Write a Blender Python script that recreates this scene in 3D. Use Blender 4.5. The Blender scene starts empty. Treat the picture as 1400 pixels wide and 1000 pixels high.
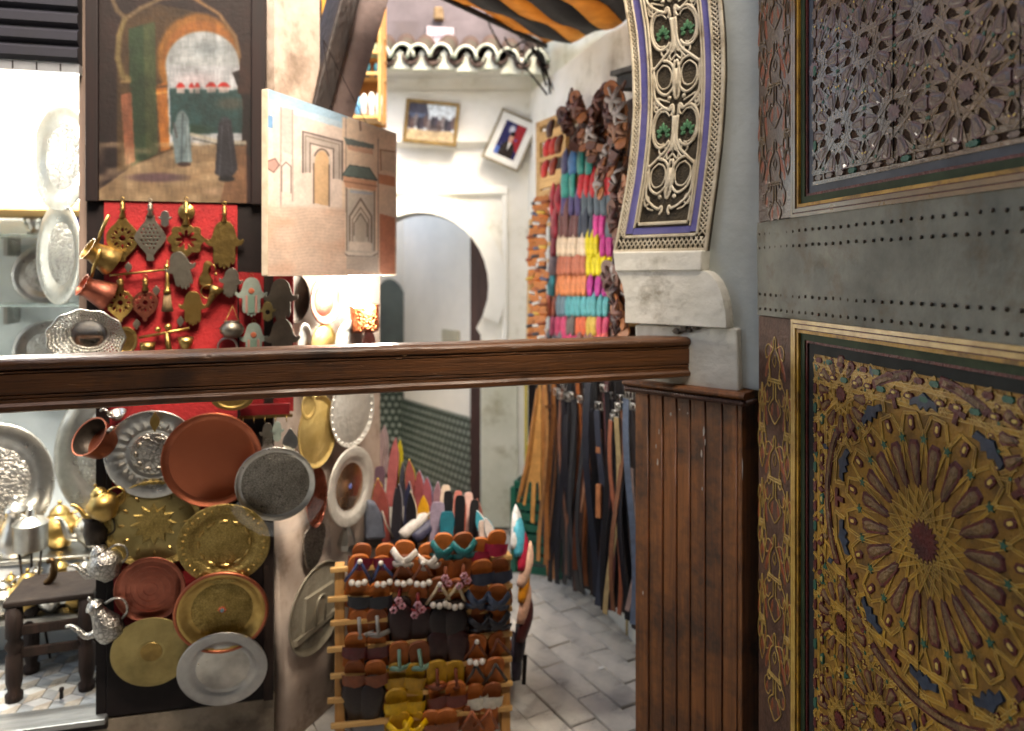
import bpy, bmesh, math, random
import numpy as np
from mathutils import Vector, Matrix

random.seed(7)
R = math.radians
SC = bpy.context.scene
COL = SC.collection

# ------------------------------------------------------------------ camera
F = 1000.0      # focal length in photo pixels (photo 1400 x 1000)
HY = 372.0      # horizon row in the photo
HC = 1.5        # eye height, metres
cam_d = bpy.data.cameras.new('camera')
cam = bpy.data.objects.new('camera', cam_d)
COL.objects.link(cam)
cam.location = (0, 0, HC)
cam.rotation_euler = (R(90), 0, 0)
cam_d.sensor_width = 36.0
cam_d.lens = F / 1400.0 * 36.0
cam_d.shift_y = -(500.0 - HY) / 1400.0
cam_d.clip_start = 0.05
cam_d.clip_end = 400.0
cam_d.dof.use_dof = True
cam_d.dof.focus_distance = 1.55
cam_d.dof.aperture_fstop = 2.1
SC.camera = cam

# ------------------------------------------------------------------ world and sun
SUN_EL, SUN_AZ = 56.0, 152.0
w = bpy.data.worlds.new('World')
SC.world = w
w.use_nodes = True
nt = w.node_tree
bg = nt.nodes['Background']
sky = nt.nodes.new('ShaderNodeTexSky')
sky.sky_type = 'NISHITA'
sky.sun_disc = False
sky.sun_elevation = R(SUN_EL)
sky.sun_rotation = R(SUN_AZ)
sky.dust_density = 4.0
sky.ozone_density = 1.0
nt.links.new(sky.outputs[0], bg.inputs[0])
bg.inputs[1].default_value = 0.15
sun_d = bpy.data.lights.new('sun', 'SUN')
sun_d.energy = 2.4
sun_d.angle = R(25)
sun_d.color = (1.0, 0.95, 0.88)
sun = bpy.data.objects.new('sun', sun_d)
COL.objects.link(sun)
az, el = R(SUN_AZ), R(SUN_EL)
sdir = Vector((math.sin(az) * math.cos(el), math.cos(az) * math.cos(el), math.sin(el)))
sun.rotation_euler = sdir.to_track_quat('Z', 'Y').to_euler()

SC.view_settings.view_transform = 'Standard'
SC.view_settings.look = 'None'
SC.view_settings.exposure = 2.2
SC.view_settings.gamma = 1.0
SC.view_settings.use_white_balance = True
SC.view_settings.white_balance_temperature = 7600
SC.view_settings.white_balance_tint = 10
SC.view_settings.use_curve_mapping = False
SC.cycles.use_denoising = True
SC.cycles.max_bounces = 8
SC.cycles.diffuse_bounces = 5
SC.cycles.glossy_bounces = 4
SC.cycles.transmission_bounces = 4
SC.cycles.sample_clamp_indirect = 6.0
SC.cycles.caustics_reflective = False
SC.cycles.caustics_refractive = False

# ------------------------------------------------------------------ colour and materials
def lin(c):
    return tuple((x / 255 / 12.92) if x / 255 <= 0.04045 else ((x / 255 + 0.055) / 1.055) ** 2.4 for x in c)

MATS = {}
def mat(name, col, col2=None, scale=6.0, rough=0.6, metal=0.0, bump=0.0, bscale=40.0, stretch=(1, 1, 1),
        dirt=None, dscale=3.0, damt=0.5, coat=0.0, rvar=0.12, rand=0.0, vor=0.0, vscale=60.0, trans=0.0, coords='Object', lo=0.35, hi=0.65, spec=0.5, vcol=None):
    """Procedural material: two-tone noise, optional dirt patches, cell engraving, bump. Colours are sRGB 0-255."""
    if name in MATS: return MATS[name]
    m = bpy.data.materials.new(name); m.use_nodes = True
    t = m.node_tree; N = t.nodes; L = t.links
    b = N['Principled BSDF']
    tc = N.new('ShaderNodeTexCoord'); mp = N.new('ShaderNodeMapping'); mp.inputs['Scale'].default_value = stretch
    L.new(tc.outputs[coords], mp.inputs['Vector'])
    n1 = N.new('ShaderNodeTexNoise'); n1.inputs['Scale'].default_value = scale; n1.inputs['Detail'].default_value = 6; n1.inputs['Roughness'].default_value = 0.65
    L.new(mp.outputs[0], n1.inputs['Vector'])
    rp = N.new('ShaderNodeValToRGB'); rp.color_ramp.elements[0].position = lo; rp.color_ramp.elements[1].position = hi
    c1 = lin(col); c2 = lin(col2) if col2 else tuple(x * 0.75 for x in c1)
    rp.color_ramp.elements[0].color = (*c1, 1); rp.color_ramp.elements[1].color = (*c2, 1)
    L.new(n1.outputs['Fac'], rp.inputs[0])
    out = rp.outputs[0]
    if vor > 0:
        v = N.new('ShaderNodeTexVoronoi'); v.feature = 'DISTANCE_TO_EDGE'; v.inputs['Scale'].default_value = vscale
        L.new(tc.outputs['Object'], v.inputs['Vector'])
        vr = N.new('ShaderNodeValToRGB'); vr.color_ramp.elements[0].position = 0.03; vr.color_ramp.elements[1].position = 0.12
        vr.color_ramp.elements[0].color = (1 - vor, 1 - vor, 1 - vor, 1)
        L.new(v.outputs['Distance'], vr.inputs[0])
        mx = N.new('ShaderNodeMix'); mx.data_type = 'RGBA'; mx.blend_type = 'MULTIPLY'; mx.inputs[0].default_value = 1.0
        L.new(out, mx.inputs[6]); L.new(vr.outputs[0], mx.inputs[7]); out = mx.outputs[2]
    if vcol:
        at = N.new('ShaderNodeAttribute'); at.attribute_name = vcol
        mx = N.new('ShaderNodeMix'); mx.data_type = 'RGBA'; mx.blend_type = 'MULTIPLY'; mx.inputs[0].default_value = 1.0
        L.new(at.outputs['Color'], mx.inputs[6]); L.new(out, mx.inputs[7]); out = mx.outputs[2]
    if dirt:
        n2 = N.new('ShaderNodeTexNoise'); n2.inputs['Scale'].default_value = dscale; n2.inputs['Detail'].default_value = 8; n2.inputs['Roughness'].default_value = 0.7
        L.new(tc.outputs[coords], n2.inputs['Vector'])
        r2 = N.new('ShaderNodeValToRGB'); p = 0.72 - 0.35 * damt
        r2.color_ramp.elements[0].position = p; r2.color_ramp.elements[1].position = min(p + 0.16, 1)
        r2.color_ramp.elements[0].color = (0, 0, 0, 1); r2.color_ramp.elements[1].color = (0.85, 0.85, 0.85, 1)
        L.new(n2.outputs['Fac'], r2.inputs[0])
        mx = N.new('ShaderNodeMix'); mx.data_type = 'RGBA'
        L.new(r2.outputs[0], mx.inputs[0]); L.new(out, mx.inputs[6]); mx.inputs[7].default_value = (*lin(dirt), 1); out = mx.outputs[2]
    if rand > 0:
        oi = N.new('ShaderNodeObjectInfo'); hs = N.new('ShaderNodeHueSaturation')
        mr = N.new('ShaderNodeMapRange'); mr.inputs[3].default_value = 1 - rand; mr.inputs[4].default_value = 1 + rand
        L.new(oi.outputs['Random'], mr.inputs[0]); L.new(mr.outputs[0], hs.inputs['Value']); L.new(out, hs.inputs['Color']); out = hs.outputs[0]
    L.new(out, b.inputs['Base Color'])
    rr = N.new('ShaderNodeMapRange'); rr.inputs[3].default_value = max(0.03, rough - rvar); rr.inputs[4].default_value = min(1, rough + rvar)
    L.new(n1.outputs['Fac'], rr.inputs[0]); L.new(rr.outputs[0], b.inputs['Roughness'])
    b.inputs['Metallic'].default_value = metal
    b.inputs['Specular IOR Level'].default_value = spec
    if coat: b.inputs['Coat Weight'].default_value = coat; b.inputs['Coat Roughness'].default_value = 0.15
    if bump > 0:
        n3 = N.new('ShaderNodeTexNoise'); n3.inputs['Scale'].default_value = bscale; n3.inputs['Detail'].default_value = 5
        L.new(mp.outputs[0], n3.inputs['Vector'])
        bp = N.new('ShaderNodeBump'); bp.inputs['Strength'].default_value = bump; bp.inputs['Distance'].default_value = 0.01
        src = n3.outputs['Fac']
        if vor > 0:
            ad = N.new('ShaderNodeMath'); ad.operation = 'ADD'; L.new(n3.outputs['Fac'], ad.inputs[0]); L.new(vr.outputs[0], ad.inputs[1]); src = ad.outputs[0]
        L.new(src, bp.inputs['Height']); L.new(bp.outputs[0], b.inputs['Normal'])
    if trans > 0:
        tr = N.new('ShaderNodeBsdfTranslucent'); ms = N.new('ShaderNodeMixShader'); ms.inputs[0].default_value = trans
        L.new(out, tr.inputs[0]); L.new(b.outputs[0], ms.inputs[1]); L.new(tr.outputs[0], ms.inputs[2])
        L.new(ms.outputs[0], N['Material Output'].inputs[0])
    MATS[name] = m
    return m

def emit(name, col, strength):
    if name in MATS: return MATS[name]
    m = bpy.data.materials.new(name); m.use_nodes = True
    b = m.node_tree.nodes['Principled BSDF']
    b.inputs['Base Color'].default_value = (0.8, 0.8, 0.8, 1)
    b.inputs['Emission Color'].default_value = (*col, 1); b.inputs['Emission Strength'].default_value = strength
    MATS[name] = m
    return m

# ------------------------------------------------------------------ pixel and plane geometry
def P(px, py, Y):
    return Vector(((px - 700) / F * Y, Y, HC - (py - HY) / F * Y))

class PL:
    """A vertical plane through two ground points given as (photo column, depth). Local x runs along it, local -y faces the alley, z is up."""
    def __init__(s, a, b, xy=False):
        A = Vector(a) if xy else Vector(((a[0] - 700) / F * a[1], a[1]))
        B = Vector(b) if xy else Vector(((b[0] - 700) / F * b[1], b[1]))
        s.O = A; s.u = (B - A).normalized(); s.n = Vector((-s.u.y, s.u.x)); s.len = (B - A).length
        s.ang = math.atan2(s.u.y, s.u.x)
    def off(s, d):
        q = PL.__new__(PL); q.O = s.O - s.n * d; q.u = s.u; q.n = s.n; q.ang = s.ang; q.len = s.len
        return q
    def sz(s, px, py):
        d = Vector(((px - 700) / F, 1.0))
        t = (s.O.x * s.u.y - s.O.y * s.u.x) / (d.x * s.u.y - d.y * s.u.x)
        return ((d * t - s.O).dot(s.u), HC - (py - HY) / F * t)
    def w(s, px, py):
        a, z = s.sz(px, py); q = s.O + s.u * a
        return Vector((q.x, q.y, z))
    def at(s, a, z):
        q = s.O + s.u * a
        return Vector((q.x, q.y, z))
    def px(s, a, z):
        X = s.O.x + s.u.x * a; Y = s.O.y + s.u.y * a
        return 700 + F * X / Y, HY + (HC - z) * F / Y
    def poly(s, pts, c=None):
        q = [s.sz(*p) for p in pts]
        if c: q = [(a - c[0], z - c[1]) for a, z in q]
        return q
    def mpp(s, px, py):
        """metres per pixel (vertical) at that pixel"""
        return s.w(px, py).y / F

# ------------------------------------------------------------------ meshes
class MB:
    def __init__(s): s.v = []; s.f = []
    def add(s, vs, fs):
        n = len(s.v); s.v += [tuple(x) for x in vs]; s.f += [tuple(i + n for i in q) for q in fs]; return s
    def box(s, x0, x1, y0, y1, z0, z1):
        return s.add([(x0, y0, z0), (x1, y0, z0), (x1, y1, z0), (x0, y1, z0), (x0, y0, z1), (x1, y0, z1), (x1, y1, z1), (x0, y1, z1)],
                     [(0, 3, 2, 1), (4, 5, 6, 7), (0, 1, 5, 4), (1, 2, 6, 5), (2, 3, 7, 6), (3, 0, 4, 7)])
    def prism(s, poly, y0, y1):
        """outline in (x, z) extruded along y; y0 is the front"""
        n = len(poly)
        ar = sum(poly[i][0] * poly[(i + 1) % n][1] - poly[(i + 1) % n][0] * poly[i][1] for i in range(n))
        if ar < 0: poly = poly[::-1]
        vs = [(x, y0, z) for x, z in poly] + [(x, y1, z) for x, z in poly]
        fs = [tuple(range(n)), tuple(range(2 * n - 1, n - 1, -1))]
        fs += [(i, n + i, n + (i + 1) % n, (i + 1) % n) for i in range(n)]
        return s.add(vs, fs)
    def cap(s, poly, y0, y1, inset):
        """raised piece: outline at y1, smaller chamfered top at y0"""
        n = len(poly); cx = sum(p[0] for p in poly) / n; cz = sum(p[1] for p in poly) / n
        ar = sum(poly[i][0] * poly[(i + 1) % n][1] - poly[(i + 1) % n][0] * poly[i][1] for i in range(n))
        if ar < 0: poly = poly[::-1]
        top = [(cx + (x - cx) * inset, cz + (z - cz) * inset) for x, z in poly]
        vs = [(x, y0, z) for x, z in top] + [(x, y1, z) for x, z in poly]
        fs = [tuple(range(n))] + [(i, n + i, n + (i + 1) % n, (i + 1) % n) for i in range(n)]
        return s.add(vs, fs)
    def ext_x(s, poly, x0, x1, segs=1, wob=None):
        """outline in (y, z) extruded along x"""
        n = len(poly); vs = []
        for k in range(segs + 1):
            x = x0 + (x1 - x0) * k / segs
            for i, (y, z) in enumerate(poly):
                dy, dz = wob(x, i) if wob else (0, 0)
                vs.append((x, y + dy, z + dz))
        fs = [(k * n + i, (k + 1) * n + i, (k + 1) * n + (i + 1) % n, k * n + (i + 1) % n) for k in range(segs) for i in range(n)]
        fs += [tuple(range(n)), tuple(range(segs * n + n - 1, segs * n - 1, -1))]
        return s.add(vs, fs)
    def lathe(s, prof, n=32, c=(0, 0, 0), axis='y', sx=1.0, sz=1.0, mod=None):
        vs = []; fs = []; m = len(prof)
        for k in range(n):
            a = 2 * math.pi * k / n
            for j, (r, h) in enumerate(prof):
                rr, hh = mod(j, r, h, a) if mod else (r, h)
                x, q = rr * math.cos(a) * sx, rr * math.sin(a) * sz
                vs.append((c[0] + x, c[1] + hh, c[2] + q) if axis == 'y' else (c[0] + x, c[1] + q, c[2] + hh))
        for k in range(n):
            for j in range(m - 1):
                a0, a1 = k * m + j, ((k + 1) % n) * m + j
                fs.append((a0, a1, a1 + 1, a0 + 1))
        return s.add(vs, fs)
    def tube(s, path, r, n=6, flat=1.0, closed=False, up=(0, 1, 0)):
        pts = [Vector(p) for p in path]; m = len(pts); vs = []; fs = []
        rs = r if isinstance(r, (list, tuple)) else [r] * m
        for i, p in enumerate(pts):
            if closed: d = pts[(i + 1) % m] - pts[i - 1]
            else: d = pts[min(i + 1, m - 1)] - pts[max(i - 1, 0)]
            if d.length < 1e-9: d = Vector((0, 0, 1))
            d.normalize()
            a = Vector(up); a = a - d * a.dot(d)
            if a.length < 0.05: a = Vector((1, 0, 0)); a = a - d * a.dot(d)
            a.normalize(); b = d.cross(a)
            for k in range(n):
                t = 2 * math.pi * (k + 0.5) / n
                vs.append(p + a * (math.cos(t) * rs[i] * flat) + b * (math.sin(t) * rs[i]))
        for i in range(m if closed else m - 1):
            j = (i + 1) % m
            fs += [(i * n + k, i * n + (k + 1) % n, j * n + (k + 1) % n, j * n + k) for k in range(n)]
        if not closed: fs += [tuple(range(n))[::-1], tuple((m - 1) * n + k for k in range(n))]
        return s.add(vs, fs)
    def ball(s, c, r, nu=10, nv=6, sc=(1, 1, 1)):
        vs = [(c[0], c[1], c[2] + r * sc[2])]
        for j in range(1, nv):
            b = math.pi * j / nv
            vs += [(c[0] + r * sc[0] * math.sin(b) * math.cos(2 * math.pi * k / nu), c[1] + r * sc[1] * math.sin(b) * math.sin(2 * math.pi * k / nu), c[2] + r * sc[2] * math.cos(b)) for k in range(nu)]
        vs.append((c[0], c[1], c[2] - r * sc[2])); e = len(vs) - 1
        fs = [(0, 1 + k, 1 + (k + 1) % nu) for k in range(nu)]
        for j in range(nv - 2):
            fs += [(1 + j * nu + k, 1 + (j + 1) * nu + k, 1 + (j + 1) * nu + (k + 1) % nu, 1 + j * nu + (k + 1) % nu) for k in range(nu)]
        o = 1 + (nv - 2) * nu
        fs += [(e, o + (k + 1) % nu, o + k) for k in range(nu)]
        return s.add(vs, fs)
    def mesh(s, name, m=None, smooth=False):
        me = bpy.data.meshes.new(name); me.from_pydata(s.v, [], s.f); me.update()
        bm = bmesh.new(); bm.from_mesh(me); bmesh.ops.recalc_face_normals(bm, faces=bm.faces); bm.to_mesh(me); bm.free()
        if m: me.materials.append(m)
        if smooth: me.polygons.foreach_set('use_smooth', [True] * len(me.polygons))
        return me
    def obj(s, name, m, parent=None, loc=(0, 0, 0), rot=(0, 0, 0), smooth=False, bevel=0.0, auto=None):
        return link(name, s.mesh(name, m, smooth or auto is not None), parent, loc, rot, bevel, auto)

def link(name, me, parent=None, loc=(0, 0, 0), rot=(0, 0, 0), bevel=0.0, auto=None):
    o = bpy.data.objects.new(name, me); COL.objects.link(o)
    o.location = loc; o.rotation_euler = rot
    if parent: o.parent = parent
    if bevel:
        b = o.modifiers.new('bevel', 'BEVEL'); b.width = bevel; b.segments = 2; b.limit_method = 'ANGLE'; b.angle_limit = R(40)
    if auto is not None and hasattr(me, 'set_sharp_from_angle'): me.set_sharp_from_angle(angle=R(auto))
    return o

def tag(o, label, cat, group=None):
    o['label'] = label; o['category'] = cat
    if group: o['group'] = group
    return o
def thing(name, label, cat, loc=(0, 0, 0), rot=(0, 0, 0), group=None):
    o = bpy.data.objects.new(name, None); COL.objects.link(o)
    o.empty_display_size = 0.05
    o.location = loc
    o.rotation_euler = (0, 0, rot) if isinstance(rot, (int, float)) else rot
    return tag(o, label, cat, group)
def struct(o): o['kind'] = 'structure'; return o
def stuff(o): o['kind'] = 'stuff'; return o
def dup(root, loc, rot, label, group=None):
    r = root.copy(); COL.objects.link(r); r.location = loc
    r.rotation_euler = (0, 0, rot) if isinstance(rot, (int, float)) else rot
    r['label'] = label
    if group: r['group'] = group
    for ch in root.children:
        c = ch.copy(); COL.objects.link(c); c.parent = r
        for g in ch.children:
            d = g.copy(); COL.objects.link(d); d.parent = c
    return r

def holes_mesh(outer, holes, y0, y1, bevel=0.0, name='plate'):
    """flat piece in (x, z) with real openings, thickness y0..y1"""
    cu = bpy.data.curves.new('tmp', 'CURVE'); cu.dimensions = '2D'; cu.fill_mode = 'BOTH'
    cu.extrude = abs(y1 - y0) / 2 - bevel; cu.bevel_depth = bevel; cu.bevel_resolution = 1
    for pts in [outer] + holes:
        sp = cu.splines.new('POLY'); sp.points.add(len(pts) - 1); sp.use_cyclic_u = True
        for i, (x, z) in enumerate(pts): sp.points[i].co = (x, z, 0, 1)
    o = bpy.data.objects.new('tmp', cu); COL.objects.link(o)
    dg = bpy.context.evaluated_depsgraph_get(); me = bpy.data.meshes.new_from_object(o.evaluated_get(dg))
    bpy.data.objects.remove(o); bpy.data.curves.remove(cu)
    me.name = name
    ym = (y0 + y1) / 2
    n = len(me.vertices); co = np.empty(n * 3); me.vertices.foreach_get('co', co); co = co.reshape(-1, 3)
    new = np.stack([co[:, 0], ym - co[:, 2], co[:, 1]], 1)
    me.vertices.foreach_set('co', new.ravel()); me.update()
    return me

def smooth(pts, k=6, closed=False):
    """Catmull-Rom through pts (2D or 3D)"""
    p = [Vector(q) for q in pts]; n = len(p); out = []
    rng = range(n) if closed else range(n - 1)
    for i in rng:
        if closed: a, b, c, d = p[i - 1], p[i], p[(i + 1) % n], p[(i + 2) % n]
        else: a, b, c, d = p[max(i - 1, 0)], p[i], p[i + 1], p[min(i + 2, n - 1)]
        for j in range(k):
            t = j / k
            out.append(0.5 * ((2 * b) + (c - a) * t + (2 * a - 5 * b + 4 * c - d) * t * t + (3 * b - a - 3 * c + d) * t ** 3))
    if not closed: out.append(p[-1])
    return [tuple(q) for q in out]
def arc(cx, cz, rx, rz, a0, a1, n=12):
    return [(cx + rx * math.cos(R(a0 + (a1 - a0) * i / n)), cz + rz * math.sin(R(a0 + (a1 - a0) * i / n))) for i in range(n + 1)]
def circ(cx, cz, r, n=16): return arc(cx, cz, r, r, 0, 360 * (n - 1) / n, n - 1)
def interp(x, xs, ys): return float(np.interp(x, xs, ys))

# ------------------------------------------------------------------ paintings: colours worked out per vertex of a fine sheet
class Paint:
    def __init__(s, PX, PY, base):
        s.X, s.Y = PX, PY; s.a = np.zeros(PX.shape + (3,)); s.a[:] = np.array(base) / 255.0; s.rg = np.random.RandomState(5); s.lw = 1.0
    def mix(s, m, c):
        m = np.clip(m, 0, 1)[..., None]; s.a = s.a * (1 - m) + m * np.array(c) / 255.0
    def poly(s, pts, c, al=1.0):
        ins = np.zeros(s.X.shape, bool); n = len(pts)
        for i in range(n):
            (x0, y0), (x1, y1) = pts[i], pts[(i + 1) % n]
            if y0 == y1: continue
            cr = ((y0 > s.Y) != (y1 > s.Y)) & (s.X < (x1 - x0) * (s.Y - y0) / (y1 - y0) + x0)
            ins ^= cr
        s.mix(ins * al, c)
    def ell(s, cx, cy, rx, ry, c, al=1.0, soft=0.15):
        d = np.sqrt(((s.X - cx) / rx) ** 2 + ((s.Y - cy) / ry) ** 2); s.mix(np.clip((1 - d) / soft, 0, 1) * al, c)
    def line(s, pts, wd, c, al=1.0):
        wd = wd * s.lw
        for (x0, y0), (x1, y1) in zip(pts, pts[1:]):
            dx, dy = x1 - x0, y1 - y0; L2 = dx * dx + dy * dy + 1e-9
            t = np.clip(((s.X - x0) * dx + (s.Y - y0) * dy) / L2, 0, 1)
            d = np.hypot(s.X - x0 - t * dx, s.Y - y0 - t * dy); s.mix(np.clip((wd - d) / (0.5 * wd), 0, 1) * al, c)
    def noise(s, cell, cy=None):
        cy = cy or cell
        g = s.rg.rand(64, 64); x = s.X / cell % 63; y = s.Y / cy % 63
        i, j = np.floor(x).astype(int), np.floor(y).astype(int); fx, fy = x - i, y - j
        fx = fx * fx * (3 - 2 * fx); fy = fy * fy * (3 - 2 * fy); i2, j2 = (i + 1) % 64, (j + 1) % 64
        return (g[i, j] * (1 - fx) + g[i2, j] * fx) * (1 - fy) + (g[i, j2] * (1 - fx) + g[i2, j2] * fx) * fy
    def blur(s, n=1):
        for _ in range(n):
            p = np.pad(s.a, ((1, 1), (1, 1), (0, 0)), mode='edge'); s.a = (p[:-2, 1:-1] + p[2:, 1:-1] + p[1:-1, :-2] + p[1:-1, 2:] + 2 * p[1:-1, 1:-1]) / 6
    def grain(s, amt, cell, cy=None): s.a = np.clip(s.a * (1 + amt * (s.noise(cell, cy) - 0.5))[..., None], 0, 1)

def painted_sheet(name, pl, s0, s1, z0, z1, nx, nz, painter, m, parent, c, y):
    """a fine sheet on the plane, between s0..s1 and z0..z1, whose colours come from painter(PX, PY)"""
    S, Z = np.meshgrid(np.linspace(s0, s1, nx), np.linspace(z0, z1, nz))
    X = pl.O.x + pl.u.x * S; Y = pl.O.y + pl.u.y * S
    pa = painter(700 + F * X / Y, HY + (HC - Z) * F / Y)
    me = bpy.data.meshes.new(name)
    vs = np.stack([S - c[0], np.full_like(S, y), Z - c[1]], -1).reshape(-1, 3)
    i, j = np.meshgrid(np.arange(nx - 1), np.arange(nz - 1)); k = (j * nx + i).ravel()
    me.from_pydata(vs.tolist(), [], np.stack([k, k + 1, k + nx + 1, k + nx], 1).tolist())
    a = pa.a.reshape(-1, 3); a = np.where(a <= 0.04045, a / 12.92, ((a + 0.055) / 1.055) ** 2.4)
    at = me.color_attributes.new('paint', 'FLOAT_COLOR', 'POINT')
    at.data.foreach_set('color', np.concatenate([a, np.ones((len(a), 1))], 1).astype(np.float32).ravel())
    me.materials.append(m)
    return link(name, me, parent)
# ------------------------------------------------------------------ planes of the place
FP = PL((868, 2.15), (1035, 1.90))          # splayed face of the arch pier
DP = PL((0.6336, 1.88), (0.7605, 1.087), xy=True)   # open door leaf
BP = PL((0, 1.49), (945, 2.02))             # barrier beam
SF = PL((148, 2.20), (375, 2.31))           # shop front with the display board
LW = PL((-0.757, 2.33), (-0.5245, 2.905), xy=True)  # left wall of the alley, running away
BK = PL((520, 4.30), (722, 4.30))           # white house at the end
RW = PL((722, 4.30), (868, 2.95))           # right wall of the alley

# ------------------------------------------------------------------ materials
m_white = mat('whitewash', (235, 233, 226), (218, 216, 205), 3, 0.85, bump=0.4, bscale=14, dirt=(172, 166, 146), dscale=3.0, damt=0.5)
m_peel = mat('peeling_limewash', (220, 220, 206), (198, 200, 182), 3, 0.9, bump=0.4, bscale=18, dirt=(158, 152, 122), dscale=4, damt=0.55)
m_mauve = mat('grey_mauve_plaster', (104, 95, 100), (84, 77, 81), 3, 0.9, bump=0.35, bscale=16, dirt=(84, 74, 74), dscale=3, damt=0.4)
m_pinkpl = mat('stained_pink_plaster', (198, 182, 170), (168, 148, 134), 4, 0.9, bump=0.5, bscale=15, dirt=(112, 96, 82), dscale=4, damt=0.55)
m_pier = mat('pale_blue_grey_plaster', (176, 182, 178), (158, 164, 160), 2.5, 0.8, bump=0.25, bscale=25, dirt=(128, 128, 112), dscale=3, damt=0.3)
m_block = mat('scuffed_white_plaster', (212, 210, 200), (188, 186, 174), 5, 0.8, bump=0.5, bscale=22, dirt=(124, 116, 98), dscale=6, damt=0.5)
m_carve = mat('cream_carved_plaster', (196, 188, 170), (168, 156, 134), 12, 0.8, bump=0.3, bscale=60, dirt=(112, 98, 78), dscale=10, damt=0.5)
m_carvebg = mat('dark_carving_ground', (66, 56, 38), (40, 34, 24), 20, 0.9, bump=0.6, bscale=160)
m_bluep = mat('blue_paint', (74, 72, 138), (96, 92, 146), 7, 0.6, bump=0.25, bscale=50, dirt=(120, 112, 128), dscale=5, damt=0.45)
m_greenp = mat('green_paint', (66, 116, 80), (48, 92, 62), 30, 0.6, bump=0.3, bscale=90)
m_wood = mat('varnished_walnut', (148, 90, 42), (108, 64, 30), 5, 0.5, bump=0.3, bscale=22, stretch=(14, 14, 0.7), dirt=(48, 32, 22), dscale=5, damt=0.75, coat=0.1)
m_beam = mat('polished_brown_beam', (100, 62, 34), (70, 43, 24), 6, 0.42, bump=0.3, bscale=18, stretch=(0.7, 14, 14), dirt=(44, 27, 17), dscale=5, damt=0.6, coat=0.12)
m_darkw = mat('dark_stained_timber', (44, 31, 26), (28, 20, 17), 6, 0.7, bump=0.4, bscale=20, stretch=(6, 6, 0.7), spec=0.25)
m_black = mat('near_black_board', (28, 20, 20), (18, 13, 13), 8, 0.6, bump=0.1, spec=0.2)
m_lwood = mat('raw_pine', (206, 164, 102), (178, 134, 78), 6, 0.65, bump=0.2, bscale=25, stretch=(1, 9, 9), rand=0.08)
m_paver = mat('grey_paving_stone', (190, 184, 175), (168, 163, 156), 9, 0.75, bump=0.4, bscale=45, dirt=(98, 92, 86), dscale=7, damt=0.45, rand=0.1)
m_ground = mat('sandy_joint_earth', (148, 142, 134), (124, 118, 112), 12, 0.95, bump=0.4, bscale=60)
m_tile = mat('old_roof_tile', (66, 46, 37), (42, 30, 26), 8, 0.8, bump=0.4, bscale=30, dirt=(52, 58, 42), dscale=6, damt=0.6, rand=0.15)
m_glaze = mat('weathered_green_glaze', (120, 136, 116), (196, 196, 184), 25, 0.4, bump=0.2)
m_gold = mat('ochre_gold_paint', (172, 130, 42), (132, 94, 28), 14, 0.5, bump=0.25, bscale=80, dirt=(84, 58, 24), dscale=14, damt=0.65, spec=0.3)
m_goldl = mat('pale_gold_line', (190, 158, 84), (150, 116, 54), 20, 0.4, bump=0.1)
m_maroon = mat('maroon_paint', (92, 32, 28), (60, 22, 22), 30, 0.5, bump=0.35, bscale=130, spec=0.3)
m_ochre = mat('dull_ochre_bead', (122, 92, 52), (80, 56, 34), 40, 0.45, bump=0.5, bscale=160, spec=0.4)
m_yell = mat('pale_yellow_paint', (200, 172, 88), (170, 140, 66), 30, 0.4)
m_teal = mat('teal_green_paint', (36, 88, 70), (28, 64, 52), 30, 0.5, bump=0.2, bscale=90, spec=0.3)
m_navy = mat('slate_blue_paint', (44, 56, 72), (32, 40, 54), 30, 0.5, bump=0.2, bscale=90, spec=0.3)
m_orangep = mat('burnt_orange_paint', (150, 76, 36), (110, 52, 28), 30, 0.4)
m_brownp = mat('brown_ground_paint', (92, 66, 52), (66, 46, 38), 22, 0.6, bump=0.4, bscale=100, spec=0.25)
m_zinc = mat('grey_green_sheet_metal', (104, 104, 92), (72, 73, 64), 5, 0.6, 0.0, bump=0.6, bscale=14, dirt=(74, 60, 36), dscale=8, damt=0.6, spec=0.35)
m_nail = mat('dark_iron_nail', (82, 70, 54), (56, 48, 40), 40, 0.4, 0.6, bump=0.2)
m_plast = mat('room_plaster', (150, 144, 134), (126, 120, 110), 3, 0.9, bump=0.3, bscale=15)
m_shopwall = mat('shop_white_wall', (224, 228, 228), (206, 212, 214), 4, 0.8, bump=0.1)

# ------------------------------------------------------------------ ground
g = MB(); g.box(-40, 40, -40, 60, -0.3, -0.012)
ground = struct(g.obj('ground', m_ground))
# paving stones, long joints running toward the lower right
pa = math.atan2(-0.87, 0.49); cu_, su_ = math.cos(pa), math.sin(pa)
PW, PLn, GAP = 0.105, 0.235, 0.004
pav_meshes = []
for k in range(5):
    b = MB(); j = lambda: random.uniform(-0.0025, 0.0025)
    x, y = PLn / 2 - GAP / 2, PW / 2 - GAP / 2
    t = [(-x + j(), -y + j()), (x + j(), -y + j()), (x + j(), y + j()), (-x + j(), y + j())]
    tp = [(p[0] * 0.975, p[1] * 0.95) for p in t]; h = [random.uniform(-0.002, 0.002) for _ in range(4)]
    b.add([(p[0], p[1], -0.02) for p in t] + [(p[0], p[1], -0.004) for p in t] + [(tp[i][0], tp[i][1], h[i]) for i in range(4)],
          [(0, 1, 5, 4), (1, 2, 6, 5), (2, 3, 7, 6), (3, 0, 4, 7), (4, 5, 9, 8), (5, 6, 10, 9), (6, 7, 11, 10), (7, 4, 8, 11), (8, 9, 10, 11)])
    pav_meshes.append(b.mesh('paver', m_paver))
cells = []
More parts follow.
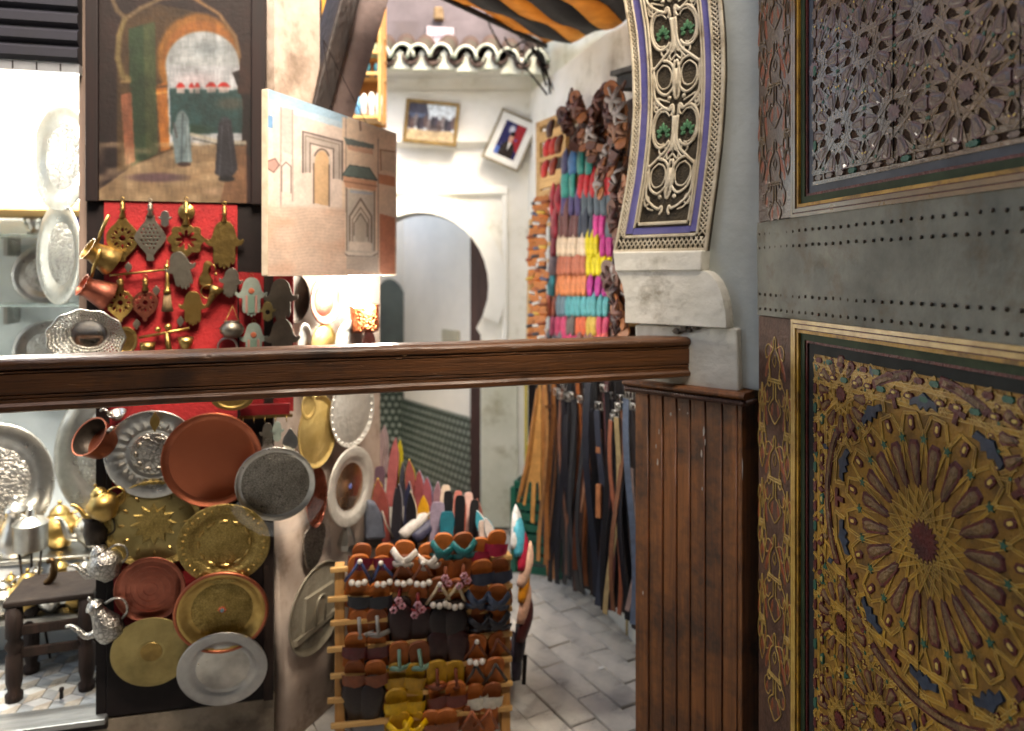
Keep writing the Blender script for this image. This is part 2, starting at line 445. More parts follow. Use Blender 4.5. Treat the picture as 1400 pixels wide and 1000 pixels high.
for r in range(-50, 50):
    for c in range(-30, 30):
        a, bq = c * PLn + (r % 2) * PLn / 2, r * PW
        X, Y = 0.1 + a * cu_ - bq * su_, 2.9 + a * su_ + bq * cu_
        if not (-0.95 < X < 0.95 and 1.9 < Y < 4.28): continue
        px = 700 + F * X / Y
        vis = 640 < px < 900 and Y > 2.2
        cells.append((0 if vis else 1, Y, X))
cells.sort()
rest = MB()
for i, (v, Y, X) in enumerate(cells):
    if i < 280:
        o = link('paver', random.choice(pav_meshes), ground, (X, Y, random.uniform(-0.004, 0.001)), (R(random.uniform(-0.5, 0.5)), R(random.uniform(-0.4, 0.4)), pa + random.choice((0, math.pi))))
    else:
        x, y = PLn / 2 - GAP / 2, PW / 2 - GAP / 2; z = random.uniform(-0.004, 0)
        q = [(X + a * cu_ - b * su_, Y + a * su_ + b * cu_) for a, b in ((-x, -y), (x, -y), (x, y), (-x, y))]
        rest.add([(p[0], p[1], -0.03) for p in q] + [(p[0], p[1], z) for p in q], [(0, 1, 5, 4), (1, 2, 6, 5), (2, 3, 7, 6), (3, 0, 4, 7), (4, 5, 6, 7)])
if rest.v: stuff(rest.obj('paving', m_paver, ground))

# ------------------------------------------------------------------ the dim porch we stand in (unseen; walls and ceiling edge placed to shade the foreground)
m_porch = mat('porch_boards', (84, 64, 48), (60, 44, 34), 5, 0.8, stretch=(8, 0.5, 8), bump=0.2)
b = MB(); b.box(-2.9, 1.9, -3.0, 0.78, 3.05, 3.25); struct(b.obj('porch_ceiling', m_porch))
b = MB(); b.box(-2.9, 1.9, -3.2, -3.0, 0, 3.25); struct(b.obj('porch_wall', m_plast))
b = MB(); b.box(-3.1, -2.9, -3.2, 0.6, 0, 3.25); struct(b.obj('porch_wall', m_plast))
q = DP.off(-0.09)
b = MB(); b.box(0.0, 5.2, 0, 0.2, 0, 3.3); struct(b.obj('porch_wall', m_plast, loc=q.at(0, 0), rot=(0, 0, q.ang)))
b = MB(); b.box(-2.9, 1.0, -3.0, 1.7, 0.0, 0.06); struct(b.obj('porch_floor', m_paver))

# ------------------------------------------------------------------ white house closing the alley
house = thing('whitewashed_house', 'whitewashed house with a keyhole doorway and tiled eave closing the alley', 'house', BK.at(0, 0), BK.ang)
X0 = BK.O.x
def bk(pts): return BK.poly(pts)
arch_px = [(493, 790), (493, 455), (500, 447)] + [(575 - 93 * math.cos(R(t)), 392 - 100 * math.sin(R(t))) for t in (-32, -15, 0, 15, 30, 45, 60, 75, 90)][0:9]
arch_px = [(493, 790), (493, 458), (499, 449), (490, 432)] + [(575 - 93 * math.cos(R(t)), 392 - 101 * math.sin(R(t))) for t in range(-10, 191, 10)] + [(660, 432), (651, 449), (657, 458), (657, 790)]
hole = [(a, max(z, 0.0)) for a, z in bk(arch_px)]
outer = [(-0.3, 0.0)] + [(hole[0][0], 0.0)] + hole[1:-1] + [(hole[-1][0], 0.0), (0.895, 0.0), (0.895, 2.68), (-0.3, 2.68)]
link('wall', holes_mesh(outer, [], 0.0, 0.22, name='house_wall'), house).data.materials.append(m_white)
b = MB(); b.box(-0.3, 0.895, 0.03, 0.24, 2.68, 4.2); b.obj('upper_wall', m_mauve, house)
# raised band round the arch
zlim = BK.sz(575, 434)[1]; inner = [p for p in hole if p[1] >= zlim]
cx, cz = BK.sz(575, 392)
outb = []
for (a, z) in inner:
    d = Vector((a - cx, z - cz)); d.normalize(); outb.append((a + d.x * 0.105, z + d.y * 0.105))
b = MB(); n = len(inner)
for i in range(n - 1):
    b.add([(inner[i][0], -0.03, inner[i][1]), (inner[i + 1][0], -0.03, inner[i + 1][1]), (outb[i + 1][0], -0.03, outb[i + 1][1]), (outb[i][0], -0.03, outb[i][1]),
           (outb[i][0], 0.01, outb[i][1]), (outb[i + 1][0], 0.01, outb[i + 1][1]), (inner[i][0], 0.2, inner[i][1]), (inner[i + 1][0], 0.2, inner[i + 1][1])],
          [(0, 1, 2, 3), (3, 2, 5, 4), (0, 6, 7, 1)])
b.obj('arch_band', mat('fresh_limewash', (236, 236, 230), (226, 226, 218), 4, 0.85, bump=0.15, bscale=20), house, smooth=False)
# rectangular relief around the arch
p0, p1 = BK.sz(694, 262), BK.sz(694, 468)
b = MB(); b.box(-0.29, p0[0], -0.025, 0.0, p0[1] - 0.02, p0[1] + 0.03); b.box(p0[0] - 0.03, p0[0], -0.025, 0.0, p1[1], p0[1] - 0.021); b.obj('relief_frame', mat('fresh_limewash', (236, 236, 230)), house, bevel=0.008)
b = MB(); q0, q1 = BK.sz(657, 466), BK.sz(708, 790)
b.box(q0[0] + 0.002, q1[0], -0.02, 0.0, 0.0, q0[1]); b.obj('jamb', m_peel, house, bevel=0.006)
# shallow ledge below the pictures and an upper recess line
l0 = BK.sz(530, 196)
b = MB(); b.ext_x([(0.0, l0[1] - 0.03), (-0.045, l0[1] + 0.0), (-0.045, l0[1] + 0.02), (-0.02, l0[1] + 0.3), (0.0, l0[1] + 0.3)], -0.3, 0.88); b.obj('cove', m_white, house)
# door frame edge inside the arch, threshold of the passage
b = MB(); d0 = BK.sz(640, 330); d1 = BK.sz(658, 330)
b.box(d0[0], d1[0] + 0.06, 0.225, 0.30, 0, 1.75); b.obj('door_frame', mat('dark_red_brown_door_frame', (72, 44, 40), (52, 32, 30), 6, 0.55, stretch=(6, 6, 0.6), bump=0.2), house)
# eave: each curved tile its own piece
e0 = BK.sz(527, 100)[1]
tile = MB(); prof = []
nseg = 8
for iy, (y, zz, rr) in enumerate(((-0.30, 0.0, 0.066), (-0.02, 0.15, 0.058))):
    for k in range(nseg + 1):
        t = math.pi * k / nseg
        prof.append((math.cos(t) * rr, y, zz + math.sin(t) * rr * 1.25))
    for k in range(nseg + 1):
        t = math.pi * k / nseg
        prof.append((math.cos(t) * rr * 0.78, y, zz + math.sin(t) * rr * 1.0))
N_ = nseg + 1
fs = []
for k in range(nseg):
    fs += [(k, k + 1, 2 * N_ + k + 1, 2 * N_ + k), (N_ + k, 3 * N_ + k, 3 * N_ + k + 1, N_ + k + 1), (k, N_ + k, N_ + k + 1, k + 1)]
tile.add(prof, fs)
tme = tile.mesh('roof_tile', m_tile, True)
lip = MB(); lip.tube([(math.cos(math.pi * k / 10) * 0.06, -0.302, math.sin(math.pi * k / 10) * 0.073) for k in range(11)], 0.009, 5, flat=0.6)
lme = lip.mesh('tile_lip', m_glaze, True)
mort = MB(); mort.prism([(-0.058, -0.055), (0.058, -0.055), (0.02, 0.03), (0.0, 0.052), (-0.02, 0.03)], -0.285, -0.22)
mme = mort.mesh('mortar', mat('eave_mortar', (206, 208, 196), (170, 174, 156), 20, 0.9, bump=0.4))
pan = MB()
nn_ = 8
for y, zz, rr in ((-0.295, 0.012, 0.05), (-0.02, 0.17, 0.05)):
    pan.v += [(math.cos(math.pi * k / nn_) * rr, y, zz - math.sin(math.pi * k / nn_) * rr * 1.15) for k in range(nn_ + 1)]
    pan.v += [(math.cos(math.pi * k / nn_) * rr * 0.8, y, zz + 0.004 - math.sin(math.pi * k / nn_) * rr * 0.9) for k in range(nn_ + 1)]
N2_ = nn_ + 1
for k in range(nn_): pan.f += [(k, k + 1, 2 * N2_ + k + 1, 2 * N2_ + k), (N2_ + k, 3 * N2_ + k, 3 * N2_ + k + 1, N2_ + k + 1), (k, N2_ + k, N2_ + k + 1, k + 1)]
pme = pan.mesh('channel_tile', m_tile, True)
pit = 0.1225; tz = e0 - 0.0
for i in range(9):
    x = 0.035 + i * pit
    jz = random.uniform(-0.012, 0.012) - (0.02 if i > 5 else 0)
    t = link('roof_tile', tme, house, (x, random.uniform(-0.01, 0.01), tz + jz), (0, R(random.uniform(-3, 3)), R(random.uniform(-4, 4))))
    link('tile_lip', lme, t)
    link('channel_tile', pme, house, (x + pit / 2, 0, tz + jz + 0.005))
    link('mortar', mme, house, (x, 0.005, tz + jz))
# ledge under the tiles
b = MB(); b.box(-0.3, 0.89, -0.2, 0.0, tz - 0.03, tz + 0.03); b.obj('eave_board', m_white, house)
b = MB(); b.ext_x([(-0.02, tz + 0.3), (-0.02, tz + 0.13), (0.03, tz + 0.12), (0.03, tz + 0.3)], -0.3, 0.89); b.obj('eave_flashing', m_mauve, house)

# passage behind the doorway, its right wall with a green tiled dado
passage = thing('passage_walls', 'bluish white passage seen through the keyhole doorway, green tiled below', 'passage', (0, 4.54, 0))
PW1 = PL((552, 5.35), (660, 4.54))
b = MB(); b.box(0, PW1.len, 0, 0.15, 0.575, 1.96)
m_pass = mat('passage_blue_white', (246, 243, 236), (234, 232, 226), 3, 0.8, bump=0.2, bscale=12)
o = b.obj('wall', m_pass, passage, loc=PW1.at(0, 0) - passage.location, rot=(0, 0, PW1.ang))
m_zel = bpy.data.materials.new('green_white_zellige'); m_zel.use_nodes = True
t_ = m_zel.node_tree; bt = t_.nodes.new('ShaderNodeTexBrick'); tcn = t_.nodes.new('ShaderNodeTexCoord'); sp_ = t_.nodes.new('ShaderNodeSeparateXYZ'); cb_ = t_.nodes.new('ShaderNodeCombineXYZ')
t_.links.new(tcn.outputs['Object'], sp_.inputs[0]); t_.links.new(sp_.outputs['X'], cb_.inputs['X']); t_.links.new(sp_.outputs['Z'], cb_.inputs['Y']); t_.links.new(cb_.outputs[0], bt.inputs['Vector'])
bt.offset = 0.5; bt.inputs['Scale'].default_value = 1.0; bt.inputs['Brick Width'].default_value = 0.05; bt.inputs['Row Height'].default_value = 0.05; bt.inputs['Mortar Size'].default_value = 0.012
bt.inputs['Color1'].default_value = (*lin((132, 144, 138)), 1); bt.inputs['Color2'].default_value = (*lin((150, 160, 154)), 1); bt.inputs['Mortar'].default_value = (*lin((36, 54, 46)), 1)
t_.links.new(bt.outputs[0], t_.nodes['Principled BSDF'].inputs['Base Color']); t_.nodes['Principled BSDF'].inputs['Roughness'].default_value = 0.3
b = MB(); b.box(0, PW1.len, -0.015, 0.15, 0.0, 0.57)
b.obj('tiled_dado', m_zel, passage, loc=PW1.at(0, 0) - passage.location, rot=(0, 0, PW1.ang))
b = MB(); s0, z0 = PW1.sz(607, 462); b.box(s0, s0 + 0.2, -0.02, 0, z0 - 0.22, z0 + 0.06)
b.obj('meter_box', mat('beige_box', (190, 186, 166)), passage, loc=PW1.at(0, 0) - passage.location, rot=(0, 0, PW1.ang), bevel=0.006)
b = MB(); b.box(-1.15, -0.7, 0.85, 1.0, 0, 1.96); b.obj('end_wall', m_pass, passage)
b = MB(); b.box(-1.15, -1.05, 0.01, 0.849, 0, 1.9); b.obj('left_wall', m_pass, passage)
b = MB(); b.box(-1.049, -0.72, 0.83, 0.849, 0, 0.62); b.obj('tiled_dado', m_zel, passage)
a0 = [(-1.045, 0.63)] + [(-0.90 - 0.145 * math.cos(R(t)), 1.1 + 0.35 * math.sin(R(t))) for t in range(0, 181, 15)] + [(-0.755, 0.63)]
b = MB(); b.prism(a0, 0.825, 0.849); b.obj('inner_door', mat('grey_green_door', (104, 116, 114), (88, 98, 98), 5, 0.6), passage)

# plaque and marks on the upper wall of the house
pq = BK.off(0.02)
c = pq.sz(602, 52)
plaque = thing('street_plaque', 'small white wall plaque with dark border and one line of script', 'plaque', pq.at(*c), pq.ang)
po = pq.poly([(582, 35), (623, 38), (622, 69), (582, 66)], c)
b = MB(); b.prism(po, -0.012, 0.03); b.obj('plate', mat('plaque_border', (70, 62, 66), (96, 88, 92), 30, 0.6), plaque, bevel=0.003)
pi = [(x * 0.9, z * 0.86) for x, z in po]
b = MB(); b.prism(pi, -0.018, -0.0121); b.obj('face', mat('plaque_face', (176, 164, 172), (160, 148, 158), 20, 0.5), plaque)
b = MB()
xx = 0.055
for k in range(9):
    ww = random.uniform(0.008, 0.014); hgt = random.choice((0.012, 0.006, 0.02))
    b.tube([(xx, -0.0195, 0.0), (xx - ww * 0.5, -0.0195, -0.004), (xx - ww, -0.0195, hgt)], 0.0018, 4)
    if k % 3 == 0: b.ball((xx - ww / 2, -0.0195, -0.012), 0.0022, 6, 4)
    xx -= ww
stuff(b.obj('script', mat('dark_ink', (96, 84, 104)), plaque))
c = pq.sz(602, 20)
b = MB(); b.prism(pq.poly([(594, 12), (606, 12), (607, 30), (593, 29)], c), -0.04, 0.03); tag(b.obj('wall_bracket', mat('rusty_ochre', (132, 108, 76), (96, 76, 54), 20, 0.8, bump=0.4), loc=pq.at(*c), bevel=0.01), 'small ochre bracket fixed on the mauve wall above the plaque', 'bracket')

# ------------------------------------------------------------------ right wall of the alley
rw = thing('alley_wall', 'high white plaster wall on the right behind the slippers and belts', 'wall', RW.at(0, 0), RW.ang)
b = MB(); b.box(0.0, 2.6, 0.0, 0.25, 0, 2.55); b.obj('wall', m_white, rw)
b = MB(); b.box(0.0, 2.6, 0.02, 0.25, 2.55, 3.1); b.obj('upper_wall', m_peel, rw)
# grey slate shelf stubs sticking out beside the carved arch
for (pts) in ([(842, 72), (862, 62), (862, 82)], [(838, 98), (860, 84), (862, 112), (838, 112)]):
    q = RW.off(0.1); c = q.sz(850, 90)
b = MB(); q = RW.off(0.16); c = q.sz(852, 92)
b.box(-0.12, 0.3, -0.0, 0.15, -0.02, 0.0); b.box(-0.1, 0.3, 0.02, 0.15, -0.075, -0.0201)
tag(b.obj('wall_shelf', mat('slate_grey', (92, 94, 92), (60, 60, 58), 12, 0.7, bump=0.3), loc=q.at(*c), rot=(0, R(8), q.ang), bevel=0.004), 'dark slate shelf stub jutting from the white wall beside the carved arch', 'shelf')

# ------------------------------------------------------------------ left wall of the alley and the shop
lw = thing('alley_side_wall', 'stained pinkish plaster wall running back behind the hanging plates', 'wall', LW.at(0, 0), LW.ang)
b = MB(); b.box(0.0, LW.len, 0.0, 0.1, 0, 1.74); b.obj('wall', m_pinkpl, lw)
b = MB(); b.box(0.0, LW.sz(437, 100)[0], 0.0, 0.1, 1.7401, 2.9); b.obj('upper_wall', m_pinkpl, lw)
b = MB(); b.ext_x([(0, 0), (-0.05, 0), (-0.045, 0.25), (-0.02, 0.55), (0, 0.8)], 0.0, 0.27, 4); b.obj('buttress', m_pinkpl, lw, smooth=True)

shop = thing('brass_shop', 'brightly lit open shop full of silver trays behind the dark display board', 'shop', SF.at(0, 0), SF.ang)
S_L = -1.75     # left end of the shop along the front
b = MB(); b.box(S_L, SF.len + 0.0, -0.02, 0.06, 0, 0.165); b.obj('plinth', mat('grimy_plinth', (150, 138, 122), (112, 100, 86), 5, 0.9, bump=0.5, bscale=14, dirt=(70, 60, 50), dscale=4, damt=0.6), shop)
b = MB(); b.box(S_L, 0.005, -0.05, 0.05, 0.166, 0.183); b.obj('sill', mat('worn_steel_sill', (150, 152, 152), (110, 112, 112), 8, 0.35, 0.6, bump=0.2, stretch=(0.5, 6, 6)), shop, bevel=0.003)
b = MB(); b.box(S_L, 0.005, -0.035, 0.02, 0.146, 0.1655); b.obj('sill_trim', m_black, shop)
b = MB(); b.box(0.0, SF.len, 0.061, 0.14, 0.0, 2.8); b.obj('pier_wall', m_pinkpl, shop)
b = MB(); b.box(SF.sz(121, 372)[0] + 0.001, -0.001, -0.02, 0.06, 1.3, 2.8); b.box(SF.sz(134, 372)[0], -0.001, -0.02, 0.06, 0.184, 1.2999); b.obj('dark_jamb', m_black, shop)
b = MB(); b.box(SF.sz(108, 372)[0], SF.sz(121, 372)[0], 0.0, 0.06, 1.28, 2.8); b.obj('door_post', mat('pale_brown_post', (122, 104, 94), (92, 76, 68), 6, 0.6, stretch=(6, 6, 0.6), bump=0.2), shop)
b = MB(); b.box(S_L, 0.06, 1.35, 1.45, 0.0, 2.45); b.obj('back_wall', m_shopwall, shop)
b = MB(); b.box(S_L - 0.1, S_L, 0.06, 1.45, 0.0, 2.45); b.obj('left_wall', m_shopwall, shop)
b = MB(); b.box(0.0, 0.06, 0.141, 1.349, 0.0, 2.45); b.obj('right_wall', m_shopwall, shop)
b = MB(); b.box(S_L - 0.1, 0.06, 0.0, 1.5, 2.4501, 2.55); b.obj('ceiling', m_shopwall, shop)
b = MB(); b.box(S_L, 0.0, 0.05, 1.35, 0.05, 0.16); fl = b.obj('floor', mat('shop_floor_bed', (120, 124, 126)), shop)
# patterned floor tiles, pale lozenges in three greys
tm = [mat('floor_tile_%s' % n_, c_, None, 20, 0.25, rand=0.05) for n_, c_ in (('pale', (186, 190, 192)), ('grey', (150, 156, 160)), ('sand', (172, 166, 156)))]
tms = []
for k in range(3):
    b = MB(); h = 0.05; v = [(0, 0), (h * 0.866, h * 0.5), (0, h), (-h * 0.866, h * 0.5)]
    a = k * 2 * math.pi / 3
    v = [((x * math.cos(a) - y * math.sin(a)) * 0.97, (x * math.sin(a) + y * math.cos(a)) * 0.97) for x, y in v]
    b.add([(x, y, 0) for x, y in v] + [(x, y, 0.006) for x, y in v], [(0, 1, 5, 4), (1, 2, 6, 5), (2, 3, 7, 6), (3, 0, 4, 7), (4, 5, 6, 7)])
    tms.append(b.mesh('floor_tile', tm[k]))
cnt = 0
for j in range(0, 12):
    for i in range(-10, 1):
        x, y = i * 0.0866 + (j % 2) * 0.0433 - 0.06, 0.1 + j * 0.075
        if x > -0.06 or x < -0.62: continue
        for k in range(3):
            link('floor_tile', tms[k], fl, (x, y, 0.1605)); cnt += 1
# roller shutter rolled up above the opening: each slat a part
for k in range(8):
    z0, z1 = 2.115 + k * 0.05, 2.163 + k * 0.05
    b = MB(); b.ext_x([(-0.03, z0), (-0.045, z0 + 0.012), (-0.045, z1 - 0.012), (-0.03, z1), (0.0, z1), (0.0, z0)], S_L, -0.07)
    b.obj('shutter_slat', mat('blue_black_shutter', (34, 34, 44), (24, 24, 32), 6, 0.5, 0.3), shop)
b = MB(); b.box(S_L, -0.07, -0.03, 0.03, 2.085, 2.112); b.obj('shutter_rail', mat('bright_steel', (180, 184, 190), None, 10, 0.35, 0.7), shop)
for k in range(8):
    b = MB(); b.box(-0.12 - k * 0.062, -0.117 - k * 0.062, -0.033, -0.03, 2.088, 2.11); b.obj('rail_mark', m_black, shop)
# ================================================================== FOREGROUND: pier, beam, door
pier = thing('arch_pier', 'plaster arch pier with carved scroll panel above brown wooden wainscot', 'pier', FP.at(0, 0), FP.ang)
def fs_(px): return FP.sz(px, 372)[0]
b = MB(); b.box(fs_(872), fs_(1037), 0.012, 0.3, 1.19, 3.05); b.obj('pier_body', m_pier, pier, bevel=0.004)
# lower block, ogee corbel, fillet
def fprism(pts, y0, y1, name, m, bevel=0.004):
    b = MB(); b.prism(FP.poly(pts), y0, y1); return b.obj(name, m, pier, bevel=bevel)
fprism([(871, 444), (1010, 449), (1013, 538), (872, 526)], -0.012, 0.4, 'lower_block', m_block, 0.005)
og = [(850, 371), (966, 370)] + [(966 + 34 * math.sin(R(t)) ** 1.0, 370 + 77 * (1 - math.cos(R(t)))) for t in (12, 24, 36, 48, 60, 72, 82, 90)] + [(1000, 448), (862, 441), (862, 410), (858, 388)]
fprism(og, -0.03, 0.4, 'corbel', m_block, 0.004)
fprism([(847, 345), (968, 343), (967, 370.5), (850, 371.5)], -0.036, 0.4, 'corbel_fillet', m_block, 0.004)
# broken plaster round the beam socket
b = MB(); s0, z0 = FP.sz(945, 452)
for k in range(9):
    a = random.uniform(-0.05, 0.03); b.ball((s0 + a, -0.016, z0 + random.uniform(-0.004, 0.012)), random.uniform(0.006, 0.012), 6, 4, (1.3, 0.5, 0.7))
stuff(b.obj('crumbled_plaster', mat('grey_rubble', (96, 88, 78), (70, 64, 58), 30, 0.95, bump=0.6), pier))

# ---- carved panel following the curve of the horseshoe arch
YS = [-60, 0, 50, 100, 150, 200, 250, 300, 346]
XL = [840, 857, 865, 869, 870, 867, 861, 852, 843]
XR = [975, 987, 991, 992, 990, 986, 980, 973, 967]
pl_, pr_ = [FP.sz(x, y) for x, y in zip(XL, YS)], [FP.sz(x, y) for x, y in zip(XR, YS)]
ZL = [q[1] for q in pl_][::-1]; SL = [q[0] for q in pl_][::-1]; ZR = [q[1] for q in pr_][::-1]; SR = [q[0] for q in pr_][::-1]
zb, zt = 1.556, 2.42
def fu(u, z):
    l = interp(z, ZL, SL); r = interp(z, ZR, SR); return l + (r - l) * u
def strip(u0, u1, za, zc, y0, y1, name, m, bevel=0.0, k=26):
    zs = [za + (zc - za) * i / k for i in range(k + 1)]
    poly = [(fu(u0, z), z) for z in zs] + [(fu(u1, z), z) for z in reversed(zs)]
    b = MB(); b.prism(poly, y0, y1); return b.obj(name, m, pier, bevel=bevel)
strip(-0.0, 1.0, zb, zt, -0.006, 0.0118, 'panel_backing', m_carvebg)
for (u0, u1, za) in ((-0.012, 0.012, 1.557), (0.07, 0.085, 1.604), (0.172, 0.19, 1.628), (0.205, 0.222, 1.642), (0.77, 0.786, 1.642), (0.796, 0.81, 1.628), (0.878, 0.9, 1.604), (0.98, 1.012, 1.557)):
    strip(u0, u1, za, zt, -0.0145, -0.006, 'fillet', m_carve, 0.0015)
strip(0.0851, 0.1719, 1.612, zt, -0.0095, -0.0061, 'blue_band', m_bluep)
strip(0.8101, 0.8779, 1.612, zt, -0.0095, -0.0061, 'blue_band', m_bluep)
for (u0, u1, za, zc, y, nm, m) in ((0.013, 0.979, 1.557, 1.566, -0.0145, 'fillet', m_carve), (0.0855, 0.8775, 1.5985, 1.607, -0.0142, 'fillet', m_carve), (0.173, 0.8095, 1.608, 1.6279, -0.0096, 'blue_band', m_bluep), (0.2225, 0.7695, 1.634, 1.643, -0.0142, 'fillet', m_carve)):
    strip(u0, u1, za, zc, y, -0.0062, nm, m, 0.002, 2)
# lattice borders: crossing ribs
def rib(b, pts, r, y, flat=0.7, n=5): b.tube([(s, y, z) for s, z in pts], r, n, flat=flat)
b = MB()
for (ua, ub) in ((0.012, 0.07), (0.9, 0.98)):
    z = 1.60
    while z < zt - 0.03:
        for d in (0, 1):
            q = [(fu(ua if d == 0 else ub, z), z), (fu(ub if d == 0 else ua, z + 0.024), z + 0.024)]
            rib(b, q, 0.0022, -0.0095)
        z += 0.0135
nx = 19
for i in range(nx):
    u0, u1 = 0.02 + 0.955 * i / nx, 0.02 + 0.955 * (i + 1.5) / nx
    if u1 > 0.985: u1 = 0.985
    rib(b, [(fu(u0, 1.567), 1.567), (fu(u1, 1.597), 1.597)], 0.0022, -0.0098)
    rib(b, [(fu(u0, 1.597), 1.597), (fu(u1, 1.567), 1.567)], 0.0022, -0.0098)
stuff(b.obj('lattice_border', m_carve, pier, smooth=True))
# scroll field
F0, F1 = 0.225, 0.768
def fld(f, z): return (fu(F0 + (F1 - F0) * (f * 0.5 + 0.5), z), z)
tend = MB(); leaves = []
for zc in (2.462, 2.185, 1.908):
    for sg in (-1, 1):
        def cv(pts, r=0.0042, y=-0.0095, k=6):
            q = [p for p in smooth([(sg * f, d) for f, d in pts], k)]
            q = [p for p in q if zc + p[1] > 1.646 and zc + p[1] < zt]
            if len(q) > 2: rib(tend, [fld(f, zc + d) for f, d in q], r, y)
        lo = arc(-0.53, 0.0, 0.43, 0.056, 60, 318, 18)
        cv([(-0.1, 0.03), (-0.12, 0.058), (-0.2, 0.06)] + lo, 0.0042, k=2)
        cv(arc(-0.53, 0.0, 0.35, 0.047, 40, 290, 16), 0.0022, k=2)
        cv([(-0.1, 0.03), (-0.09, -0.03), (-0.25, -0.06), (-0.55, -0.082), (-0.98, -0.11)], 0.0042)
        cv([(-0.03, 0.03), (-0.03, -0.03), (-0.14, -0.062), (-0.4, -0.088)], 0.0026)
        cv(arc(-0.46, -0.062, 0.13, 0.013, -60, 250, 10), 0.0028, k=2)
        cv([(-0.6, -0.085), (-0.3, -0.093), (-0.1, -0.115), (-0.06, -0.15), (-0.18, -0.172), (-0.45, -0.185), (-0.78, -0.168), (-0.92, -0.13), (-0.96, -0.1)], 0.004)
        cv([(-0.55, -0.1), (-0.32, -0.108), (-0.2, -0.13), (-0.3, -0.16), (-0.6, -0.166), (-0.8, -0.145), (-0.8, -0.118), (-0.55, -0.1)], 0.0022)
        cv([(-0.96, -0.12), (-0.92, -0.185), (-0.6, -0.215), (-0.28, -0.228), (-0.16, -0.222), (-0.13, -0.235), (-0.2, -0.245)], 0.004)
        cv([(-0.98, -0.2), (-0.75, -0.225), (-0.5, -0.232)], 0.0024)
        cv(arc(-0.84, -0.205, 0.1, 0.014, 0, 330, 10), 0.0024, k=2)
        cv([(-0.98, 0.07), (-0.8, 0.085), (-0.55, 0.078), (-0.3, 0.07)], 0.0024)
        cv(arc(-0.85, 0.06, 0.1, 0.012, 0, 330, 10), 0.0024, k=2)
        for k in range(5):   # small net inside the half palmette
            cv([(-0.72 + k * 0.1, -0.113), (-0.62 + k * 0.1, -0.16)], 0.0012, -0.0072, 1); cv([(-0.3 - k * 0.1, -0.113), (-0.4 - k * 0.1, -0.16)], 0.0012, -0.0072, 1)
        cv(arc(0.14, -0.055, 0.09, 0.012, 60, 420, 8), 0.0026, k=2)
        cv([(0.0, -0.075), (0.2, -0.09), (0.26, -0.075)], 0.0026)
        if zc - 0.195 > 1.65:
            s_, z_ = fld(sg * 0.3, zc - 0.195); tend.ball((s_, -0.009, z_), 0.0062, 8, 5, (1, 0.7, 1))
        # green palmette: fan of lobes
        for k in range(7):
            a = R(-10 + k * 33.3); L_ = 0.026 if k % 2 == 0 else 0.03
            bx, bz = -0.5 * sg, -0.018
            pts = [];
            for t in range(10):
                tt = 2 * math.pi * t / 10; x = L_ * 0.62 + L_ * 0.42 * math.cos(tt); y = 0.0062 * math.sin(tt)
                dx = (x * math.cos(a) - y * math.sin(a)); dz = (x * math.sin(a) + y * math.cos(a)) * 1.15
                s_, z_ = fld(bx, zc + bz); pts.append((s_ + dx * 0.8, z_ + dz))
            if min(p[1] for p in pts) > 1.65 and max(p[1] for p in pts) < zt: leaves.append((pts, (s_, z_)))
    q = [fld(f, zc + d) for f, d in arc(0, -0.145, 0.13, 0.055, 100, 440, 20) if zc + d > 1.646]
    if len(q) > 2: rib(tend, q, 0.0042, -0.0095)
    q = [fld(f, zc + d) for f, d in [(0, -0.115), (0, -0.19)] if zc + d > 1.646]
    if len(q) == 2: rib(tend, q, 0.005, -0.009)
    q = [fld(f, zc + d) for f, d in [(0, -0.02), (0, -0.075)]]
    rib(tend, q, 0.003, -0.0095)
tend.obj('scrollwork', m_carve, pier, smooth=True)
for pts, c in leaves:
    b = MB(); b.cap([(x - c[0], z - c[1]) for x, z in pts], -0.0105, -0.004, 0.65); b.obj('leaf', m_greenp, pier, loc=(c[0], 0, c[1]))

# ---- wooden wainscot: every board its own piece
zr = 1.166
bp_ = [873.6, 893, 912, 931, 949.6, 970, 993, 1014]
WF = FP.off(0.02)
ss = [FP.sz(x, 372)[0] for x in bp_]
for i in range(7):
    b = MB(); a, c = ss[i] + 0.0015, ss[i + 1] - 0.0015
    b.box(a, c, -0.022 + random.uniform(-0.001, 0.001), 0.0, 0.0, zr - 0.012)
    o = b.obj('plank', m_wood, pier, bevel=0.0012)
    b = MB(); b.tube([(c - 0.002, -0.0222, 0.0), (c - 0.002, -0.0222, zr - 0.013)], 0.0018, 6); b.obj('bead', mat('reddish_bead', (124, 68, 36), (86, 46, 24), 6, 0.4, stretch=(10, 10, 0.6)), o, smooth=True)
b = MB(); b.box(ss[0], ss[-1] - 0.004, 0.0005, 0.3, 0, zr - 0.012); b.obj('wainscot_core', m_darkw, pier)
b = MB(); b.box(ss[-1] - 0.0012, ss[-1] + 0.012, -0.0225, 0.3, 0, zr - 0.012); b.obj('side_board', m_wood, pier, bevel=0.002)
s0, s1 = FP.sz(862, 520)[0], FP.sz(1016, 520)[0]
b = MB(); b.ext_x([(0.02, zr + 0.001), (-0.03, zr + 0.001), (-0.044, zr + 0.008), (-0.046, zr + 0.014), (-0.038, zr + 0.021), (0.02, zr + 0.023)], s0, s1 + 0.022, 1)
b.box(s1 - 0.01, s1 + 0.0219, 0.02, 0.32, zr + 0.0015, zr + 0.0225)
b.obj('cornice', m_wood, pier, bevel=0.002)
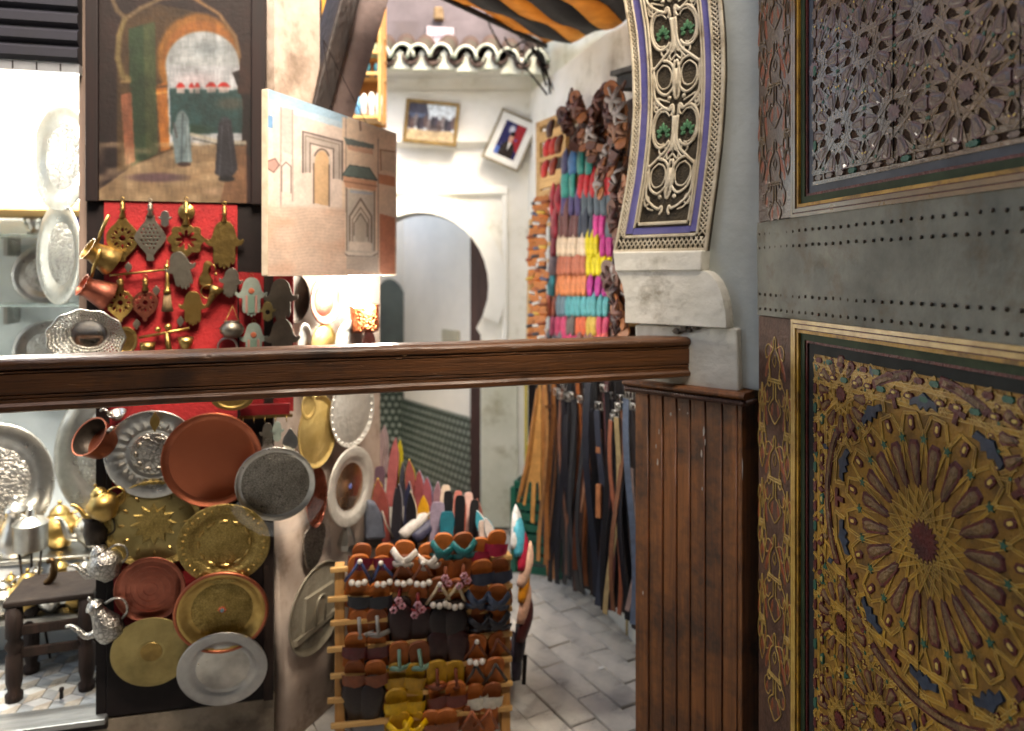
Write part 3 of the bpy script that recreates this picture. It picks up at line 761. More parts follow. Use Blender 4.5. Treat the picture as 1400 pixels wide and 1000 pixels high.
# twisted rope moulding: strands wound round a core
b = MB(); yc, zc2, rr = -0.034, zr - 0.006, 0.0072
path = lambda x, ph: (x, yc + math.cos(x * 230 + ph) * rr * 0.55, zc2 + math.sin(x * 230 + ph) * rr * 0.55)
xs = np.linspace(s0 + 0.004, s1 + 0.018, 150)
for ph in (0, 2.094, 4.189): b.tube([path(x, ph) for x in xs], rr * 0.62, 5)
b.tube([(s1 + 0.022, -0.03 + t * 0.3, zc2) for t in (0, 1)], rr, 6)
b.obj('rope_moulding', mat('dull_brown_rope_carving', (92, 58, 42), (64, 40, 30), 12, 0.5, bump=0.2), pier, smooth=True)
# paint spatters on the boards
b = MB()
for (px, py, w_, h_) in ((900, 632, 2, 9), (898, 610, 1.5, 6), (918, 566, 2.5, 5), (941, 565, 2, 3), (963, 590, 2.5, 14), (960, 620, 2, 12), (965, 605, 1.5, 10), (961, 668, 1.5, 5), (1016, 640, 1, 28), (880, 810, 1.5, 5), (930, 560, 1.5, 2), (902, 590, 1.2, 8)):
    c = WF.sz(px, py); m_ = WF.mpp(px, py) * 0.55
    b.prism([(c[0] + w_ * m_ * math.cos(R(t)) * random.uniform(0.6, 1.2), c[1] + h_ * m_ * math.sin(R(t)) * random.uniform(0.7, 1.1)) for t in range(0, 360, 40)], -0.0245, -0.0232)
stuff(b.obj('paint_spatter', mat('dried_white_paint', (190, 186, 180), (150, 140, 130), 40, 0.7), pier))

# ------------------------------------------------------------------ barrier beam
beam = thing('barrier_beam', 'long polished wooden barrier beam crossing the opening at waist height', 'beam', BP.at(0, 1.21), BP.ang)
zt_ = 0.112
prof = [(0.0, 0.020), (0.0, 0.026), (0.004, 0.028), (0.0, 0.030), (0.0, 0.034), (0.004, 0.036), (0.0, 0.038), (0.0, 0.078), (0.004, 0.080), (0.0, 0.082), (0.0, 0.085), (0.004, 0.087), (-0.002, 0.090)] + \
       [(0.012 - 0.016 * math.cos(R(t)), 0.098 + 0.014 * math.sin(R(t))) for t in (0, 20, 40, 60, 80)] + [(0.03, zt_), (0.10, zt_ - 0.002), (0.118, zt_ - 0.012), (0.12, 0.012), (0.11, 0.0), (0.008, 0.0), (-0.004, 0.004), (-0.005, 0.014)]
x_end = BP.len; x_st = -1.3
rgen = random.Random(3); nz_ = {}
def wob(x, i):
    e = 1.6 if 12 < i < 20 else 1.0
    return (0.0012 * math.sin(x * 9 + i * 0.2) + e * 0.0002 * math.sin(x * 61 + i), 0.0012 * math.sin(x * 3.3) + 0.0003 * math.sin(x * 23 + 1) + e * 0.0002 * math.sin(x * 87 + i * 2))
b = MB(); b.ext_x(prof, x_st, x_end - 0.004, 220, wob); b.obj('beam_body', m_beam, beam, auto=30)
b = MB(); b.ext_x([(y * 0.995 + 0.0003, z * 0.99 + 0.0005) for y, z in prof], x_end - 0.0041, x_end + 0.003, 1); b.obj('cut_end', m_darkw, beam)
b = MB()
for k in range(38):
    x = rgen.uniform(-0.1, x_end - 0.1); z = rgen.uniform(0.04, 0.108); L_ = rgen.uniform(0.004, 0.014); a = rgen.uniform(-1.2, 1.2) if z < 0.08 else 0.05
    y = 0.0 if z < 0.085 else -0.003
    b.tube([(x, y - 0.0002, z), (x + L_ * math.cos(a), y - 0.0002, z + L_ * math.sin(a) * 0.6)], 0.0004 if z < 0.08 else 0.0009, 4)
stuff(b.obj('scratches', mat('pale_scratch', (150, 116, 90)), beam))

# ------------------------------------------------------------------ carved and painted door leaf
m_goldv = mat('varnished_gold_paint', (92, 66, 38), (68, 48, 30), 14, 0.3, bump=0.7, bscale=60, dirt=(52, 38, 26), dscale=12, damt=0.6, coat=0.7)
door = thing('painted_door', 'tall open carved door painted in gold and maroon star patterns with metal band', 'door', DP.at(0, 0.1), DP.ang)
DW = 1.17
def dz(z): return z - 0.1
b = MB(); b.box(0, DW, 0.012, 0.062, 0, 2.5); b.obj('leaf', m_brownp, door, bevel=0.002)
b = MB(); b.box(0.0, 0.165, 0.0, 0.0119, 0, dz(1.388)); b.obj('stile', m_brownp, door, bevel=0.002)
m_brownv = mat('varnished_brown_ground', (84, 60, 46), (58, 42, 34), 22, 0.3, bump=0.45, bscale=90, coat=0.7)
b = MB(); b.box(0.0, 0.165, 0.0, 0.0119, dz(1.628), 2.5); b.obj('stile', m_brownv, door, bevel=0.002)
b = MB(); b.box(DW - 0.165, DW, 0.0, 0.0119, 0, dz(1.388)); b.obj('stile', m_brownp, door, bevel=0.002)
b = MB(); b.box(DW - 0.165, DW, 0.0, 0.0119, dz(1.628), 2.5); b.obj('stile', m_brownv, door, bevel=0.002)
# sheet metal band, slightly dented
NX, NZ = 160, 34; b = MB(); rr_ = random.Random(11)
bumps = [(rr_.uniform(0, DW), rr_.uniform(1.4, 1.62), rr_.uniform(0.03, 0.12), rr_.uniform(-0.003, 0.003)) for _ in range(26)] + [(0.3, 1.50, 0.03, 0.006), (0.28, 1.515, 0.015, 0.004), (0.36, 1.515, 0.012, 0.004), (0.41, 1.52, 0.012, 0.003), (0.62, 1.5, 0.06, 0.004)]
for j in range(NZ + 1):
    for i in range(NX + 1):
        x, z = DW * i / NX, 1.39 + 0.236 * j / NZ
        d = sum(h * math.exp(-((x - p) ** 2 + (z - q) ** 2) / r ** 2) for p, q, r, h in bumps)
        edge = 0 if j in (0, NZ) else 1
        b.v.append((x, -0.003 + d * edge, dz(z)))
b.f = [(j * (NX + 1) + i, j * (NX + 1) + i + 1, (j + 1) * (NX + 1) + i + 1, (j + 1) * (NX + 1) + i) for j in range(NZ) for i in range(NX)]
o = b.obj('metal_band', m_zinc, door, smooth=True)
nail = MB(); nail.ball((0, 0, 0), 0.004, 8, 4, (1, 0.6, 1)); nme = nail.mesh('nail', m_nail, True)
for z in (1.595, 1.561, 1.443, 1.407):
    for i in range(44): link('nail', nme, door, (0.014 + i * 0.0263 + random.uniform(-0.0012, 0.0012), -0.0045, dz(z + random.uniform(-0.001, 0.001))))
# panel frames: stepped painted mouldings
def frame(s0, s1, z0, z1, steps):
    for (ins, wd, y0, m, nm) in steps:
        a, c, d, e = s0 + ins, s1 - ins, z0 + ins, z1 - ins
        k = wd
        for poly in ([(a, d), (c, d), (c - k, d + k), (a + k, d + k)], [(a, e), (c, e), (c - k, e - k), (a + k, e - k)], [(a, d), (a + k, d + k), (a + k, e - k), (a, e)], [(c, d), (c - k, d + k), (c - k, e - k), (c, e)]):
            b = MB(); b.prism([(x, dz(z)) for x, z in poly], y0, 0.0119); b.obj(nm, m, door)
LSTEPS = [(0.0, 0.008, -0.006, m_goldl, 'moulding'), (0.0081, 0.0025, -0.004, m_maroon, 'painted_line'), (0.0107, 0.009, -0.007, m_goldl, 'moulding'), (0.0198, 0.0025, -0.003, m_maroon, 'painted_line'), (0.0224, 0.007, -0.004, m_gold, 'moulding'),
          (0.0295, 0.016, 0.002, mat('dark_green_paint', (44, 58, 34), (34, 44, 28), 12, 0.7, spec=0.2), 'groove'), (0.0456, 0.006, 0.005, m_maroon, 'painted_line'), (0.0517, 0.022, 0.009, mat('slate_black_paint', (40, 42, 40), (30, 32, 30), 10, 0.75, spec=0.15), 'groove')]
PS0, PS1 = 0.165, DW - 0.165
frame(PS0, PS1, 0.3, 1.3895, LSTEPS)
USTEPS = [(a, b_, c, {m_goldl: mat('varnished_gold_line', (108, 84, 48), (80, 60, 36), 20, 0.3, coat=0.6)}.get(m, m), n) for a, b_, c, m, n in LSTEPS]
USTEPS[-1] = (0.0517, 0.018, 0.009, mat('blue_grey_paint', (60, 66, 76), (46, 50, 58), 10, 0.6, spec=0.3), 'groove')
frame(PS0, PS1, 1.6265, 2.58, USTEPS)

# star patterns
def clip(p, q, box):
    (x0, y0), (x1, y1) = p, q; t0, t1 = 0.0, 1.0; dx, dy = x1 - x0, y1 - y0
    for a, bq in ((-dx, x0 - box[0]), (dx, box[1] - x0), (-dy, y0 - box[2]), (dy, box[3] - y0)):
        if abs(a) < 1e-12:
            if bq < 0: return None
        else:
            t = bq / a
            if a < 0: t0 = max(t0, t)
            else: t1 = min(t1, t)
    if t0 >= t1: return None
    return (x0 + dx * t0, y0 + dy * t0), (x0 + dx * t1, y0 + dy * t1)
class Straps:
    def __init__(s, box): s.b = MB(); s.e = MB(); s.box = box
    def bar(s, p, q, w=0.0085, h=0.0016, y=0.009, edge=True):
        c = clip(p, q, s.box)
        if not c: return
        p, q = Vector(c[0]), Vector(c[1]); d = q - p
        if d.length < 0.004: return
        d.normalize(); n = Vector((-d.y, d.x))
        def seg(mb, off, wd, y0, y1):
            a, bq = p + n * off, q + n * off
            vs = []
            for yy, ww in ((y1, wd / 2), (y0, wd / 2 * 0.86)):
                for e, sg in ((a, -1), (bq, -1), (bq, 1), (a, 1)):
                    r = e + n * (sg * ww); vs.append((r.x, yy, dz(r.y)))
            mb.add(vs, [(4, 5, 6, 7), (0, 1, 5, 4), (1, 2, 6, 5), (2, 3, 7, 6), (3, 0, 4, 7)])
        h2 = h + random.uniform(-0.0004, 0.0004)
        seg(s.b, 0, w, y - h2, y)
        if edge:
            for sg in (-1, 1): seg(s.e, sg * w * 0.44, w * 0.17, y - h2 - 0.0006, y)
    def path(s, pts, **k):
        for p, q in zip(pts, pts[1:]): s.bar(p, q, **k)
    def done(s, m, me):
        stuff(s.b.obj('strapwork', m, door)); stuff(s.e.obj('strap_edges', me, door))

PIECE = {}
def piece(kind, poly, m, y0=0.0055, y1=0.0105, inset=0.8):
    if kind not in PIECE:
        b = MB(); b.cap(poly, y0, y1, inset); PIECE[kind] = b.mesh(kind.split('|')[0], m)
    return PIECE[kind]
def put(kind, s, z, ang, box):
    if box[0] + 0.006 < s < box[1] - 0.006 and box[2] + 0.006 < z < box[3] - 0.006:
        return link(kind.split('|')[0], PIECE[kind], door, (s, 0, dz(z)), (0, -ang, 0))

def rosette(cs, cz, Rr, n, st, box, key, cols, full=True, phase=0.0, sw=1.0):
    """n-fold star: straps as long chords, each petal, almond and star its own inlaid piece"""
    k = Rr / 0.25; step = 2 * math.pi / n; mul = n // 2 - 1
    pt = lambda r, a: (cs + r * math.cos(a), cz + r * math.sin(a))
    for i in range(n):
        a = phase + (i + 0.5) * step
        st.bar(pt(Rr * 0.8, a), pt(Rr * 0.8, a + mul * step), w=(0.0068 if n == 20 else 0.0085 * max(k, 0.5)) * sw)
    w_ = 2 * math.pi * 0.13 / n * 0.5
    pet = [(0.085 * k, 0), (0.1 * k, -w_ * 0.45 * k), (0.165 * k, -w_ * 0.85 * k), (0.18 * k, -w_ * 0.5 * k), (0.18 * k, w_ * 0.5 * k), (0.165 * k, w_ * 0.85 * k), (0.1 * k, w_ * 0.45 * k)]
    mid = 0.135 * k
    piece('petal|' + key, [(x - mid, y) for x, y in pet], cols[0], 0.0062, 0.0105, 0.85)
    piece('petal_core|' + key, [((x - mid) * 0.86, y * 0.6) for x, y in pet], cols[1], 0.0045, 0.0068, 0.55)
    for i in range(n):
        a = phase + i * step; s_, z_ = pt(mid, a)
        o = put('petal|' + key, s_, z_, a, box)
        if o: link('petal_core', PIECE['petal_core|' + key], o)
    tooth = [(0.036 * k * (1.18 if j % 2 == 0 else 0.86) * math.cos(math.pi * j / n), 0.036 * k * (1.18 if j % 2 == 0 else 0.86) * math.sin(math.pi * j / n)) for j in range(2 * n)]
    piece('star_boss|' + key, tooth, cols[0], 0.0055, 0.0105, 0.92); put('star_boss|' + key, cs, cz, 0, box)
    if not full: return
    ha = [(0.016 * math.cos(R(t)) * k, 0.0105 * math.sin(R(t)) * k) for t in (0, 50, 130, 180, 230, 310)]
    piece('almond|' + key, ha, cols[0], 0.0062, 0.0105, 0.85); piece('almond_core|' + key, [(x * 0.5, y * 0.5) for x, y in ha], m_yell, 0.0052, 0.007, 0.7)
    star5 = [(0.011 * k * (1 if j % 2 == 0 else 0.45) * math.cos(math.pi * j / 5), 0.011 * k * (1 if j % 2 == 0 else 0.45) * math.sin(math.pi * j / 5)) for j in range(10)]
    piece('small_star|' + key, star5, m_teal, 0.006, 0.0105, 0.85)
    for i in range(n):
        a = phase + (i + 0.5) * step
        s_, z_ = pt(0.182 * k, a); put('small_star|' + key, s_, z_, a, box)
        s_, z_ = pt(0.208 * k, a - step / 2)
        o = put('almond|' + key, s_, z_, a - step / 2, box)
        if o: link('almond_core', PIECE['almond_core|' + key], o)
        # zigzag ring of straps round the almonds
        st.path([pt(0.195 * k, a - step / 2 - step * 0.45), pt(0.226 * k, a - step * 0.75), pt(0.226 * k, a - step * 0.25), pt(0.195 * k, a - step / 2 + step * 0.45)], w=0.006)
    if n == 20:
        fan = [(-0.012, -0.052), (0.006, -0.05), (0.012, -0.02), (0.022, 0.0), (0.012, 0.02), (0.006, 0.05), (-0.012, 0.052), (-0.004, 0.026), (-0.016, 0.012), (-0.006, 0.0), (-0.016, -0.012), (-0.004, -0.026)]
        piece('blue_fan', [(x * 0.9, y * 0.72) for x, y in fan], m_navy, 0.005, 0.0105, 0.92)
        tee = [(-0.02, -0.008), (0.002, -0.008), (0.002, -0.03), (0.014, -0.03), (0.014, 0.03), (0.002, 0.03), (0.002, 0.008), (-0.02, 0.008)]
        piece('tee_inlay', [(x * 0.9, y * 0.7) for x, y in tee], m_maroon, 0.005, 0.0105, 0.92)
        for i in range(10):
            a = phase + (2 * i + 0.5) * step
            s_, z_ = pt(0.246, a); put('blue_fan', s_, z_, a, box)
            s_, z_ = pt(0.252, a + step); put('tee_inlay', s_, z_, a + step, box)
            st.path([pt(0.235, a - step * 0.5), pt(0.268, a - step * 0.62), pt(0.276, a), pt(0.268, a + step * 0.62), pt(0.235, a + step * 0.5)], w=0.0075)

# lower panel: one big twenty-point star, small stars in the corners
lb = (PS0 + 0.0738, PS1 - 0.0738, 0.3738, 1.3157)
b = MB(); b.box(lb[0], lb[1], 0.009, 0.0118, dz(lb[2]), dz(lb[3])); b.obj('lower_panel', mat('dim_gold_ground', (146, 106, 38), (108, 76, 28), 18, 0.6, bump=0.4, bscale=90, dirt=(58, 42, 22), dscale=14, damt=0.6, spec=0.25), door)
st = Straps(lb)
CS, CZ = 0.586, 1.02
rosette(CS, CZ, 0.25, 20, st, lb, 'big', (m_maroon, m_ochre), phase=R(9))
for (ds, d_z) in ((-0.245, 0.222), (0.245, 0.222), (-0.245, -0.262), (0.245, -0.262), (-0.25, -0.47), (0.25, -0.47), (0, -0.5), (-0.12, -0.385), (0.12, -0.385)):
    rosette(CS + ds, CZ + d_z, 0.115, 12, st, lb, 'small', (m_maroon, m_ochre), full=True)
# dotted crescents between the ring and the corner stars
cres = [(0.302 * math.cos(R(t)), 0.302 * math.sin(R(t))) for t in range(-13, 14, 4)] + [(0.282 * math.cos(R(t)), 0.282 * math.sin(R(t))) for t in range(12, -13, -4)]
piece('crescent', [(x - 0.29, y) for x, y in cres], m_maroon, 0.0062, 0.0105, 0.92)
piece('crescent_core', [((x - 0.29) * 0.55, y * 0.85) for x, y in cres], m_ochre, 0.0045, 0.0068, 0.7)
PIECE['crescent_core'].name = 'crescent_core'
for a in (72, 108, 18, 162, 198, -18, 252, 288, 225, 315, 270, 0, 180):
    a = R(a); o = put('crescent', CS + 0.292 * math.cos(a), CZ + 0.292 * math.sin(a), a, lb)
    if o: link('crescent_core', PIECE['crescent_core'], o)
for i in range(20):
    a = R(9 + 18 * i)
    st.path([(CS + 0.276 * math.cos(a - 0.157), CZ + 0.276 * math.sin(a - 0.157)), (CS + 0.315 * math.cos(a), CZ + 0.315 * math.sin(a)), (CS + 0.276 * math.cos(a + 0.157), CZ + 0.276 * math.sin(a + 0.157))], w=0.008)
for (x0, y0, x1, y1) in ((0.24, 0.79, 0.93, 0.79), (0.24, 0.72, 0.93, 0.72), (0.24, 0.5, 0.93, 0.5), (0.24, 1.29, 0.93, 1.29), (0.24, 1.255, 0.93, 1.255), (0.258, 0.38, 0.258, 1.3), (0.914, 0.38, 0.914, 1.3),
                         (0.24, 1.16, 0.43, 1.31), (0.93, 1.16, 0.74, 1.31), (0.24, 0.9, 0.43, 0.72), (0.93, 0.9, 0.74, 0.72), (0.36, 1.31, 0.586, 1.25), (0.81, 1.31, 0.586, 1.25), (0.28, 1.31, 0.29, 1.02), (0.29, 1.02, 0.27, 0.72), (0.89, 1.31, 0.88, 1.02)):
    st.bar((x0, y0), (x1, y1))
# rings of small inlays and zigzag straps filling the field outside the big star
corners = [(CS + a_, CZ + b_) for a_, b_ in ((-0.245, 0.222), (0.245, 0.222), (-0.245, -0.262), (0.245, -0.262), (-0.12, -0.385), (0.12, -0.385))]
tri = [(0.012, 0), (-0.007, 0.009), (-0.007, -0.009)]; kite = [(0.014, 0), (0, 0.008), (-0.014, 0), (0, -0.008)]
for nm_, po_, mm_ in (('field_inlay|maroon', kite, m_maroon), ('field_inlay|teal', tri, m_teal), ('field_inlay|slate', kite, m_navy), ('field_inlay|ochre', kite, m_ochre)): piece(nm_, po_, mm_, 0.0062, 0.0105, 0.85)
for ri, r_ in enumerate((0.318, 0.345, 0.372, 0.4, 0.43)):
    nn = 40 + 4 * ri
    for i in range(nn):
        a = 2 * math.pi * (i + 0.5 * (ri % 2)) / nn; s_, z_ = CS + r_ * math.cos(a), CZ + r_ * math.sin(a)
        far_ = min(math.hypot(s_ - p, z_ - q) for p, q in corners)
        if far_ > 0.1: put('field_inlay|' + ('maroon', 'teal', 'ochre', 'slate', 'maroon')[(i + ri) % 5], s_, z_, a, lb)
        if far_ > 0.085:
            b_ = 2 * math.pi * (i + 0.5 * (ri % 2) + 0.5) / nn
            st.bar((CS + (r_ - 0.014) * math.cos(b_), CZ + (r_ - 0.014) * math.sin(b_)), (CS + (r_ + 0.014) * math.cos(b_ + math.pi / nn), CZ + (r_ + 0.014) * math.sin(b_ + math.pi / nn)), w=0.006)
            st.bar((CS + (r_ - 0.014) * math.cos(b_), CZ + (r_ - 0.014) * math.sin(b_)), (CS + (r_ + 0.014) * math.cos(b_ - math.pi / nn), CZ + (r_ + 0.014) * math.sin(b_ - math.pi / nn)), w=0.006)
# border row of little inlays along the top and sides
hexa = [(0.014 * math.cos(R(t)), 0.008 * math.sin(R(t))) for t in (0, 50, 130, 180, 230, 310)]
piece('border_inlay|maroon', hexa, m_maroon, 0.0045, 0.0105, 0.85); piece('border_inlay|teal', hexa, m_teal, 0.0045, 0.0105, 0.85); piece('inlay_core', [(x * 0.5, y * 0.5) for x, y in hexa], m_yell, 0.003, 0.005, 0.7)
for i in range(17):
    o = put('border_inlay|' + ('teal' if i % 3 == 2 else 'maroon'), 0.275 + i * 0.039, 1.273, 0, lb)
    if o and i % 3 != 2: link('inlay_core', PIECE['inlay_core'], o)
    put('border_inlay|' + ('teal' if i % 4 == 1 else 'maroon'), 0.262 + i * 0.039, 1.304, 0, lb)
    st.bar((0.24 + i * 0.039, 1.255), (0.29 + i * 0.039, 1.31), w=0.006); st.bar((0.29 + i * 0.039, 1.255), (0.24 + i * 0.039, 1.31), w=0.006)
for i in range(20):
    o = put('border_inlay|' + ('teal' if i % 3 == 1 else 'maroon'), 0.2475, 1.24 - i * 0.044, math.pi / 2, lb)
    o = put('border_inlay|' + ('teal' if i % 4 == 1 else 'maroon'), 0.274, 1.22 - i * 0.044, math.pi / 2, lb)
    if o: link('inlay_core', PIECE['inlay_core'], o)
st.done(m_gold, m_goldl)
# fine board joints in the panel
for s_ in (CS - 0.012, 0.36, 0.8):
    b = MB(); b.box(s_ - 0.0004, s_ + 0.0004, 0.0058, 0.0085, dz(lb[2] + 0.02), dz(0.9)); b.obj('board_joint', m_black, door)

# upper panel: a field of ten-point stars under thick varnish
ub = (PS0 + 0.0698, PS1 - 0.0698, 1.6963, 2.5)
b = MB(); b.box(ub[0], ub[1], 0.009, 0.0118, dz(ub[2]), dz(ub[3])); b.obj('upper_panel', mat('dim_brown_ground', (60, 42, 30), (42, 30, 22), 18, 0.8, bump=0.6, bscale=70, spec=0.1), door)
st = Straps(ub)
m_brv = mat('varnished_brown_inlay', (84, 58, 40), (54, 36, 26), 30, 0.4, bump=0.3, bscale=90, coat=0.3)
m_mav = mat('varnished_maroon_inlay', (80, 40, 40), (50, 24, 25), 30, 0.4, bump=0.3, bscale=90, coat=0.3)
for j, z in enumerate((1.80, 1.955, 2.11, 2.265)):
    for i in range(-1, 5):
        s_ = 0.33 + (i + 0.5 * (j % 2)) * 0.178
        if s_ > 0.99: continue
        rosette(s_, z, 0.125, 10, st, ub, 'upper', (m_mav, m_brv), full=True, sw=2.3)
        st.bar((s_ - 0.09, z - 0.078), (s_ + 0.09, z + 0.078), w=0.013); st.bar((s_ - 0.09, z + 0.078), (s_ + 0.09, z - 0.078), w=0.013)
st.bar((0.2, 1.722), (1.0, 1.722), w=0.011); st.bar((0.2, 1.6985), (1.0, 1.6985), w=0.008); st.bar((0.258, 1.6), (0.258, 2.5))
PIECE.pop('border_inlay|teal', None)
piece('border_inlay|brown', hexa, m_brv, 0.0045, 0.0105, 0.85); piece('border_inlay|green', hexa, m_teal, 0.0045, 0.0105, 0.85)
for i in range(18):
    put('border_inlay|' + ('green' if i % 4 == 3 else 'brown'), 0.26 + i * 0.04, 1.709, 0, ub)
    put('border_inlay|' + ('green' if i % 4 == 1 else 'brown'), 0.2465, 1.74 + i * 0.042, math.pi / 2, ub)
st.done(m_goldv, mat('varnished_gold_line', (146, 122, 74)))
for s_ in (0.505, 0.79):
    b = MB(); b.box(s_ - 0.0004, s_ + 0.0004, 0.0058, 0.0085, dz(ub[2] + 0.01), dz(2.4)); b.obj('board_joint', m_black, door)

# knotwork down the stile: gold lines, orange flames
def knot(zc, flip, sx, m, me, cx=0.083):
    b = MB()
    def ln(pts, r=0.0024):
        for sg in (-1, 1):
            b.tube([(cx + sg * x * sx, -0.0012, dz(zc + z)) for x, z in smooth(pts, 5)], r, 5, flat=0.8)
    ln([(0.0, 0.105), (0.006, 0.095), (0.006, 0.075), (0.018, 0.06), (0.026, 0.035), (0.022, 0.01), (0.03, 0.0), (0.034, -0.012), (0.026, -0.02), (0.018, -0.012), (0.02, 0.0), (0.026, 0.012)])
    ln([(0.0, 0.0), (0.03, 0.0)]); ln([(0.0, -0.006), (0.034, -0.006)])
    ln([(0.006, -0.006), (0.006, -0.045), (0.012, -0.052)]); ln([(0.0, 0.03), (0.008, 0.045), (0.0, 0.06)], 0.0014)
    ln([(0.006, 0.075), (0.03, 0.085), (0.044, 0.07), (0.04, 0.05), (0.03, 0.055)], 0.0016); ln([(0.034, -0.012), (0.048, -0.03), (0.044, -0.055), (0.03, -0.06), (0.02, -0.045)], 0.0016); ln([(0.012, -0.052), (0.03, -0.075), (0.012, -0.1), (0.0, -0.11)], 0.0018)
    o = b.obj('knot_line', me, door, smooth=True)
    for sg in (-1, 1):
        for (x, z, w_, h_) in ((0.03, 0.045, 0.007, 0.03), (0.02, 0.075, 0.006, 0.024), (0.042, 0.02, 0.006, 0.025), (0.014, -0.075, 0.006, 0.022), (0.04, -0.045, 0.006, 0.018)):
            f = MB(); f.cap([(w_ * math.sin(R(t)) * (1 - 0.5 * math.cos(R(t))), h_ * math.cos(R(t))) for t in range(0, 360, 45)], -0.0012, 0.0005, 0.5)
            f.obj('flame', m_orangep, door, loc=(cx + sg * x * sx, 0, dz(zc + z)), rot=(0, R(-12 * sg), 0))
m_kl = MATS['varnished_gold_line']
for k in range(6):
    z = 1.235 - k * 0.243
    if z > 0.4: knot(z, 1, 1.0, m_gold, m_goldl)
    for cx in (0.022, 0.142): 
        if z - 0.12 > 0.4: knot(z - 0.12, 1, 0.42, m_gold, m_goldl, cx)
knot(1.335 - 0.03, 1, 0.0001 + 0.8, m_gold, m_goldl) if False else None
for k in range(4):
    z = 1.72 + k * 0.243
    knot(z, 1, 1.0, m_goldv, m_kl)
    for cx in (0.022, 0.142): knot(z + 0.12, 1, 0.42, m_goldv, m_kl, cx)
# ================================================================== SHOP FRONT: board, plates, pendants, pots, paintings, lamp
m_red = mat('red_felt', (150, 18, 22), (118, 12, 17), 12, 0.9, bump=0.3, bscale=120)
m_silver = mat('old_silver', (196, 194, 188), (160, 158, 152), 12, 0.3, 1.0, bump=0.1, bscale=30, rand=0.06)
m_silvere = mat('engraved_silver', (190, 188, 182), (150, 146, 140), 14, 0.34, 1.0, bump=0.35, bscale=60, vor=0.55, vscale=75)
m_silverd = mat('dull_pewter', (146, 140, 128), (116, 110, 100), 10, 0.42, 1.0, bump=0.2, bscale=40)
m_brass = mat('polished_brass', (186, 158, 98), (150, 122, 70), 12, 0.36, 1.0, bump=0.12, bscale=30, rand=0.06)
m_brasse = mat('engraved_brass', (172, 150, 94), (134, 114, 66), 22, 0.42, 1.0, bump=0.4, bscale=90, vor=0.35, vscale=130)
m_brassm = mat('matt_brass', (164, 148, 100), (134, 120, 80), 8, 0.5, 1.0, bump=0.1, bscale=90)
m_brassd = mat('aged_brass', (158, 132, 80), (112, 92, 56), 14, 0.4, 1.0, bump=0.2, bscale=60)
m_silverlit = mat('lamplit_silver', (226, 222, 214), (200, 196, 188), 14, 0.42, 0.5, bump=0.3, bscale=60)  # paler, less metallic silver: lamp glare on the side-wall plates put into the colour
m_giltlit = mat('lamplit_gilt', (226, 198, 132), (200, 168, 98), 12, 0.4, 0.55, bump=0.3, bscale=40)  # gilt lightened in its colour to stand for the lamp's glare
m_copper = mat('polished_copper', (172, 102, 76), (140, 78, 58), 10, 0.38, 1.0, bump=0.1, bscale=20, rand=0.05)
m_copperd = mat('dull_copper', (160, 96, 78), (124, 72, 60), 10, 0.42, 1.0, bump=0.2, bscale=40)
m_pewterdark = mat('blackened_metal', (70, 62, 54), (46, 40, 36), 12, 0.45, 0.8, bump=0.2)
m_bead = mat('grey_enamel', (132, 142, 132), (110, 120, 112), 30, 0.5, bump=0.2)

# ---- display board with red felt
c0 = SF.sz(262, 960)
board = thing('display_board', 'tall dark display board backed with red felt beside the shop opening', 'board', SF.at(c0[0], c0[1]), SF.ang)
def sfrel(pts): return SF.poly(pts, c0)
b = MB(); b.prism(sfrel([(148, 265), (374, 268), (374, 950), (148, 975)]), -0.022, 0.058); b.obj('backing', m_black, board, bevel=0.003)
b = MB(); b.prism(sfrel([(146, 270), (326, 282), (326, 487), (326, 600), (290, 770), (300, 845), (160, 850), (156, 600), (146, 487)]), -0.027, -0.0221); b.obj('felt', m_red, board)
b = MB(); b.prism(sfrel([(328, 372), (402, 376), (402, 560), (330, 560)]), -0.03, -0.0222); b.obj('side_felt', m_red, board)
b = MB(); b.prism(sfrel([(362, 268), (375, 268), (375, 949), (362, 951)]), -0.034, -0.0223); b.obj('edge_strip', m_darkw, board, bevel=0.002)
FE = SF.off(0.032)      # felt surface

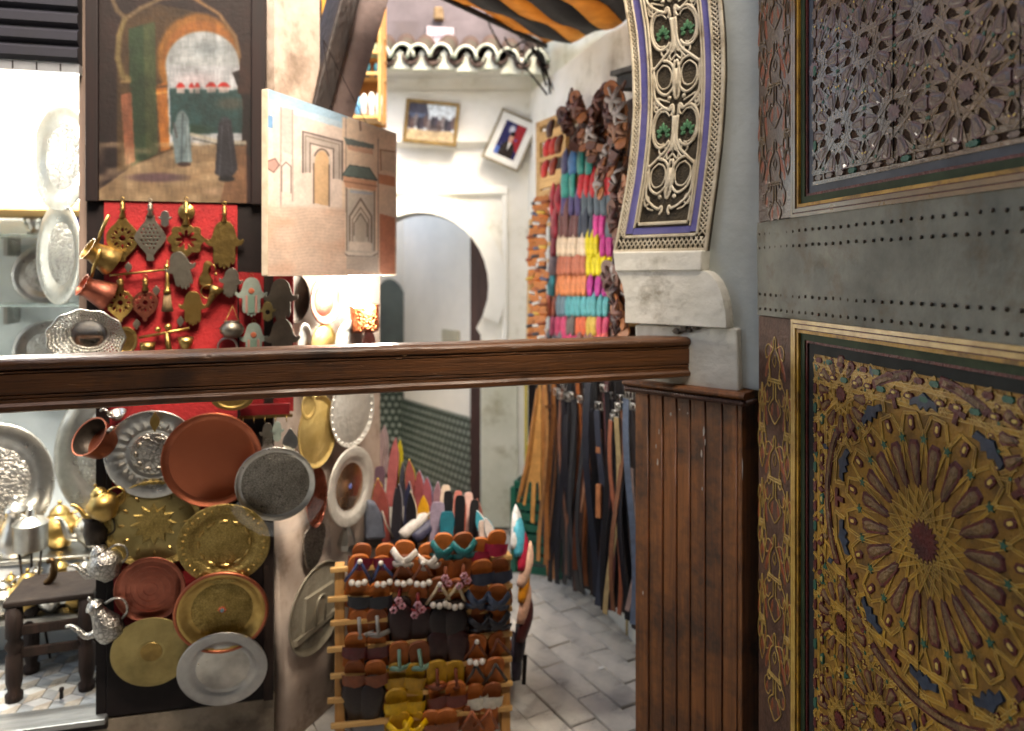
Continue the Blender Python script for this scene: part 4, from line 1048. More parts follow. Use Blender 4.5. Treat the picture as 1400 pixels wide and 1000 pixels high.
# ---- plates hanging on the board
def lathe_plate(name, label, pl, cx, cy, rpx, m, style, off, tilt=(0, 0), sx=1.0, m2=None, grp=None):
    q = pl.off(off); c = q.sz(cx, cy); Rm = rpx * q.mpp(cx, cy)
    t = thing(name, label, 'plate', q.at(*c), (R(tilt[0]), R(tilt[1]), q.ang), grp)
    n = 72
    if style == 'tray':      prof = [(0, -.03), (.62, -.03), (.70, -.05), (.74, -.09), (.80, -.10), (.97, -.12), (1, -.11), (1, -.09), (.8, -.08), (.72, -.03), (.62, 0), (0, 0)]
    elif style == 'deep':    prof = [(0, -.02), (.70, -.02), (.80, -.05), (.88, -.14), (.95, -.17), (1, -.16), (1, -.14), (.9, -.1), (.8, -.01), (.7, 0.01), (0, 0.01)]
    elif style == 'flat':    prof = [(0, -.03), (.90, -.03), (.94, -.05), (.985, -.08), (1, -.07), (1, -.05), (.93, 0), (0, 0)]
    elif style == 'disc':    prof = [(0, -.02), (.3, -.022), (.32, -.03), (.36, -.03), (.38, -.022), (.80, -.025), (.98, -.04), (1, -.035), (1, -.02), (.9, 0), (0, 0)]
    elif style == 'scallop': prof = [(0, -.03), (.50, -.03), (.55, -.05), (.58, -.05), (.62, -.03), (.70, -.06), (.78, -.09), (.82, -.09), (.97, -.11), (1, -.10), (1, -.08), (.7, -.02), (.5, 0), (0, 0)]
    prof = [(r * Rm, h * Rm) for r, h in prof]
    mod = None
    if style == 'scallop':
        def mod(j, r, h, a):
            return (r, h + 0.018 * Rm * math.cos(a * 24) if 0.6 * Rm < r < 0.8 * Rm else h)
    b = MB(); b.lathe(prof, n, sx=sx, mod=mod); d = b.obj('dish', m, t, auto=40)
    y0 = prof[0][1]
    if m2:
        b = MB(); rr = {'tray': .6, 'deep': .68, 'flat': .86, 'disc': .28, 'scallop': .48}[style] * Rm
        b.lathe([(0, y0 - 0.0012), (rr * 0.97, y0 - 0.0012), (rr, y0)], 48, sx=sx); b.obj('centre', m2, t, auto=40)
    b = MB(); b.tube([(Rm * sx * math.cos(2 * math.pi * k / 48), prof[-4][1] if style != 'disc' else -.028 * Rm, Rm * math.sin(2 * math.pi * k / 48)) for k in range(48)], Rm * 0.014, 5, closed=True)
    b.obj('rim', m, t, smooth=True)
    return t, Rm, y0
def ring_marks(t, Rm, y, r, n, w_, h_, m, name, sx=1.0):
    b = MB(); b.cap([(w_ * math.cos(R(a)), h_ * math.sin(R(a))) for a in range(0, 360, 60)], -0.003, 0.001, 0.5); me = b.mesh(name, m)
    for k in range(n):
        a = 2 * math.pi * k / n; link(name, me, t, (r * Rm * math.cos(a) * sx, y, r * Rm * math.sin(a)), (0, -a, 0))
t, Rm, y0 = lathe_plate('silver_plate', 'round silver plate with scalloped rim and engraved centre, top left of the board', FE, 210, 620, 60, m_silver, 'scallop', 0.03, (4, 0), 1.0, m_silvere)
ring_marks(t, Rm, y0 - 0.001, 0.36, 10, 0.008, 0.012, m_silverd, 'embossed_leaf')
t, Rm, y0 = lathe_plate('brass_plate', 'large brass plate embossed with a twelve-pointed star', FE, 211, 716, 60, m_brasse, 'flat', 0.02, (3, 0), 1.03, m_brassm)
b = MB(); b.cap([(Rm * (0.5 if k % 2 == 0 else 0.34) * math.cos(math.pi * k / 12), Rm * (0.5 if k % 2 == 0 else 0.34) * math.sin(math.pi * k / 12)) for k in range(24)], y0 - 0.006, y0 - 0.001, 0.9); b.obj('star_emboss', m_brasse, t)
ring_marks(t, Rm, y0 - 0.001, 0.68, 12, 0.012, 0.006, m_brassd, 'embossed_scroll')
t, Rm, y0 = lathe_plate('copper_plate', 'large plain polished copper plate at the top of the board', FE, 291, 628, 65, m_copper, 'flat', 0.055, (5, 0), 0.99, mat('brushed_copper', (158, 90, 65), (150, 84, 60), 8, 0.45, 1.0, rvar=0.04))
t, Rm, y0 = lathe_plate('copper_plate', 'small dull copper plate under the star-embossed brass plate', FE, 206, 805, 45, m_copperd, 'flat', 0.03, (4, 0), 1.0, m_copperd)
for k, r in enumerate((0.2, 0.38, 0.56, 0.7)):
    b = MB(); b.tube([(r * Rm * math.cos(2 * math.pi * j / 40), y0 - 0.0015, r * Rm * math.sin(2 * math.pi * j / 40)) for j in range(40)], 0.0016, 4, closed=True); b.obj('turned_ring', m_copperd, t)
t, Rm, y0 = lathe_plate('silver_tray', 'pale silver tray with wide plain rim at the bottom of the board', FE, 305, 912, 56, mat('pale_pewter', (176, 176, 174), (150, 150, 150), 8, 0.36, 1.0, bump=0.05), 'tray', 0.045, (12, 0), 1.03, m_silver)
t, Rm, y0 = lathe_plate('brass_plate', 'flat matt brass plate at the lower left corner of the board', FE, 207, 891, 49, m_brassm, 'disc', 0.035, (6, 0), 1.03, m_brassd)
t, Rm, y0 = lathe_plate('brass_dish', 'deep brass dish with copper rim and small enamelled star in its centre', FE, 304, 833, 57, m_brass, 'deep', 0.06, (8, 0), 1.03, m_brasse)
b = MB(); b.tube([(1.0 * Rm * 1.03 * math.cos(2 * math.pi * j / 56), y0 - 0.13 * Rm, 1.0 * Rm * math.sin(2 * math.pi * j / 56)) for j in range(56)], 0.006, 6, closed=True); b.obj('copper_rim', m_copper, t, smooth=True)
b = MB(); b.cap([(0.11 * Rm * (1 if k % 2 == 0 else 0.6) * math.cos(math.pi * k / 8), 0.11 * Rm * (1 if k % 2 == 0 else 0.6) * math.sin(math.pi * k / 8)) for k in range(16)], y0 - 0.004, y0 - 0.001, 0.8); b.obj('enamel_star', mat('red_enamel', (176, 84, 52)), t)
b = MB(); b.lathe([(0, y0 - 0.0055), (0.045 * Rm, y0 - 0.0055), (0.05 * Rm, y0 - 0.003)], 16); b.obj('enamel_dot', mat('blue_grey_enamel', (104, 128, 138)), t)
t, Rm, y0 = lathe_plate('brass_plate', 'round brass plate with raised dotted rim overlapping the enamelled dish', FE, 307, 742, 57, m_brasse, 'tray', 0.085, (8, 0), 1.04, m_brasse)
ring_marks(t, Rm, y0 - 0.085 * Rm, 0.88, 34, 0.0055, 0.0035, m_brass, 'rim_stud', 1.04)
ring_marks(t, Rm, y0 - 0.0015, 0.56, 12, 0.006, 0.016, m_brass, 'embossed_bar', 1.04)
t, Rm, y0 = lathe_plate('silver_plate', 'finely etched grey silver plate at the right edge of the board', FE, 377, 661, 53, m_silver, 'flat', 0.09, (10, 0), 0.98, mat('etched_silver', (150, 146, 138), (120, 116, 108), 20, 0.42, 1.0, bump=0.4, bscale=60, vor=0.6, vscale=140))
# clear film hanging below its rim
q = FE.off(0.11); c = q.sz(380, 700)
b = MB(); random.seed(4)
for j in range(5):
    for i in range(15):
        a = R(200 + 140 * i / 14); rr = (0.112 + j * 0.0075)
        b.v.append((rr * math.cos(a), -0.01 + random.uniform(-0.006, 0.006), 0.082 + rr * math.sin(a) - j * 0.002))
b.f = [(j * 15 + i, j * 15 + i + 1, (j + 1) * 15 + i + 1, (j + 1) * 15 + i) for j in range(4) for i in range(14)]
m_film = mat('clear_film', (200, 206, 210), (176, 182, 188), 20, 0.12, 0.0, bump=0.4, bscale=40)
m_film.node_tree.nodes['Principled BSDF'].inputs['Alpha'].default_value = 0.09
tag(b.obj('plastic_wrap', m_film, loc=q.at(*c), rot=(0, 0, q.ang), smooth=True), 'crumpled clear plastic wrap under the etched silver plate', 'plastic')

# ---- flat pendants and hands: outlines with real cut-outs
def pendant(name, label, cat, pl, cx, cy, outer, holes, m, off=0.0, th=0.006, extra=None, rot=0, grp=None):
    """outline and holes in photo pixels round (cx, cy), y down"""
    q = pl.off(off); c = q.sz(cx, cy); k = q.mpp(cx, cy)
    me = holes_mesh([(x * k, -y * k) for x, y in outer], [[(x * k, -y * k) for x, y in h] for h in holes], -th, 0, 0.0003, name='plate')
    me.materials.append(m)
    t = thing(name, label, cat, q.at(*c), (0, R(rot), q.ang), grp)
    link('plate', me, t)
    if extra:
        for nm, em, f in extra:
            b = MB(); f(b, k); b.obj(nm, em, t, smooth=True)
    return t
def sm(pts, k=4): return smooth(pts, k, closed=True)
def mir(half): return half + [(-x, y) for x, y in reversed(half) if abs(x) > 0.01]
drop = sm(mir([(0, -24), (5, -20), (9, -14), (17, -5), (20, 6), (17, 17), (9, 27), (4, 33), (4, 37), (0, 38)]), 2)
def star_holes(cx, cy, r, n):
    hs = [circ(cx, cy, r * 0.28, 14)]
    for k in range(n):
        a = 2 * math.pi * k / n
        def pp(rr, da): return (cx + rr * math.sin(a + da), cy - rr * math.cos(a + da))
        hs.append([pp(r * 1.08, 0), pp(r * 0.74, 0.21), pp(r * 0.48, 0), pp(r * 0.74, -0.21)])
        hs.append([pp(r * 0.86, 0.30), pp(r * 0.62, 0.393), pp(r * 0.86, 0.485), pp(r * 1.05, 0.393)])
    return hs
def hanger(h0, h1, w_):
    def f(b, k):
        prof = [(0.5 * w_ * k, h1), (w_ * k, h1 - 1), (0.5 * w_ * k, (h0 + h1) / 2 + 2), (0.95 * w_ * k, (h0 + h1) / 2), (0.5 * w_ * k, (h0 + h1) / 2 - 2), (0.8 * w_ * k, h0 + 3), (0.3 * w_ * k, h0)]
        b.lathe([(0.0001, -h1 * k)] + [(r, -h * k) for r, h in prof] + [(0.0001, -h0 * k)], 10, (0, -0.003, 0), axis='z')
        b.tube([(2.2 * k * math.cos(R(a)), -0.003, -h0 * k + 3 * k + 3 * k * math.sin(R(a))) for a in range(0, 360, 30)], 0.7 * k, 5, closed=True)
    return f
hp = [('hanger', m_brassd, hanger(-44, -22, 4.5))]
pendant('filigree_pendant', 'brass drop pendant pierced with an eight-pointed star, top left on the red felt', 'pendant', FE, 168, 320, drop, star_holes(0, 6, 15, 8), m_brassd, 0.004, extra=hp)
lat = [circ(-11 + 5 * (i % 5) + (2.5 if j % 2 else 0), -12 + 5.2 * j, 1.9, 4) for j in range(7) for i in range(5)]
def inside(pt, poly):
    x, y = pt; r = False
    for (x0, y0), (x1, y1) in zip(poly, poly[1:] + poly[:1]):
        if (y0 > y) != (y1 > y) and x < (x1 - x0) * (y - y0) / (y1 - y0) + x0: r = not r
    return r
big = sm(mir([(0, -26), (5, -25), (6, -18), (12, -10), (20, 4), (17, 12), (8, 24), (4, 30), (5, 36), (0, 37)]), 2)
latk = [h for h in lat if all(inside((x * 1.25, y * 1.2), big) for x, y in h)]
pendant('filigree_pendant', 'greyish drop pendant pierced all over with small lozenges', 'pendant', FE, 206, 320, big, latk, m_silverd, 0.006, extra=[('hanger', m_silverd, hanger(-42, -24, 5))])
flo = [( (22 + 2.2 * math.cos(8 * R(a))) * math.sin(R(a)), 6 - (21 + 2.2 * math.cos(8 * R(a))) * math.cos(R(a))) for a in range(0, 360, 8)]
flo = [p for p in flo if not (abs(p[0]) < 6 and p[1] < 0)]
top = [(-4, -16), (-3, -24), (3, -24), (4, -16)]
i0 = min(range(len(flo)), key=lambda i: flo[i][0] + 1000 * (flo[i][1] > 0)) if False else 0
flo = sorted(flo, key=lambda p: (math.atan2(p[0], -(p[1] - 6))) % (2 * math.pi))
floh = []
flh = []
for a in range(0, 360, 6):
    t_ = R(a); c_ = abs(math.cos(4 * t_ / 1.0)); rr = 4 + 10 * c_ ** 0.7
    flh.append((rr * math.sin(t_), 6 - rr * math.cos(t_)))
pendant('filigree_pendant', 'round brass pendant with a wide eight-petalled flower cut-out', 'pendant', FE, 255, 322, flo + top, [flh], m_brassd, 0.008, extra=[('hanger', m_brassd, hanger(-46, -14, 5)), ('boss', m_brassd, lambda b, k: b.lathe([(0.0001, -0.008), (4 * k, -0.008), (8 * k, -0.005), (11 * k, 0)], 16, (0, 0, 32 * k)))])
hh_ = [(0, -27), (6, -26), (11, -21), (14, -13), (16, -5), (20, -1), (24, -3), (25, 0), (22, 5), (16, 7), (14, 8), (14, 16), (14, 26), (12, 31), (9.5, 31), (8, 27), (7, 33), (5, 36), (3, 34), (2.2, 29), (1.5, 36)]
hand = sm(hh_ + [(0, 38)] + [(-x, y) for x, y in reversed(hh_[1:])], 2)
def sc(pts, k, ky=None): return [(x * k, y * (ky or k)) for x, y in pts]
pendant('hand_pendant', 'large plain brass hand pendant at the right top of the red felt', 'pendant', FE, 307, 330, hand, [], m_brassd, 0.006, extra=[('hanger', m_brassd, hanger(-48, -26, 4))])
for (x, y, k, m, lab, r_) in ((226, 298, 0.34, m_silver, 'tiny pale hand charm between the drop pendants', 0), (247, 366, 0.8, m_silverd, 'grey pewter hand pendant tilted under the flower pendant', -14), (264, 418, 0.72, m_brass, 'yellow brass hand pendant in the middle of the red felt', 0),
                            (316, 384, 0.62, m_silverd, 'dull grey hand pendant near the right edge of the red felt', 6)):
    pendant('hand_pendant', lab, 'pendant', FE, x, y, sc(hand, k), [], m, 0.012, rot=r_)
for (x, y, lab) in ((176, 364, 'tiny grey charm above the brass bar on the red felt'), (214, 396, 'tiny oval grey charm left of the brass brush'), (187, 442, 'tiny dark triangular charm under the pierced roundels'), (247, 438, 'tiny dark drop charm left of the brass hand')):
    pendant('charm', lab, 'charm', FE, x, y, sc(drop, 0.22), [], m_silverd, 0.006)
# bar with two pierced roundels
rnd = sm(mir([(0, -17), (8, -15), (15, -8), (17, 0), (14, 10), (7, 18), (3, 22), (2, 26), (0, 27)]), 2)
pendant('filigree_pendant', 'bright brass roundel hanging from the bar, pierced with a rosette', 'pendant', FE, 165, 414, rnd, star_holes(0, 0, 14, 8), m_brass, 0.01, extra=[('hanger', m_brassd, hanger(-33, -16, 6))])
pendant('filigree_pendant', 'reddish roundel hanging from the bar beside the brass roundel', 'pendant', FE, 199, 414, sc(rnd, 0.95), star_holes(0, 0, 13, 8), m_copperd, 0.01, extra=[('hanger', m_brassd, hanger(-33, -16, 5))])
def rod(b, pl, pts, r, c, n=8): b.tube([(pl.sz(*p)[0] - c[0], -0.014, pl.sz(*p)[1] - c[1]) for p in pts], r, n)
c = FE.sz(190, 374); t = thing('brass_rail', 'thin brass rod with a pierced finial fixed across the red felt', 'rail', FE.at(*c), FE.ang)
b = MB(); rod(b, FE, [(152, 377), (228, 369)], 0.0035, c); b.obj('rod', m_brassd, t, smooth=True)
b = MB(); p_ = FE.sz(229, 366); b.ball((p_[0] - c[0], -0.012, p_[1] - c[1]), 0.011, 10, 6, (0.7, 0.6, 1)); b.obj('finial', m_brass, t, smooth=True)
# brush
c = FE.sz(230, 395); t = thing('brass_brush', 'little brass handled brush hanging on the red felt', 'brush', FE.at(*c), FE.ang); k = FE.mpp(230, 395)
b = MB(); b.lathe([(0.0001, 40 * k), (1 * k, 38 * k), (1.2 * k, 24 * k), (3 * k, 22 * k), (2.2 * k, 10 * k), (3.4 * k, 6 * k), (3 * k, 0), (5 * k, -2 * k), (5 * k, -6 * k), (0.0001, -6 * k)], 12, (0, -0.012, 0), axis='z'); b.obj('handle', m_brass, t, smooth=True)
b = MB(); b.lathe([(0.0001, -6 * k), (4.4 * k, -6 * k), (5.6 * k, -20 * k), (8 * k, -31 * k), (0.0001, -31 * k)], 14, (0, -0.012, 0), axis='z', sz=0.6); b.obj('bristles', mat('bristle_brown', (120, 96, 62), (86, 66, 42), 60, 0.7, stretch=(12, 12, 1), bump=0.4), t, smooth=True)
# bird shaped hook, pistol ornament
c = FE.sz(282, 372); t = thing('bird_ornament', 'small brass bird shaped hook beside the hand pendants', 'ornament', FE.at(*c), FE.ang); k = FE.mpp(282, 372)
b = MB(); b.cap([(x * k, -y * k) for x, y in sm([(-2, -14), (4, -15), (8, -11), (5, -7), (4, 2), (9, 12), (7, 22), (0, 24), (-8, 20), (-10, 10), (-5, 0), (-4, -8)], 3)], -0.014, -0.002, 0.8); b.obj('body', m_brassd, t)
b = MB(); b.tube([(6 * k, -0.01, 12 * k), (12 * k, -0.01, 8 * k), (13 * k, -0.01, 0)], 0.0018, 5); b.ball((13 * k, -0.01, -3 * k), 0.005, 8, 6); b.obj('bell', m_brassd, t, smooth=True)
c = FE.sz(292, 405); t = thing('brass_horn', 'small tilted brass horn ornament with a ring on the red felt', 'ornament', FE.at(*c), (0, R(25), FE.ang)); k = FE.mpp(292, 405)
b = MB(); b.lathe([(2 * k, -16 * k), (3 * k, -8 * k), (6 * k, 4 * k), (10 * k, 14 * k), (9 * k, 14 * k), (2 * k, -10 * k)], 14, (0, -0.02, 0), axis='z'); b.obj('horn', m_brassd, t, smooth=True)
b = MB(); b.tube([(-8 * k + 9 * k * math.cos(R(a)), -0.016, 3 * k + 9 * k * math.sin(R(a))) for a in range(60, 330, 20)], 0.0022, 5); b.obj('loop', m_brassd, t, smooth=True)
# little hanging pot with chains
c = FE.sz(319, 450); t = thing('hanging_pot', 'small dented silver pot hanging on thin chains at the felt edge', 'pot', FE.at(*c), FE.ang); k = FE.mpp(319, 450)
b = MB(); b.lathe([(0.0001, -12 * k), (8 * k, -11 * k), (15 * k, -4 * k), (16 * k, 2 * k), (12 * k, 8 * k), (9 * k, 10 * k), (11 * k, 12 * k), (8 * k, 11 * k), (0.0001, 9 * k)], 18, (0, -0.03, 0), axis='z'); b.obj('bowl', m_silverd, t, smooth=True)
b = MB()
for x in (-9, 9): b.tube([(x * k, -0.03, 10 * k), (0, -0.015, 32 * k)], 0.0012, 4)
b.obj('chain', m_brassd, t)
c = FE.sz(313, 473); k = FE.mpp(313, 473)
b = MB(); b.tube([(12 * k * math.cos(R(a)), -0.03, 12 * k * math.sin(R(a))) for a in range(0, 360, 15)], 0.0032, 6, closed=True); tag(b.obj('metal_ring', m_silver, loc=FE.at(*c), rot=(0, 0, FE.ang), smooth=True), 'plain silver ring hanging under the small silver pot', 'ring')
# hanging balance with two cups
c = FE.sz(226, 455); t = thing('brass_scales', 'brass hanging rack with cups low on the red felt', 'scales', FE.at(*c), FE.ang); k = FE.mpp(226, 455)
b = MB(); b.tube([(-32 * k, -0.014, -6 * k), (32 * k, -0.014, 6 * k)], 0.0042, 6); b.ball((-8 * k, -0.014, 5 * k), 0.009, 8, 5); b.ball((5 * k, -0.014, 8 * k), 0.011, 8, 5); b.obj('bar', m_brass, t, smooth=True)
for x, z in ((-20, -16), (28, -10)):
    b = MB(); b.lathe([(0.0001, -16 * k), (5 * k, -14 * k), (9 * k, -4 * k), (10 * k, 4 * k), (8 * k, 3 * k), (0.0001, -8 * k)], 16, (x * k, -0.022, z * k), axis='z'); b.obj('cup', m_brassd if x < 0 else m_brass, t, smooth=True)
b = MB(); b.tube([(3 * k, -0.014, 0), (5 * k, -0.014, -16 * k), (8 * k, -0.016, -30 * k)], [0.006, 0.008, 0.01], 8); b.obj('stem', m_brassd, t, smooth=True)

# ---- long handled coffee pots and bowls at the left edge of the board
def coffee_pot(label, cx, cy, rpx, m, tilt, hx, off=0.08):
    q = SF.off(off); c = q.sz(cx, cy); k = q.mpp(cx, cy)
    t = thing('coffee_pot', label, 'pot', q.at(*c), tuple(R(a) for a in tilt), 'long handled coffee pots')
    b = MB(); r = rpx * k
    b.lathe([(0.0001, -1.1 * r), (1.15 * r, -1.1 * r), (1.2 * r, -0.95 * r), (1.0 * r, -0.2 * r), (0.78 * r, 0.6 * r), (0.86 * r, 1.0 * r), (0.95 * r, 1.12 * r), (0.88 * r, 1.12 * r), (0.72 * r, 0.6 * r), (0.95 * r, -0.2 * r), (1.1 * r, -0.9 * r), (0.0001, -1.0 * r)], 24, axis='z'); b.obj('body', m, t, auto=50)
    b = MB(); b.lathe([(0.0001, -0.6 * r), (0.98 * r, -0.6 * r)], 20, axis='z'); b.obj('inside', m_black, t)
    b = MB(); b.tube([(0.9 * r, 0, 0.85 * r), (1.6 * r, 0, 1.1 * r), (3.2 * r, 0, 1.5 * r)], [0.004, 0.005, 0.0045], 8); b.obj('handle', m_brass, t, smooth=True)
    return t
coffee_pot('brass coffee pot with upright long handle left of the red felt', 138, 350, 17, m_brassd, (38, -50, 0), 0)
coffee_pot('copper coffee pot lying sideways above the pierced silver bowl', 131, 398, 17, m_copperd, (38, -55, 0), 0)
# pierced silver bowl
q = SF.off(0.1); c = q.sz(123, 456); k = q.mpp(123, 456)
t = thing('pierced_bowl', 'silver bowl with pierced lacy rim above the beam', 'bowl', q.at(*c), (R(8), 0, R(18)))
b = MB(); b.lathe([(0.0001, 0.01), (14 * k, 0.01), (20 * k, 0.0), (22 * k, -0.01), (20 * k, -0.012), (14 * k, 0.0), (0.0001, 0.0)], 40); b.obj('well', mat('mirror_silver', (214, 206, 198), (190, 180, 170), 8, 0.16, 1.0), t, smooth=True)
b = MB(); nr, na = 7, 52
for j in range(nr):
    rr = (22 + 24.0 * j / (nr - 1)) * k; yy = -0.01 - 0.035 * (j / (nr - 1)) ** 1.5
    wv = 1 + (0.05 * math.cos(12 * 0) if j == nr - 1 else 0)
    for i in range(na):
        a = 2 * math.pi * (i + 0.5 * (j % 2)) / na; rw_ = rr * (1 + 0.035 * math.cos(a * 11) * j / nr); b.v.append((rw_ * math.cos(a), yy + random.uniform(-0.002, 0.002), rw_ * math.sin(a) * 0.82 - 2 * k * j / nr))
net = MB()
for j in range(nr - 1):
    for i in range(na):
        p0 = b.v[j * na + i]
        for d in ((0, -1) if j % 2 == 0 else (0, 1)):
            net.tube([p0, b.v[(j + 1) * na + (i + d) % na]], 0.0022, 4)
net.tube([b.v[(nr - 1) * na + i] for i in range(na)], 0.0032, 5, closed=True)
stuff(net.obj('lace_rim', m_silver, t, smooth=True))
t, Rm, y0 = lathe_plate('brass_dish', 'small brass dish half hidden behind the pierced silver bowl', FE, 172, 466, 19, m_brassd, 'deep', 0.02, (0, 0), 0.8)
# copper pan and small cup under the beam
q = SF.off(0.09); c = q.sz(128, 600); k = q.mpp(128, 600)
t = thing('copper_pan', 'round copper pan with dark tinned inside hanging below the beam', 'pan', q.at(*c), (R(55), R(-18), R(-10)))
b = MB(); r = 27 * k
b.lathe([(0.0001, -0.8 * r), (0.78 * r, -0.8 * r), (0.86 * r, -0.6 * r), (r, 0.3 * r), (1.03 * r, 0.32 * r), (0.96 * r, 0.3 * r), (0.82 * r, -0.55 * r), (0.0001, -0.7 * r)], 32, axis='z'); b.obj('body', m_copper, t, auto=45)
b = MB(); b.lathe([(0.0001, -0.66 * r), (0.80 * r, -0.66 * r), (0.945 * r, 0.28 * r)], 28, axis='z'); b.obj('tinned_inside', m_pewterdark, t, smooth=True)
b = MB(); b.tube([(r, 0, 0.2 * r), (1.5 * r, 0, 0.4 * r)], 0.006, 8); b.obj('handle', m_silver, t, smooth=True)
q = SF.off(0.07); c = q.sz(160, 564); k = q.mpp(160, 564)
t = thing('silver_ladle', 'small silver ladle hanging just under the beam beside the copper pan', 'ladle', q.at(*c), (R(20), 0, 0))
b = MB(); b.lathe([(0.0001, -11 * k), (8 * k, -9 * k), (12 * k, 0), (11 * k, 0), (7 * k, -7 * k), (0.0001, -9 * k)], 18, axis='z'); b.obj('bowl', m_silver, t, smooth=True)
b = MB(); b.tube([(-8 * k, 0, -2 * k), (-18 * k, 0, 6 * k), (-22 * k, 0, 2 * k)], 0.004, 6); b.obj('handle', m_silver, t, smooth=True)
# little brass charm hanging over the first silver plate
c = FE.off(0.05).sz(212, 575); pendant('brass_charm', 'small pointed brass charm hanging over the scalloped silver plate', 'charm', FE, 212, 574, sc(drop, 0.3, 0.42), [], m_brass, 0.07)

# ---- teapots hanging down the edge of the board
def teapot(label, cx, cy, hpx, m, tilt, off=0.07, tall=False, spx=1.0, grp='teapots hung along the display board', pl=None, loc=None, size=None):
    if loc is None:
        q = (pl or SF).off(off); c = q.sz(cx, cy); k = q.mpp(cx, cy); loc = q.at(*c); H = hpx * k
    else: H = size
    t = thing('teapot', label, 'teapot', loc, tuple(R(a) for a in tilt), grp)
    if tall: prof = [(0.0001, -.5), (.22, -.5), (.27, -.44), (.30, -.3), (.29, -.15), (.2, .05), (.15, .2), (.16, .3), (.19, .32)]
    else: prof = [(0.0001, -.45), (.2, -.45), (.22, -.4), (.36, -.22), (.41, -.05), (.36, .1), (.24, .22), (.19, .26), (.2, .29)]
    b = MB(); b.lathe([(r * H, z * H) for r, z in prof], 24, axis='z'); b.obj('body', m, t, smooth=True)
    zt2 = prof[-1][1]; rt = prof[-1][0]
    b = MB(); b.lathe([(rt * H, zt2 * H), (rt * 0.9 * H, (zt2 + .05) * H), (rt * .5 * H, (zt2 + .13) * H), (.03 * H, (zt2 + .16) * H), (.05 * H, (zt2 + .2) * H), (.04 * H, (zt2 + .24) * H), (0.0001, (zt2 + .26) * H)], 20, axis='z'); b.obj('lid', m, t, smooth=True)
    b = MB(); b.tube([tuple(H * v for v in p) for p in smooth([(-.3, 0, -.22), (-.48, 0, -.16), (-.55, 0, .05), (-.62, 0, .2), (-.72, 0, .24)], 4)], [H * x for x in np.linspace(.085, .03, 17)], 8); b.obj('spout', m, t, smooth=True)
    b = MB(); b.tube([tuple(H * v for v in p) for p in smooth([(rt + .02, 0, zt2 - .05), (.45, 0, .26), (.58, 0, .1), (.52, 0, -.12), (.33, 0, -.22)], 4)], 0.028 * H, 6); b.obj('handle', m, t, smooth=True)
    return t
teapot('gilt brass teapot tipped at the board edge below the copper pan', 140, 688, 52, m_brass, (0, -20, 12))
teapot('silver teapot with chased body tipped on the board edge', 142, 768, 56, m_silvere, (6, -22, 10))
teapot('tall silver coffee pot hanging lowest on the board edge', 140, 846, 62, m_silvere, (4, -28, 8), tall=True)
q = SF.off(0.05); c = q.sz(131, 722); k = q.mpp(131, 722)
t = thing('metal_jug', 'dark tarnished jug between the gilt and the silver teapots', 'jug', q.at(*c), (0, R(-6), 0))
b = MB(); b.lathe([(0.0001, -20 * k), (14 * k, -19 * k), (16 * k, -5 * k), (13 * k, 10 * k), (15 * k, 16 * k), (12 * k, 15 * k), (0.0001, -16 * k)], 20, axis='z'); b.obj('body', m_pewterdark, t, smooth=True)
b = MB(); b.tube([(p[0] * k, 0, p[1] * k) for p in smooth([(13, 12), (24, 10), (25, -6), (15, -12)], 4)], 0.0025, 6); b.obj('handle', m_pewterdark, t, smooth=True)

# ---- hands, key holder and plates on the side wall
LF = LW.off(0.02); FH = SF.off(0.042)
hands2 = [(344, 402, 0.82, m_bead, 'grey enamelled hand with an orange spot under the canvas', True), (384, 406, 0.9, m_silverd, 'grey pewter hand right of the enamelled hand', False), (347, 462, 0.74, m_bead, 'small grey enamelled hand with coloured stripes above the beam', True), (386, 462, 0.95, m_silverd, 'large dull pewter hand just above the beam', False), (366, 424, 0.42, m_brassm, 'small pale brass hand with an oval hole between the grey hands', None)]
for (x, y, k_, m, lab, en) in hands2:
    t = pendant('hand_pendant', lab, 'pendant', FH, x, y, sc(hand, k_, k_ * 1.0), [circ(0, 3, 3.5, 10)] if en is None else [], m, 0.012 if en is not None else 0.03)
    k = FH.mpp(x, y)
    if en:
        b = MB(); b.box(-4 * k, 4 * k, -0.009, -0.006, -26 * k, -2 * k); b.obj('stripe', mat('green_enamel', (110, 134, 118)), t, bevel=0.001)
        for sg in (-1, 1):
            b = MB(); b.box(sg * 6.2 * k - 1.4 * k, sg * 6.2 * k + 1.4 * k, -0.0088, -0.006, -26 * k, -2 * k); b.obj('stripe', mat('pink_enamel', (176, 128, 116)), t, bevel=0.001)
        b = MB(); b.lathe([(0.0001, -0.009), (3 * k, -0.009), (4 * k, -0.006)], 12, (0, 0, 4 * k)); b.obj('spot', mat('orange_enamel', (176, 92, 62)), t)
    b = MB(); b.tube([(2.4 * k * math.cos(R(a)), -0.003, 31 * k_ * k + 2.4 * k * math.sin(R(a))) for a in range(0, 360, 30)], 0.0008, 4, closed=True); b.obj('ring', m_brassd, t)
